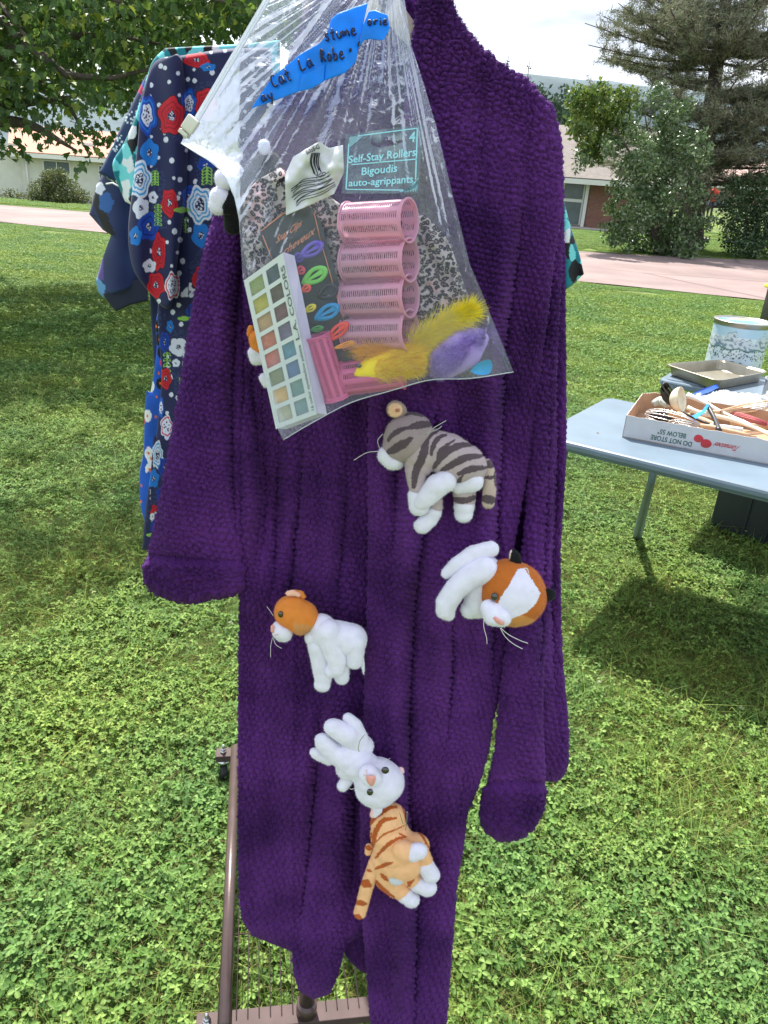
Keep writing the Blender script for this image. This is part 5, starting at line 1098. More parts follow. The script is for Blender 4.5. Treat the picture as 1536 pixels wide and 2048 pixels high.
# ================================================================ CLEAR BAG AND ITS CONTENTS
YB0 = .735
def mapY(Y): return lambda x, y: W(x, y, np.full(np.shape(x), Y))
bagL = [(545, -25), (470, 105), (378, 255), (362, 286), (392, 305), (422, 324), (450, 352), (468, 392), (478, 440), (486, 560), (505, 640), (532, 760), (552, 850), (566, 880)]
bagR = [(806, -25), (822, 90), (842, 150), (872, 250), (903, 380), (940, 530), (964, 585), (985, 640), (1006, 690), (1027, 744)]
bagB = [(566, 880), (620, 848), (700, 806), (780, 782), (860, 760), (940, 757), (1027, 744)]
def bagY(front):
    def fn(U, V, X, Y):
        b = np.interp(Y, [-60, 900], [.835, .70])-.012*np.sin(math.pi*np.clip((Y-100)/700, 0, 1))+np.clip((480-X)/120, 0, 1)*.06
        e = np.clip(1-np.abs(2*U-1)**3, 0, 1)
        if not front: return b+.03*e+.055*e*sst((Y-200)/250)
        ang = np.arctan2(X-775, Y+90); rr = np.hypot(X-775, Y+90)
        fz = np.interp(Y, [-30, 100, 450, 620, 900], [.007, .006, .0022, .001, .0006])
        d = np.abs(vnoise(ang*16, rr/420, 91))*-2*fz+np.abs(vnoise(ang*38, rr/200, 92))*-1.6*fz
        cr1 = np.abs(vnoise(X/26+Y/90, Y/38, 93)); cr2 = np.abs(vnoise(X/11, Y/15+X/30, 94)); cr3 = np.abs(vnoise(X/5, Y/7, 95))
        # cling over the rollers and the palette
        return b+d+(cr1*.0035+cr2*.0012+cr3*.0002)*(1-.3*sst((Y-600)/100))+.012*(1-e)
    return fn
poly_bag = clearmat('clear_polythene', (.985, .99, 1), .085, (.72, .82, 1.0), .30, .4, .4, 60)
bag_back = clearmat('clear_polythene_back', (.985, .99, 1), .05, (.80, .84, .92), .2, .3, .4, 160)
tBg = thing('zip_bag', 'clear wrinkled plastic zip bag of hair accessories hanging in front of the robe', 'plastic bag', W(790, 0, .8))
cloth('front_sheet', bagL, bagR, [(545, -25), (640, -30), (806, -25)], bagB, bagY(True), 0, 2.6, poly_bag, tBg, back=False, smooth=False)
cloth('back_sheet', bagL, bagR, [(545, -25), (640, -30), (806, -25)], bagB, bagY(False), 0, 5, bag_back, tBg, back=False, smooth=False)
# flap: the part of the bag beside the zip, in front of the gathered neck
frost = clearmat('frosted_flap', (.96, .98, 1), .10, (.76, .84, 1.0), .3, .4, .5, 60)
cloth('flap', [(545, -20), (470, 105), (378, 255), (362, 286)], [(700, -20), (640, 90), (560, 250), (478, 425)], [(545, -20), (620, -20), (700, -20)], [(362, 286), (422, 324), (455, 360), (478, 425)], lambda U, V, X, Y: np.interp(Y, [-60, 900], [.828, .693])+np.abs(vnoise(X/34+Y/50, Y/80, 96))*.012+np.abs(vnoise(X/12, Y/14, 97))*.003+np.clip((480-X)/120, 0, 1)*.05-.006, 0, 2.6, frost, tBg, back=False)
zipw = clearmat('zip_track', (.9, .93, .97), .75, (.85, .9, .97), .2, 1, .1, 60)
zp = np.array([(549, -25), (474, 103), (384, 256), (372, 276)], float)
for off in (-4, 3):
    P2 = resamp(zp+[off, 0], 24); mk('zip_track', *tube(W(P2[:, 0], P2[:, 1], np.interp(P2[:, 1], [-30, 280], [.795, .79])), .0016, 6), zipw, tBg)
slid = pm('cream_slider', (.72, .70, .62), .35)
c = W(381, 249, .788); ax = W(392, 232, .788)-c; ax /= np.linalg.norm(ax); sx = np.cross(ax, [0, 1, 0]); V, Fc = box(c, ax*.0070, sx*.0058, [0, .004, 0], .0014); sd_ = mk('zip_slider', V, Fc, slid, tBg)
V, Fc = box(c-ax*.010+sx*.001, ax*.002, sx*.0045, [0, .0035, 0], .001); mk('slider_stop', V, Fc, slid, tBg)
P2 = resamp(np.array(bagL[3:8], float), 16); mk('hem', *tube(W(P2[:, 0], P2[:, 1], .79+0*P2[:, 0]), .0007, 5), zipw, tBg)
P2 = resamp(np.array(bagB, float), 40); mk('hem', *tube(W(P2[:, 0], P2[:, 1], .722+0*P2[:, 0]), .0006, 5), zipw, tBg)

# painter's tape with handwriting
tape = pm('blue_tape', (.0, .33, .95), .5, .12, 60, .2, 300, trans=.4)
ink = pm('black_marker', (.006, .007, .03), .5)
tT = thing('painters_tape', 'bright blue tape with black handwriting stuck across the neck of the clear bag', 'tape', W(680, 100, .77))
def tapeY(X, Y): return np.interp(Y, [-60, 900], [.818, .683])-.004+.004*np.sin(X/14)+np.clip((560-X)/80, 0, 1)*.006
def tapepiece(nm, Lp, Rp, Tp, Bp, dy=0): cloth(nm, Lp, Rp, Tp, Bp, lambda U, V, X, Y: tapeY(X, Y)+dy, .0006, 3, tape, tT, smooth=False, vcap=.005, pw=12)
tapepiece('tape_strip', [(545, 153), (520, 190), (502, 217)], [(736, 5), (722, 70), (712, 124)], [(545, 153), (575, 130), (600, 108), (640, 86), (655, 68), (662, 38), (676, 26), (736, 5)], [(502, 217), (540, 205), (598, 183), (632, 172), (648, 162), (690, 146), (712, 124)])
tapepiece('tape_end', [(738, 22), (726, 50), (717, 98)], [(775, 30), (780, 56), (768, 80)], [(738, 22), (750, 20), (775, 30)], [(717, 98), (728, 81), (740, 78), (752, 80), (768, 80)], -.003)
tapepiece('tape_fold', [(603, 150), (600, 166), (597, 183)], [(650, 128), (648, 148), (648, 163)], [(603, 150), (625, 140), (650, 128)], [(597, 183), (622, 178), (648, 163)], -.002)
GLY = {'a': [[(.8, .55), (.45, .65), (.1, .35), (.3, .02), (.7, .2), (.8, .6), (.82, .15), (1, .02)]], 'y': [[(.1, .6), (.3, .15), (.7, .2)], [(.85, .65), (.6, -.1), (.3, -.45)]], 'C': [[(.9, .9), (.5, 1), (.12, .55), (.3, .05), (.9, .1)]], 't': [[(.5, 1), (.42, .1), (.7, 0)], [(.1, .62), (.85, .68)]], 'L': [[(.2, 1), (.12, .05), (.8, .08)]],
       's': [[(.8, .6), (.4, .62), (.3, .4), (.7, .25), (.6, 0), (.15, .05)]], 'u': [[(.1, .6), (.15, .1), (.5, 0), (.8, .3), (.85, .6), (.85, .05)]], 'm': [[(.05, .6), (.1, 0), (.15, .45), (.35, .6), (.45, .05), (.5, .45), (.75, .6), (.9, 0)]], 'e': [[(.15, .35), (.8, .4), (.6, .65), (.2, .5), (.15, .15), (.5, 0), (.95, .12)]],
       'R': [[(.15, 0), (.2, 1), (.65, .95), (.7, .65), (.2, .5), (.5, .35), (.9, 0)]], 'o': [[(.5, .6), (.15, .35), (.35, 0), (.75, .15), (.75, .5), (.45, .6)]], 'b': [[(.2, 1.05), (.2, .02), (.65, .05), (.75, .35), (.5, .55), (.2, .4)]], '+': [[(.5, .6), (.5, 0)], [(.2, .3), (.85, .35)]], 'c': [[(.8, .55), (.4, .6), (.15, .25), (.4, 0), (.85, .08)]],
       'r': [[(.2, .6), (.25, 0), (.3, .4), (.6, .6), (.85, .55)]], 'i': [[(.5, .55), (.5, 0)], [(.5, .8), (.52, .84)]], '1': [[(.5, 1), (.5, 0)]], "'": [[(.5, 1), (.45, .8)]], ' ': []}
def hand(s, P0, step, hgt, rot, parent, yfn, r=.00085, mat=ink, dy=-.0025):
    c_, s_ = math.cos(rot), math.sin(rot); mb = MB(); x = 0
    for ch in s:
        wd = step*(1.35 if ch == 'm' else .6 if ch in 'i\'' else 1)
        for st in GLY.get(ch, []):
            P_ = resamp(np.array(st, float), 10); lx = x+P_[:, 0]*wd*.85; ly = P_[:, 1]*hgt
            X = P0[0]+lx*c_+ly*s_; Y = P0[1]+lx*s_-ly*c_; mb.add(*tube(W(X, Y, yfn(X, Y)+dy), r, 5))
        x += wd
    return mb.build('handwriting', mat, parent)
hand('ay', (524, 205), 14, 20, -.35, tT, tapeY); hand('Cat', (547, 176), 15, 24, -.45, tT, tapeY); hand('La', (602, 142), 15, 24, -.35, tT, tapeY)
hand('stume', (650, 82), 12.5, 22, -.2, tT, tapeY); hand('Robe', (642, 124), 12.5, 24, -.15, tT, tapeY); hand('+', (698, 104), 8, 12, -.1, tT, tapeY); hand('c', (716, 92), 8, 12, -.1, tT, tapeY); hand('orie', (734, 50), 12, 16, -.02, tT, tapeY, dy=-.005)

# leopard cloth in the bag
def leopard(PX, PY):
    x = PX+vnoise(PX/9, PY/9, 101)*6; y = PY+vnoise(PX/9, PY/9, 102)*6; f1, f2, idv = cells(x/9.0, y/9.0, 103)
    C = paint_base(PX.shape, srgb(184, 174, 170)); put(C, vnoise(PX/30, PY/30, 104) > .2, srgb(205, 170, 172)); put(C, (f1 < .40+.12*idv), srgb(30, 26, 34)); put(C, (f1 < .16) & (idv > .35), srgb(150, 128, 120)); return C
tLp = thing('leopard_scarf', 'crumpled leopard print scarf packed inside the clear bag behind the rollers', 'scarf', W(680, 500, .78))
cloth('scarf', [(560, 335), (505, 370), (486, 420), (490, 520), (520, 640), (560, 780)], [(850, 430), (880, 460), (900, 490), (925, 560), (945, 620), (950, 700)], [(560, 335), (640, 380), (740, 440), (850, 430)], [(560, 780), (700, 760), (850, 730), (950, 700)],
      lambda U, V, X, Y: .775+vnoise(X/24, Y/40, 105)*.018+vnoise(X/9, Y/14, 106)*.006, .012, 1.6, pm('leopard_fabric', (1, 1, 1), .8, .05, 50, .3, 500, attr=True), tLp, colfn=leopard, pw=5)

# crumpled white label
lab = pm('paper_label', (.70, .71, .74), .6, .05, 80)
tLb = thing('paper_label', 'crumpled white paper label with scribbled ink inside the bag beside the roller card', 'label', W(625, 350, .75))
labY = lambda X, Y: .742+.006*np.sin(X/11+Y/17)+vnoise(np.asarray(X)/14, np.asarray(Y)/14, 110)*.006
cloth('label', [(586, 314), (570, 350), (572, 431)], [(686, 290), (688, 345), (668, 388)], [(586, 314), (612, 298), (638, 283), (658, 296), (686, 290)], [(572, 431), (620, 410), (668, 388)], lambda U, V, X, Y: labY(X, Y), .0005, 3, lab, tLb, smooth=False, vcap=.01, pw=10)
mb = MB()
for k in range(10):
    a = rng.uniform(0, 1); P_ = resamp(np.array([(585+rng.uniform(-3, 8), 412-k*4.2), (605+rng.uniform(-4, 4), 400-k*4.6), (640, 388-k*3.6+rng.uniform(-3, 3)), (672-k*1.5, 372-k*3+rng.uniform(-4, 4))]), 14); mb.add(*tube(W(P_[:, 0], P_[:, 1], labY(P_[:, 0], P_[:, 1])-.0015), .0003, 4))
for k in range(7):
    P_ = resamp(np.array([(624+k*2.6, 306), (622+k*2.4+rng.uniform(-2, 2), 325), (628+k*2.4, 345+rng.uniform(-6, 6))]), 10); mb.add(*tube(W(P_[:, 0], P_[:, 1], labY(P_[:, 0], P_[:, 1])-.0015), .0004, 4))
mb.build('scribble', ink, tLb)
mlab = lambda x, y: W(x, y, labY(x, y)-.0012)
lettering("'B0o5-G", (612, 310), (640, 297), (-3.2, -9), mlab, ink, tLb); lettering("7GD", (632, 358), (652, 350), (-1, -8), mlab, ink, tLb)

# roller card
def quadmap(TL, TR, BR, BL, Y):
    TL, TR, BR, BL = [np.array(q, float) for q in (TL, TR, BR, BL)]
    def fn(u, v):
        u = np.asarray(u, float)[..., None]; v = np.asarray(v, float)[..., None]; P_ = TL*(1-u)*(1-v)+TR*u*(1-v)+BR*u*v+BL*(1-u)*v
        return W(P_[..., 0], P_[..., 1], np.full(P_.shape[:-1], Y) if np.isscalar(Y) else Y(P_[..., 0], P_[..., 1]))
    return fn
cardm = clearmat('tinted_card', (.72, .84, .88), .20, (.45, .62, .68), .3, 1.0, .2, 80)
cyan = pm('cyan_print', srgb(165, 232, 252), .5, .03)
tCd = thing('roller_card', 'tinted header card printed in pale blue above the pink rollers in the bag', 'packaging card', W(765, 320, .74))
q = quadmap((691, 269), (846, 248), (837, 387), (684, 387), .742); qf = quadmap((691, 269), (846, 248), (837, 387), (684, 387), .740)
slot = [(.36, .13), (.36, .17), (.42, .20), (.47, .20), (.5, .14), (.55, .12), (.6, .14), (.63, .2), (.72, .2), (.78, .17), (.78, .21), (.7, .25), (.6, .27), (.45, .27), (.36, .24), (.33, .18)]
out = [(0, 0), (1, 0), (1, 1), (0, 1)]
P3 = [[Vector(q(*p_)) for p_ in out], [Vector(q(*p_)) for p_ in slot]]; tris = tessellate_polygon(P3); allp = np.array([list(v) for l in P3 for v in l])
mk('card', allp, [tuple(t) for t in tris], cardm, tCd, smooth=False)
def line(mb, m, a, b, w=.006):
    a = np.array(a, float); b = np.array(b, float); d = b-a; n_ = np.array([-d[1], d[0]*1.2]); n_ = n_/np.linalg.norm(n_)*w; V = m(*np.array([a-n_, b-n_, b+n_, a+n_]).T); mb.add(V, [(0, 1, 2, 3)])
for a, b in (((.16, .05), (.93, .05)), ((.93, .05), (.95, .80)), ((.06, .93), (.80, .95)), ((.05, .16), (.05, .93)), ((.1, .52), (.95, .5))): mb = MB(); line(mb, qf, a, b, .008); mb.build('print_line', cyan, tCd, smooth=False)
mb = MB()
for k in range(7): line(mb, qf, (.05+k*.03, .05), (.05, .05+k*.03), .004); line(mb, qf, (.96-k*.035, .97), (.98, .78+k*.025), .005); line(mb, qf, (.80+k*.02, .97-k*.02), (.97-k*.01, .8+k*.02), .003)
tag(mb.build('corner_hatching', cyan, tCd, smooth=False), kind='stuff')
lettering('4', (.83, .24), (.91, .24), (0, -.15), qf, cyan, tCd); lettering('Self-Stay Rollers', (.06, .49), (.93, .45), (0, -.125), qf, cyan, tCd)
lettering('Bigoudis', (.24, .70), (.70, .67), (0, -.125), qf, cyan, tCd); lettering('auto-agrippants', (.08, .88), (.92, .84), (0, -.115), qf, cyan, tCd)
# pink rollers
pinkp = clearmat('pink_plastic', (1.0, .80, .88), .72, (1.0, .58, .74), .25, .8, .1, 60); pink2 = clearmat('hot_pink_plastic', (.95, .5, .7), .82, (.98, .26, .54), .3, .7, .1, 60)
def roller(label, A, B, r, mat, Y, dY, group='pink hair rollers in the bag', nax=32):
    """A,B pixel centres of the two ends; dY = depth change from A to B"""
    a = W(A[0], A[1], Y); b = W(B[0], B[1], Y+dY); d = b-a; x, y, dn = frame(d); u = r/F*((a-CAM)@f_)
    t = thing('hair_roller', label, 'hair roller', a*.5+b*.5, group); nseg = 40; V = []; Fc = []
    for i in range(nax*2+1):
        c = a+d*i/(nax*2)
        for k in range(nseg): an = 2*math.pi*k/nseg; V.append(c+u*(x*math.cos(an)+y*math.sin(an)))
    for i in range(nax*2):
        for k in range(nseg):
            if (i % 2 == 1) and 2 < i < nax*2-3 and (k % 4) in (1, 2): continue
            k2 = (k+1) % nseg; Fc.append((i*nseg+k, i*nseg+k2, (i+1)*nseg+k2, (i+1)*nseg+k))
    o = mk('tube', np.array(V), Fc, mat, t); md = o.modifiers.new('thick', 'SOLIDIFY'); md.thickness = .0006
    for e_ in (a, b):
        P_ = [e_+u*1.03*(x*math.cos(an)+y*math.sin(an)) for an in np.linspace(0, 2*math.pi, 41)]; mk('rim', *tube(np.array(P_), .0011, 6, False), mat, t)
for A, B, lb_ in (((697, 447), (818, 441), 'pale pink hair roller, topmost of the stack of four in the bag'), ((697, 526), (820, 520), 'pale pink hair roller, second from top of the stack of four'), ((697, 598), (820, 592), 'pale pink hair roller, third from top of the stack of four'), ((699, 665), (820, 662), 'pale pink hair roller, lowest of the stack of four, above the yellow mouse')):
    roller(lb_, A, B, 39, pinkp, .770, -.028)
roller('bright pink hair roller standing on end beside the eyeshadow palette', (634, 672), (674, 796), 26, pink2, .745, 0)
roller('bright pink hair roller lying at the bottom of the bag under the yellow mouse', (688, 758), (805, 742), 34, pink2, .755, -.005)

# snap clip card and clips
greyc = clearmat('grey_card', (.5, .52, .52), .62, (.13, .14, .14), .3, .8, .2, 80); copper = pm('copper_print', srgb(214, 140, 104), .4, .05)
tSc = thing('clip_card', 'dark grey card with copper lettering holding coloured snap clips in the bag', 'packaging card', W(610, 560, .76))
mSc = lambda Y: (lambda x, y: W(x, y, np.full(np.shape(x), Y)))
mk('card', *prism(mSc(.757)(np.array([516., 545, 613, 640, 700, 705, 640, 560]), np.array([470., 440, 405, 440, 640, 720, 730, 560])), (0, .0008, 0)), greyc, tSc, smooth=False)
ms = mSc(.7555)
for a, b in (((522, 462), (565, 428)), ((566, 428), (612, 414)), ((628, 425), (642, 485)), ((642, 485), (690, 650)), ((525, 470), (545, 520))): mk('print_line', *tube(ms(np.array([a[0], b[0]], float), np.array([a[1], b[1]], float)), .0005, 4), copper, tSc)
lettering('Snap Clips', (552, 487), (602, 452), (-3, -12), ms, copper, tSc, shear=.15); lettering('cheveux', (566, 512), (628, 468), (-4, -13), ms, copper, tSc, shear=.15)
def snapclip(label, cx, cy, ln, wd, ang, col, Y=.748):
    t = thing('snap_clip', label, 'hair clip', W(cx, cy, Y), 'snap clips on the card'); m = pm('clip_enamel', col, .3, .05)
    c_, s_ = math.cos(ang), math.sin(ang); th = np.linspace(0, 2*math.pi, 41)[:-1]
    def outl(k): x = np.cos(th); w = (.5+.5*np.sin((x*.5+.5)*1.9+.15))*np.sin(th); return np.stack([x*ln*k, w*wd*k*(1.0)], 1)
    O_ = outl(1); I_ = outl(.5)+[ln*.08, 0]
    def mp3(P_, y): X = cx+P_[:, 0]*c_-P_[:, 1]*s_; Z = cy+P_[:, 0]*s_+P_[:, 1]*c_; return W(X, Z, np.full(len(P_), y))
    V = np.concatenate([mp3(O_, Y), mp3(I_, Y-.0008), mp3(O_, Y+.0012), mp3(I_, Y+.0008)]); n = 40; Fc = []
    for i in range(n): j = (i+1) % n; Fc += [(i, j, n+j, n+i), (2*n+i, 3*n+i, 3*n+j, 2*n+j), (i, 2*n+i, 2*n+j, j), (n+i, n+j, 3*n+j, 3*n+i)]
    mk('frame', V, Fc, m, t)
    P_ = np.array([(-.5*ln, -.12*wd), (.62*ln, -.3*wd), (.62*ln, .3*wd), (-.5*ln, .12*wd)]); V, Fc = prism(mp3(P_, Y-.0016), (0, .0008, 0)); mk('tongue', V, Fc, m, t, smooth=False)
for a in [('large purple snap clip at the top of the grey card', 623, 500, 28, 15, -.55, srgb(112, 92, 190)), ('large light green snap clip below the purple one', 629, 552, 30, 17, -.55, srgb(122, 200, 88)), ('small coral snap clip near the palette edge', 612, 577, 11, 9, -.5, srgb(238, 92, 80)), ('black snap clip between the green and blue ones', 655, 584, 24, 17, -.5, (.02, .02, .025)), ('small yellow snap clip left of the blue one', 620, 617, 14, 8, -.5, srgb(226, 208, 60)),
          ('large blue snap clip in the middle right of the card', 654, 625, 29, 16, -.5, srgb(20, 140, 200)), ('small dark green snap clip below the yellow one', 634, 658, 14, 7, -.2, srgb(70, 150, 70)), ('large red snap clip below the blue one', 674, 664, 30, 13, -.7, srgb(232, 70, 52)), ('small purple snap clip half behind the large purple one', 596, 516, 12, 11, -.6, srgb(90, 74, 160)), ('small pink snap clip beside the light green one', 601, 541, 10, 10, -.5, srgb(214, 80, 100)), ('orange snap clip lowest on the card near the yellow mouse', 690, 690, 26, 6, -.3, srgb(240, 160, 50))]: snapclip(*a)

# eyeshadow palette
palw = pm('palette_plastic', (.60, .65, .66), .3, .04, 10, coat=.3); lil = pm('palette_tray', (.55, .52, .70), .4)
tPl = thing('eyeshadow_palette', 'white eyeshadow palette of sixteen pans standing tilted in the left of the bag', 'makeup palette', W(560, 700, .73))
FTL, FTR, FBR, FBL = (488, 561), (566, 505), (634, 828), (552, 858)
q0 = quadmap(FTL, FTR, FBR, FBL, .728)
us_ = [0, .10, .44, .53, .83, 1]; vs_ = [0]
for k in range(8): vs_ += [.022+k*.1205+.012, .022+k*.1205+.105]
vs_ += [1]
GU, GV = np.meshgrid(us_, vs_); V = q0(GU, GV).reshape(-1, 3); nu_ = len(us_); Fc = []
for i in range(len(vs_)-1):
    for j in range(nu_-1):
        if i % 2 == 1 and j in (1, 3): continue
        Fc.append((i*nu_+j, i*nu_+j+1, (i+1)*nu_+j+1, (i+1)*nu_+j))
o = mk('lid', V, Fc, palw, tPl, smooth=False); md = o.modifiers.new('t', 'SOLIDIFY'); md.thickness = .0014; md.offset = 0
off = W(588, 512, .737)-W(566, 505, .728)
V, Fc = prism([q0(0, 0)+[0, .003, 0], q0(1, 0)+[0, .003, 0], q0(1, 1)+[0, .003, 0], q0(0, 1)+[0, .003, 0]], off); mk('tray', V, Fc, lil, tPl, smooth=False)
pcs = [[(150, 165, 110), (70, 90, 105)], [(190, 180, 85), (95, 85, 85)], [(190, 155, 120), (120, 85, 95)], [(200, 120, 105), (115, 105, 140)], [(205, 115, 115), (80, 140, 165)], [(135, 140, 105), (85, 115, 165)], [(225, 180, 120), (115, 150, 150)], [(185, 180, 155), (125, 155, 160)]]
winm = clearmat('window_film', (.97, .98, .98), .10, (.8, .83, .85), .15, 1.2, .3, 120)
q1 = quadmap(FTL, FTR, FBR, FBL, .7305); q2 = quadmap(FTL, FTR, FBR, FBL, .7275)
for k in range(8):
    for j, (a, b) in enumerate(((.10, .44), (.53, .83))):
        v0 = .034+k*.1205; v1 = .127+k*.1205
        V = np.array([q1(a+.01, v0), q1(b-.01, v0), q1(b-.01, v1), q1(a+.01, v1)]); V, Fc = prism(V, (0, .0006, 0)); pn = mk('pan', V, Fc, pm('shadow_powder', srgb(*pcs[k][j]), .7, .1, 200), tPl, smooth=False)
        mk('window', np.array([q2(a, v0), q2(b, v0), q2(b, v1), q2(a, v1)]), [(0, 1, 2, 3)], winm, tPl, smooth=False)
qt = quadmap(FTL, FTR, FBR, FBL, .7265); dkink = pm('grey_print', (.10, .13, .14), .5)
lettering('L.A. COLORS', (.965, .53), (.965, .07), (-.095, 0), qt, dkink, tPl); lettering('16 color eyeshadow palette', (.955, .97), (.955, .565), (-.065, 0), qt, dkink, tPl)

# furry toy mice
def fur(name, P3_, dirs, ln, w, cols, mat, parent, seed):
    r = np.random.RandomState(seed); n = len(P3_); d = dirs+r.randn(n, 3)*.35; d /= np.linalg.norm(d, axis=1)[:, None]; s = np.cross(d, r.randn(n, 3)); s /= np.linalg.norm(s, axis=1)[:, None]; l = ln*(.5+r.rand(n, 1))
    V = np.stack([P3_-s*w, P3_+s*w, P3_+d*l*.6+s*w*.5, P3_+d*l], 1); c = np.asarray(cols)[r.randint(0, len(cols), n)]
    Fc = np.concatenate([np.arange(n)[:, None]*4+np.array([[0, 1, 2]]), np.arange(n)[:, None]*4+np.array([[0, 2, 3]])]); o = mk(name, V.reshape(-1, 3), Fc, mat, parent, np.repeat(c[:, None], 4, 1).reshape(-1, 3)); tag(o, kind='stuff'); return o
furm = leafmat('fur_fibre', .3, .6, .2, False)
YM = .742
M1 = Plush('yellow furry toy mouse with a long feathery tail at the bottom of the bag', (440, 440), 2.477, YM, cat='toy mouse', group='furry toy mice in the bag', ctr=(800, 720)); M1.t.name = 'toy_mouse'
YEL = np.array(srgb(252, 226, 20)); YE2 = np.array(srgb(255, 238, 60)); YO = np.array(srgb(236, 180, 20))
M1.part('body', [[(672, 765, 10, -20), (710, 745, 34, -10), (790, 720, 66, 0), (880, 700, 78, 0), (960, 690, 70, 0)]], lambda x, y: np.tile(YEL, (len(x), 1)), vox=.0016)
M1.eye(688, 722, 11, -42, 1.3)
r = np.random.RandomState(2)
n = 5200; th = r.rand(n)*6.283; tt_ = r.rand(n)**.7; cxm = 760+tt_*230; rad_ = np.interp(cxm, [690, 790, 880, 1000], [30, 66, 78, 66]); cym = np.interp(cxm, [690, 880, 1000], [745, 700, 685])
u0 = M1.unit(850, 700); Pm = np.array([M1.w(a, b, 0) for a, b in zip(cxm, cym)]); nrm = np.stack([np.cos(th)*.0, -np.abs(np.sin(th)), np.cos(th)], 1)
Pm = Pm+nrm*(rad_*u0*.95)[:, None]; fur('fur', Pm, nrm*.25+np.array([.9, 0, .22]), .010, .00022, [YEL, YE2, YO], furm, M1.t, 1)
n = 5200; s_ = r.rand(n); cx_ = np.interp(s_, [0, 1], [960, 1250]); cy_ = np.interp(s_, [0, .5, 1], [640, 520, 445]); wd_ = np.interp(s_, [0, 1], [70, 28])
dx_ = r.randn(n)*.35; Pm = np.array([M1.w(a+b*w*.7, c+b*w, -20) for a, b, c, w in zip(cx_, dx_, cy_, wd_)])
fur('feather_tail', Pm, np.array([.8, -.1, .55])+np.stack([dx_*.5, 0*dx_, -dx_*1.0], 1), .013, .00022, [YE2, YEL, np.array(srgb(226, 222, 110))], furm, M1.t, 2)
n = 700; s_ = r.rand(n); Pm = np.array([M1.w(690+a*200, 665+b*35-a*20, -30) for a, b in zip(s_, r.randn(n)*.5)]); fur('whisker_fur', Pm, np.tile(np.array([-.8, -.1, .25]), (n, 1)), .014, .0002, [np.array(srgb(240, 190, 80)), YO], furm, M1.t, 3)
M2 = Plush('lilac furry toy mouse with a blue felt ear beside the yellow one', (440, 440), 2.477, YM, cat='toy mouse', group='furry toy mice in the bag', ctr=(1180, 660)); M2.t.name = 'toy_mouse'
LIL = np.array(srgb(176, 150, 216)); LI2 = np.array(srgb(198, 176, 232))
M2.part('body', [[(1120, 690, 88, 0), (1200, 640, 95, 0), (1260, 600, 62, 0), (1295, 590, 36, 0)]], lambda x, y: np.tile(LIL, (len(x), 1)), vox=.0016)
M2.eye(1303, 582, 15, -28, 1)
n = 7000; th = r.rand(n)*6.283; sx_ = r.rand(n); cxm = 1050+sx_*260; rad_ = np.interp(cxm, [1050, 1100, 1200, 1320], [55, 92, 92, 30]); cym = np.interp(cxm, [1050, 1120, 1200, 1310], [700, 690, 640, 590])
Pm = np.array([M2.w(a, b, 0) for a, b in zip(cxm, cym)]); nrm = np.stack([0*th, -np.abs(np.sin(th)), np.cos(th)], 1); Pm = Pm+nrm*(rad_*u0*.95)[:, None]; fur('fur', Pm, nrm+np.array([-.4, 0, 0]), .0042, .0002, [LIL, LI2, LIL*.8], furm, M2.t, 4)
bfelt = pm('blue_felt', srgb(40, 165, 225), .8, .06, 300)
def felt(pts, d):
    P_ = resamp(np.array(pts+[pts[0]], float), 26)[:-1]; V, Fc = prism(np.array([M2.w(a, b, d) for a, b in P_]), (0, .0012, 0)); mk('ear', V, Fc, bfelt, M2.t)
felt([(1240, 750), (1270, 715), (1330, 692), (1350, 715), (1335, 760), (1280, 768)], -45)
# ================================================================ TABLE AND WHAT STANDS ON IT
TZ = .74
tblm = pm('slate_blue_resin', (.135, .185, .235), .38, .10, 7, .15, 300, spec=.5, bdist=.0005)
a0 = G(1074, 868, TZ); e1 = G(1536, 981, TZ)-a0; e1[2] = 0; e1 /= np.linalg.norm(e1); e2 = np.array([-e1[1], e1[0], 0])
def TB(s, t, z=0.0): return a0+e1*s+e2*t+up*z
tTb = thing('folding_table', 'slate blue plastic folding table on the sunlit grass, holding kitchen things', 'table', G(1275, 1075))
TL_, TD = 1.75, .80
def rrect(s0, t0, s1, t1, r, n=6):
    P_ = []
    for cx, cy, a in ((s1-r, t0+r, -90), (s1-r, t1-r, 0), (s0+r, t1-r, 90), (s0+r, t0+r, 180)):
        for k in range(n+1): q = math.radians(a+90*k/n); P_.append((cx+r*math.cos(q), cy+r*math.sin(q)))
    return P_
def loft(rings):                          # list of (poly2d, z) in table coordinates, closed top and bottom
    V = []; Fc = []; n = len(rings[0][0])
    for P_, z in rings: V += [TB(x, y, z) for x, y in P_]
    for k in range(len(rings)-1):
        for i in range(n): j = (i+1) % n; Fc.append((k*n+i, k*n+j, (k+1)*n+j, (k+1)*n+i))
    Fc += [tuple(range(n))[::-1], tuple((len(rings)-1)*n+i for i in range(n))]
    return np.array(V), Fc
def rr(d, r=.045): return rrect(d, d, TL_-d, TD-d, max(.01, r-d))
V, Fc = loft([(rr(.03), -.038), (rr(.004), -.036), (rr(-.004), -.026), (rr(-.004), -.012), (rr(.0), -.004), (rr(.006), -.0005), (rr(.010), .0)]); mk('tabletop', V, Fc, tblm, tTb, smooth=False)
V, Fc = loft([(rr(.018), -.0385), (rr(.018), -.046), (rr(.028), -.048)]); mk('apron', V, Fc, tblm, tTb, smooth=False)
foot = G(1273, 1078); ltop = G(1307, 945, TZ-.045)
def leg(f0, t0_): mk('leg', *tube(resamp([t0_, t0_*.5+f0*.5, f0], 8), np.linspace(.013, .023, 8), 14), tblm, tTb)
leg(foot, ltop); fs, ft = (foot-a0)@e1, (foot-a0)@e2; print('LEG', fs, ft)
for s, t in ((.07, .09), (TL_-.07, .09), (TL_-fs, ft)): leg(TB(s, t, -TZ), TB(s+.02, t, -.045))
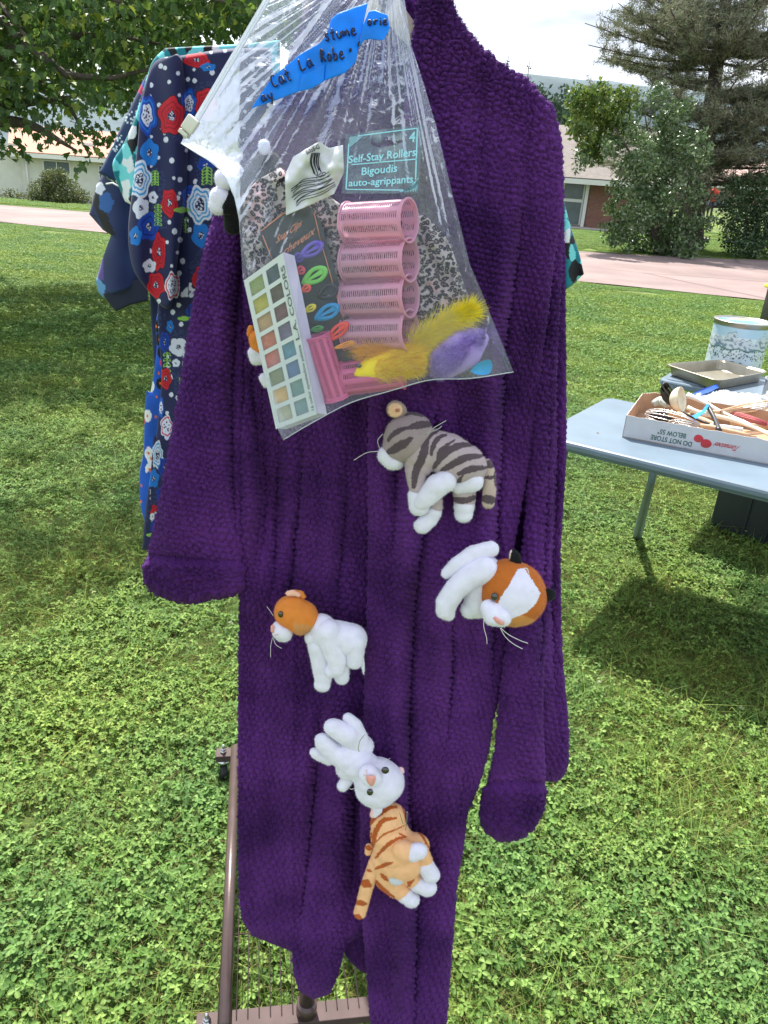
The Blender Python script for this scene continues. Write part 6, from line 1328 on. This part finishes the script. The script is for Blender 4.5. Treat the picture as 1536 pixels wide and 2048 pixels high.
# raised folding half resting on top
sl0 = G(1326, 756, TZ+.03); s0_, t0_ = (sl0-a0)@e1, (sl0-a0)@e2
tSb = thing('plastic_lid', 'slate blue plastic lid lying on the table under the baking pan', 'lid', TB(s0_+.3, t0_, 0))
dd = G(1536, 800, TZ+.045)-G(1326, 760, TZ+.045)
def r3(d): return rrect(s0_-.01+d, t0_-.06+d, s0_+1.0-d, t0_+.50-d, .06-d)
V, Fc = loft([(r3(.006), .001), (r3(.0), .006), (r3(.0), .024), (r3(.004), .030), (r3(.012), .032)]); mk('lid_panel', V, Fc, tblm, tSb, smooth=False)
V, Fc = loft([(r3(.03), .031), (r3(.032), .036), (r3(.04), .038)]); mk('raised_centre', V, Fc, tblm, tSb, smooth=False)
LZ = TZ+.038
# dark tote under the table
dg_ = pm('dark_green_plastic', (.014, .021, .021), .45, .1, 5)
c1 = G(1459, 1078); c0 = G(1417, 1063); c2 = G(1536, 1106)
tTo = thing('storage_tote', 'dark green storage tote on the grass under the table', 'storage box', c1)
d1 = c0-c1; d2 = c2-c1; d2 = d2/np.linalg.norm(d2)*.55; d1 = d1*1.0
pts = [c1, c1+d2, c1+d2+d1, c1+d1]; V, Fc = prism([p_+[0, 0, 0] for p_ in pts], (0, 0, .36)); cen = np.mean(V, 0); V[4:] = cen+(V[4:]-cen)*[1.01, 1.01, 1]; mk('tote_body', V, Fc, dg_, tTo, smooth=False)
for k in range(5):
    q = c1+d2*(k+.5)/5; V, Fc = box(q+up*.18-np.cross(d2/np.linalg.norm(d2), up)*-.004, d2*.012, np.cross(d2/np.linalg.norm(d2), up)*.007, up*.17); mk('rib', V, Fc, dg_, tTo, smooth=False)
V, Fc = prism([cen*[1, 1, 0]+(p_-cen*[1, 1, 0])*1.03+[0, 0, .36] for p_ in pts], (0, 0, .03)); mk('lid', V, Fc, dg_, tTo, smooth=False)

# ---- cardboard tomato box with utensils
card_o = pm('white_cardboard', (.50, .51, .53), .8, .05, 20); kraft = pm('kraft_cardboard', (.42, .27, .17), .85, .1, 25)
bA = G(1244, 874, TZ+.001); bB = G(1536, 929, TZ+.001); be = bB-bA; be[2] = 0; be /= np.linalg.norm(be); bn = np.array([-be[1], be[0], 0]); BL_, BD, BH = .56, .30, .088
bk = G(1300, 783, TZ+BH)-bA; BD = float(bk@bn)
def BX(s, t, z): return bA+be*s+bn*t+up*z
tBx = thing('cardboard_box', 'open cardboard tomato tray lying upside-down lettered, full of kitchen utensils, on the blue table', 'cardboard box', BX(.2, .15, 0))
cut = .05
outl_ = [(0, 0), (BL_, 0), (BL_, BD), (cut, BD), (0, BD-cut*1.4)]
def wall(p, q, name, out_, inn, h0=BH, h1=BH):
    p = np.array(p); q = np.array(q); d = q-p; n_ = np.array([-d[1], d[0]])/np.linalg.norm(d)*.003
    for nm, o_, m in ((name, (0, .48), out_), (name+'_lining', (.52, 1), inn)):
        A_, B_ = p+n_*o_[0], q+n_*o_[0]; C_, D_ = q+n_*o_[1], p+n_*o_[1]
        tops = [];  nseg = 24
        mb = MB(); Vv = []; Ff = []
        for i in range(nseg+1):
            s = i/nseg; h = (h0*(1-s)+h1*s)+.0016*math.sin(i*2.3)+.001*math.sin(i*5.1)
            for P_, R2 in ((A_, B_), (D_, C_)):
                x = P_*(1-s)+R2*s; Vv += [BX(x[0], x[1], 0), BX(x[0], x[1], h)]
        for i in range(nseg):
            b = i*4; c = b+4; Ff += [(b, c, c+1, b+1), (b+2, b+3, c+3, c+2), (b+1, c+1, c+3, b+3), (b, b+2, c+2, c)]
        Ff += [(0, 1, 3, 2), (nseg*4, nseg*4+2, nseg*4+3, nseg*4+1)]
        mk(nm, np.array(Vv), Ff, m, tBx, smooth=False)
wall(outl_[0], outl_[1], 'front_wall', card_o, kraft); wall(outl_[1], outl_[2], 'end_wall', card_o, kraft); wall(outl_[2], outl_[3], 'back_wall', card_o, kraft, BH*.98, BH*.98); wall(outl_[3], outl_[4], 'corner_wall', card_o, kraft); wall(outl_[4], outl_[0], 'end_wall', card_o, kraft)
V, Fc = prism([BX(x, y, .001) for x, y in outl_], (0, 0, .003)); mk('bottom', V, Fc, kraft, tBx, smooth=False)
fmap = lambda s, z: BX(0, 0, 0)+np.asarray(s)[..., None]*be+np.asarray(z)[..., None]*up-bn*.0015
gink = pm('green_ink', (.015, .10, .075), .7); rink = pm('red_ink', (.50, .03, .045), .7); gink2 = pm('leaf_ink', (.03, .20, .06), .7)
def fpx(x, y): d = rayv(x, y); n_ = bn; t = ((bA-CAM)@n_)/(d@n_); P_ = CAM+d*t; return float((P_-bA)@be), float((P_-bA)[2])
p0 = fpx(1385, 893); p1 = fpx(1303, 878); v_ = fpx(1386, 884); 
hh_ = .019
x0 = fpx(1384, 886)[0]; x1 = fpx(1303, 867)[0]; zb = fpx(1345, 874)[1]
zt1 = fpx(1384, 884)[1]; zt2 = fpx(1374, 868)[1]
lettering('DO NOT STORE', (x0, zt1), (x1, zt1), (0, -hh_), fmap, gink, tBx); lettering('BELOW 55°', (fpx(1373, 867)[0], zt2), (fpx(1317, 857)[0], zt2), (0, -hh_), fmap, gink, tBx)
lettering('Tomatoes', (fpx(1482, 895)[0], fpx(1480, 893)[1]), (fpx(1433, 885)[0], fpx(1480, 893)[1]), (0, -.020), fmap, rink, tBx, shear=.2)
mb = MB(); mb2 = MB()
for (x, y_, rx) in ((1397, 877, .0165), (1412, 887, .019)):
    c = fpx(x, y_); P_ = [(c[0]+rx*math.cos(a)*(1+.05*math.cos(3*a)), c[1]+rx*.88*math.sin(a)) for a in np.linspace(0, 6.283, 25)[:-1]]
    V = fmap(np.array([q_[0] for q_ in P_]), np.array([q_[1] for q_ in P_]))-bn*(.0003 if x > 1400 else 0); mb.add(V, [tuple(range(24))])
    for a in np.linspace(0, 6.28, 7)[:-1]:
        cc2 = (c[0]+.002, c[1]-rx*.45); q_ = np.array([cc2, (cc2[0]+.006*math.cos(a-.25), cc2[1]+.006*math.sin(a-.25)*.7), (cc2[0]+.007*math.cos(a), cc2[1]+.007*math.sin(a)*.7)]); mb2.add(fmap(q_[:, 0], q_[:, 1])-bn*.0008, [(0, 1, 2)])
mb.build('tomato_print', rink, tBx, smooth=False); mb2.build('stem_print', gink2, tBx, smooth=False)
# utensils
steel = pm('whisk_wire', (.62, .60, .57), .28, .05, 30, metal=.9); wood = pm('pale_wood', (.55, .37, .22), .6, .15, 30); creamp = pm('cream_nylon', (.74, .68, .52), .4); blackn = pm('black_nylon', (.015, .015, .017), .4); redn = pm('red_silicone', (.50, .10, .12), .5)
def GB_(x, y, z): return G(x, y, TZ+z)
def whisk_(label, tip, neck, end, r, mat_w, mat_h, n=7, rw=.0011, grp='whisks lying in the tomato box'):
    t = thing('whisk', label, 'whisk', neck, grp); d = neck-tip; L_ = np.linalg.norm(d); x, y, dn = frame(d)
    for k in range(n):
        a = math.pi*k/n; w = x*math.cos(a)+y*math.sin(a); P_ = [neck-dn*0-w*.006]
        for s in np.linspace(0, math.pi, 15)[1:-1]: P_.append(neck-dn*(L_*(math.sin(s)**.75))*1.0-w*r*math.cos(s)*(math.sin(s)**.35))
        P_.append(neck+w*.006); mk('wire', *tube(np.array(P_), rw, 5), mat_w, t)
    mk('handle', *tube(resamp([neck, neck*.7+end*.3, end], 8), [.006, .009, .0105, .0105, .0105, .010, .0095, .008], 12), mat_h, t)
whisk_('large steel balloon whisk at the left end of the tomato box, on top', GB_(1290, 826, .07), GB_(1400, 850, .085), GB_(1500, 872, .07), .044, steel, wood, 6, .0013)
whisk_('thin wire whisk lying just behind the front edge of the box', GB_(1335, 845, .055), GB_(1422, 862, .06), GB_(1500, 880, .06), .030, steel, pm('white_handle', (.7, .7, .7), .4), 7)
whisk_('wooden tined whisk at the right back of the tomato box', GB_(1560, 806, .1), GB_(1440, 824, .09), GB_(1380, 826, .07), .03, wood, wood, 8, .0018)
whisk_('red silicone whisk in the right half of the tomato box', GB_(1450, 826, .075), GB_(1535, 848, .075), GB_(1600, 862, .07), .022, redn, wood, 7, .0016)
# ladle
tLd = thing('ladle', 'cream plastic ladle resting upright over the middle of the utensils', 'ladle', GB_(1370, 800, .1))
c = GB_(1364, 798, .13); ru = .050; V = []; Fc = []; ax = np.array([-.55, -.55, .63]); ax = GB_(1345, 780, .17)-GB_(1364, 798, .13); ax = np.array([.75, -.55, .35]); ax /= np.linalg.norm(ax); x, y, dn = frame(ax)
for sh, off_ in ((1.0, 0), (.93, .0)):
    for i in range(9):
        a = math.pi/2*i/8
        for k in range(28): b_ = 2*math.pi*k/28; V.append(c+ru*sh*(math.cos(a)*(x*math.cos(b_)+y*math.sin(b_))-dn*math.sin(a)*.95))
for o_ in (0, 9*28):
    for i in range(8):
        for k in range(28): Fc.append((o_+i*28+k, o_+i*28+(k+1) % 28, o_+(i+1)*28+(k+1) % 28, o_+(i+1)*28+k))
for k in range(28): Fc.append((k, (k+1) % 28, 9*28+(k+1) % 28, 9*28+k))
mk('bowl', np.array(V), Fc, creamp, tLd)
P_ = resamp([GB_(1375, 815, .1), GB_(1400, 826, .09), GB_(1450, 836, .085), GB_(1500, 852, .08), GB_(1560, 880, .08)], 16); V, Fc = tube(P_, np.linspace(.010, .006, 16), 8); mk('handle', V, Fc, creamp, tLd)
# slotted spoon
tSp = thing('slotted_spoon', 'black slotted spoon leaning behind the cream ladle', 'slotted spoon', GB_(1340, 790, .1))
c = GB_(1338, 789, .125); ex_ = (GB_(1352, 806, .125)-c); ex_ = np.array([.5, -.1, -.55]); ex_ /= np.linalg.norm(ex_); ey_ = np.array([.62, .35, .5]); ey_ -= ex_*(ey_@ex_); ey_ /= np.linalg.norm(ey_); nz_ = np.cross(ex_, ey_)
outer = [(.055*math.cos(a), .034*math.sin(a)) for a in np.linspace(0, 6.283, 33)[:-1]]
slots = [[(-.022, o_-.003), (.026, o_-.003), (.026, o_+.003), (-.022, o_+.003)] for o_ in (-.015, 0, .015)]
loops = [outer]+slots; allp = [q_ for l in loops for q_ in l]; tris = tessellate_polygon([[Vector((q_[0], q_[1], 0)) for q_ in l] for l in loops])
V = np.array([c+ex_*q_[0]+ey_*q_[1]+nz_*(-.012+8*(q_[0]**2+q_[1]**2)) for q_ in allp]); o = mk('bowl', V, [tuple(t) for t in tris], blackn, tSp, smooth=False); md = o.modifiers.new('t', 'SOLIDIFY'); md.thickness = .002
mk('handle', *tube(resamp([c+ex_*.052, GB_(1362, 822, .07), GB_(1420, 850, .05)], 8), .005, 8), blackn, tSp)
def stick(name, label, cat, pts, r, mat, n=8, grp=None): t = thing(name, label, cat, pts[0], grp); P_ = resamp(pts, 14); mk('handle', *tube(P_, np.interp(np.linspace(0, 1, 14), np.linspace(0, 1, len(r)), r), n), mat, t); return t
stick('spatula', 'white handled spatula crossing the back of the tomato box', 'spatula', [GB_(1375, 790, .11), GB_(1410, 805, .10), GB_(1440, 822, .09), GB_(1500, 850, .08)], [.012, .007, .006, .008], pm('white_nylon', (.72, .72, .70), .4))
stick('spatula', 'black handled spatula standing over the front edge beside the blue tape', 'spatula', [GB_(1415, 812, .12), GB_(1428, 835, .10), GB_(1438, 862, .08)], [.010, .008, .011], blackn)
stick('wooden_spoon', 'pale wooden spoon lying lengthwise across the right of the box', 'wooden spoon', [GB_(1462, 846, .06), GB_(1500, 850, .06), GB_(1580, 858, .06)], [.008, .008, .008], wood, grp='wooden spoons in the tomato box')
stick('wooden_spoon', 'pale wooden spoon with its bowl at the left of the box below the ladle', 'wooden spoon', [GB_(1340, 826, .05), GB_(1358, 832, .05), GB_(1400, 840, .05), GB_(1480, 866, .055)], [.016, .020, .007, .006], wood, grp='wooden spoons in the tomato box')
stick('wooden_spoon', 'dark wooden spoon handle lowest along the front edge', 'wooden spoon', [GB_(1400, 856, .06), GB_(1450, 868, .055), GB_(1512, 876, .05)], [.006, .007, .007], pm('dark_wood', (.20, .12, .08), .6), grp='wooden spoons in the tomato box')
stick('wooden_spoon', 'pale wooden spoon at the far right front corner of the box', 'wooden spoon', [GB_(1480, 838, .05), GB_(1530, 864, .055), GB_(1590, 880, .06)], [.006, .009, .008], wood, grp='wooden spoons in the tomato box')
stick('peeler', 'white handled peeler in the middle of the box behind its front edge', 'peeler', [GB_(1418, 850, .07), GB_(1450, 855, .07), GB_(1485, 860, .07)], [.006, .011, .010], pm('white_handle_peel', (.72, .72, .72), .35))
stick('spatula', 'black flat utensil lying deep in the left of the box under the whisk', 'spatula', [GB_(1300, 830, .02), GB_(1340, 838, .02), GB_(1420, 858, .02)], [.022, .022, .008], blackn)
stick('measuring_cup', 'pale green plastic scoop at the left of the box behind the whisk wires', 'scoop', [GB_(1306, 808, .07), GB_(1322, 802, .085), GB_(1336, 810, .08)], [.014, .022, .014], pm('pale_green', (.50, .56, .50), .4))
P_ = np.array([GB_(1384, 832, .105), GB_(1392, 838, .105), GB_(1412, 823, .125), GB_(1418, 810, .13), GB_(1414, 808, .13), GB_(1404, 822, .12)])
tt5 = mk('tape_tag', *prism(P_, (0, .001, .0005)), tape, None, smooth=False); tag(tt5, 'small torn strip of blue tape stuck on the utensils', 'tape')

# ---- clear bag with blue zip behind the box
wp = clearmat('white_film', (.9, .93, .98), .55, (.72, .74, .80), .25, 1.2, .8, 120); bz = pm('blue_zip', (.02, .09, .42), .4)
tZb = thing('freezer_bag', 'crumpled white plastic bag with a blue zip lying between box and baking pan', 'plastic bag', G(1440, 800, LZ))
def flatcloth(name, poly, z, mat, parent, amp=.012):
    (Lp, Rp, Tp, Bp) = poly; P2_ = coons(Lp, Rp, Tp, Bp, np.linspace(0, 1, 40), np.linspace(0, 1, 20)); X, Y = P2_[..., 0], P2_[..., 1]; V = G(X, Y, z); V[..., 2] += np.abs(vnoise(X/9, Y/5, 120))*amp*2+np.abs(vnoise(X/4, Y/3, 121))*amp*.7; return mk(name, V, gridfaces(20, 40), mat, parent)
flatcloth('film', ([(1385, 792), (1420, 812)], [(1600, 800), (1600, 840)], [(1385, 792), (1440, 783), (1500, 790), (1600, 800)], [(1420, 812), (1500, 824), (1600, 840)]), LZ+.01, wp, tZb)
P_ = [G(1380, 790, LZ+.02), G(1408, 777, LZ+.03), G(1436, 768, LZ+.03), G(1437, 776, LZ+.02), G(1415, 786, LZ+.02), G(1392, 793, LZ+.015)]; mk('zip_strip', *prism(P_, (0, 0, .002)), bz, tZb, smooth=False)

# ---- baking pan
panm = pm('aged_tin', (.36, .33, .26), .38, .12, 14, .1, 80, metal=.75); PH = .05
cs_ = [G(x, y, LZ+PH) for x, y in ((1333, 729), (1436, 762), (1535, 744), (1441, 720))]
tPn = thing('baking_pan', 'worn rectangular metal baking pan on the lid in front of the cookie tin', 'baking pan', np.mean(cs_, 0)-up*PH)
cen = np.mean(cs_, 0); 
def ring(k, z, r=.12, n=5):
    P_ = []
    for i in range(4):
        a = cen+(cs_[i]-cen)*k; pv = cen+(cs_[i-1]-cen)*k; nx_ = cen+(cs_[(i+1) % 4]-cen)*k
        for t in np.linspace(0, 1, n): q = (a+(pv-a)*r*(1-t)**2+(nx_-a)*r*t**2); P_.append(q+[0, 0, z])
    return P_
rg = [ring(.90, -PH+.001), ring(.93, -PH+.004), ring(.985, -.004), ring(1.03, -.001), ring(1.035, .002), ring(1.0, .003), ring(.965, -.004), ring(.91, -PH+.007), ring(.88, -PH+.004)]
V = np.array([p_ for r__ in rg for p_ in r__]); n = 20; Fc = []
for k in range(len(rg)-1):
    for i in range(n): j = (i+1) % n; Fc.append((k*n+i, k*n+j, (k+1)*n+j, (k+1)*n+i))
Fc += [tuple(range(n))[::-1], tuple((len(rg)-1)*n+i for i in range(n))]
V0 = V; mk('pan_body', V0, [f for f in Fc], panm, tPn, smooth=False)
P_ = np.array(ring(1.03, .001)+[ring(1.03, .001)[0]]); mk('rolled_rim', *tube(P_, .0022, 6, False), panm, tPn)

# ---- cookie tin with a winter scene
tin_c = G(1490, 741, TZ+.02); rt = .0; 
ctop = W(1487, 642, tin_c[1]+.0); rad_t = 54/F*((ctop-CAM)@f_); ht = ctop[2]-TZ; cb = ctop.copy(); cb[2] = TZ+.001
tTn = thing('cookie_tin', 'tall round tin printed with snowy mountains and a village, behind the baking pan', 'tin', cb)
def tincol(PX, PY, an, h):
    C = paint_base(h.shape, srgb(206, 220, 226)); 
    sk = h > .80; C[sk] = srgb(176, 206, 226)
    m1 = .80+.07*np.sin(an*5)+.05*np.sin(an*11+1)+.03*np.sin(an*23); put(C, (h < m1) & (h > .55), srgb(196, 206, 214)); put(C, (h < m1-.05) & (h > .55) & (vnoise(an*14+h*16, h*22, 5) > .08), srgb(120, 142, 158)); put(C, (h < m1) & (h > m1-.012), srgb(110, 130, 150))
    m2 = .58+.02*np.sin(an*9); put(C, (h < m2) & (h > m2-.03), srgb(96, 128, 126)); put(C, h < m2-.03, srgb(202, 216, 222)); put(C, (h < .44+.03*np.sin(an*7)) & (h > .43+.03*np.sin(an*7)), srgb(150, 176, 184))
    f1, f2, idv = cells(an*26, h*19, 9); put(C, (h < .56) & (h > .36) & (f1 < .34) & (idv > .35), srgb(40, 74, 62)); put(C, (h < .50) & (h > .40) & (f1 < .26) & (idv < .18), srgb(176, 70, 52))
    f1, f2, idv = cells(an*13, h*8, 19); put(C, (h < .34) & (h > .05) & (f1 < .30) & (idv > .55), srgb(44, 80, 66)); return C
na, nh = 180, 110; AN, HH = np.meshgrid(np.linspace(0, 2*math.pi, na), np.linspace(0, 1, nh)); V = np.stack([cb[0]+rad_t*np.cos(AN), cb[1]+rad_t*np.sin(AN), cb[2]+ht*.93*HH], -1)
mk('tin_body', V, gridfaces(nh, na), pm('printed_tin', (1, 1, 1), .3, .02, 5, metal=.1, attr=True, coat=.3), tTn, tincol(None, None, AN, HH))
liz = cb+up*ht*.93; tinrim = pm('tin_rim', (.40, .38, .35), .35, .05, 20, metal=.9); mb = MB()
prof_ = [(1.0, -.004), (1.025, 0), (1.025, .016), (1.04, .020), (1.02, .024), (.98, .023), (.96, .018)]
V = []; n = 64; Fc = []
for k, z in prof_:
    for i in range(n): a = 2*math.pi*i/n; V.append(liz+np.array([rad_t*k*math.cos(a), rad_t*k*math.sin(a), z]))
for q_ in range(len(prof_)-1):
    for i in range(n): j = (i+1) % n; Fc.append((q_*n+i, q_*n+j, (q_+1)*n+j, (q_+1)*n+i))
mk('rim', np.array(V), Fc, tinrim, tTn)
RRr, AN = np.meshgrid(np.linspace(0, .965, 40), np.linspace(0, 2*math.pi, 90)); V = np.stack([liz[0]+rad_t*RRr*np.cos(AN), liz[1]+rad_t*RRr*np.sin(AN), liz[2]+.018+0*AN], -1)
X_, Y_ = RRr*np.cos(AN), RRr*np.sin(AN); C = paint_base(X_.shape, srgb(150, 164, 170)); z_ = vnoise(X_*3, Y_*3, 7); put(C, z_ > .1, srgb(110, 160, 185)); put(C, z_ < -.2, srgb(186, 176, 140)); put(C, RRr > .86, srgb(150, 152, 150)); put(C, (RRr > .84) & (RRr < .87), srgb(120, 126, 120))
mk('lid_top', V, gridfaces(90, 40), bpy.data.materials['printed_tin'], tTn, C)

# ---- grey saucepan at the right edge
sp_ = G(1563, 800, LZ); tSa = thing('saucepan', 'dull grey metal pot cut off by the right edge beside the baking pan', 'saucepan', sp_)
kx2 = ((sp_-CAM)@f_)/F; R2 = 38*kx2; prf = [(0, .001), (.93, .001), (1.0, .012), (1.0, .085), (1.05, .089), (1.05, .093), (.97, .090), (.96, .012), (0, .008)]
V = []; Fc = []; n = 48
for k, z in prf:
    for i in range(n): a = 2*math.pi*i/n; V.append(sp_+np.array([R2*max(k, .001)*math.cos(a), R2*max(k, .001)*math.sin(a), z]))
for q_ in range(len(prf)-1):
    for i in range(n): j = (i+1) % n; Fc.append((q_*n+i, q_*n+j, (q_+1)*n+j, (q_+1)*n+i))
mk('pot_body', np.array(V), Fc, pm('dull_aluminium', (.42, .43, .44), .4, .08, 20, metal=.9), tSa); mk('handle', *tube([sp_+[R2, 0, .08], sp_+[R2+.14, 0, .09]], [.008, .01], 8), blackn, tSa)
# small leaf debris on the table
lf_ = G(1193, 866, TZ+.002); o = mk('dry_leaf', *prism([lf_, lf_+[.008, .002, .001], lf_+[.012, .008, .002], lf_+[.003, .007, .001]], (0, 0, .001)), pm('dry_leaf', (.22, .15, .08), .9), None, smooth=False); tag(o, 'tiny dry leaf scrap on the bare left end of the table', 'leaf')
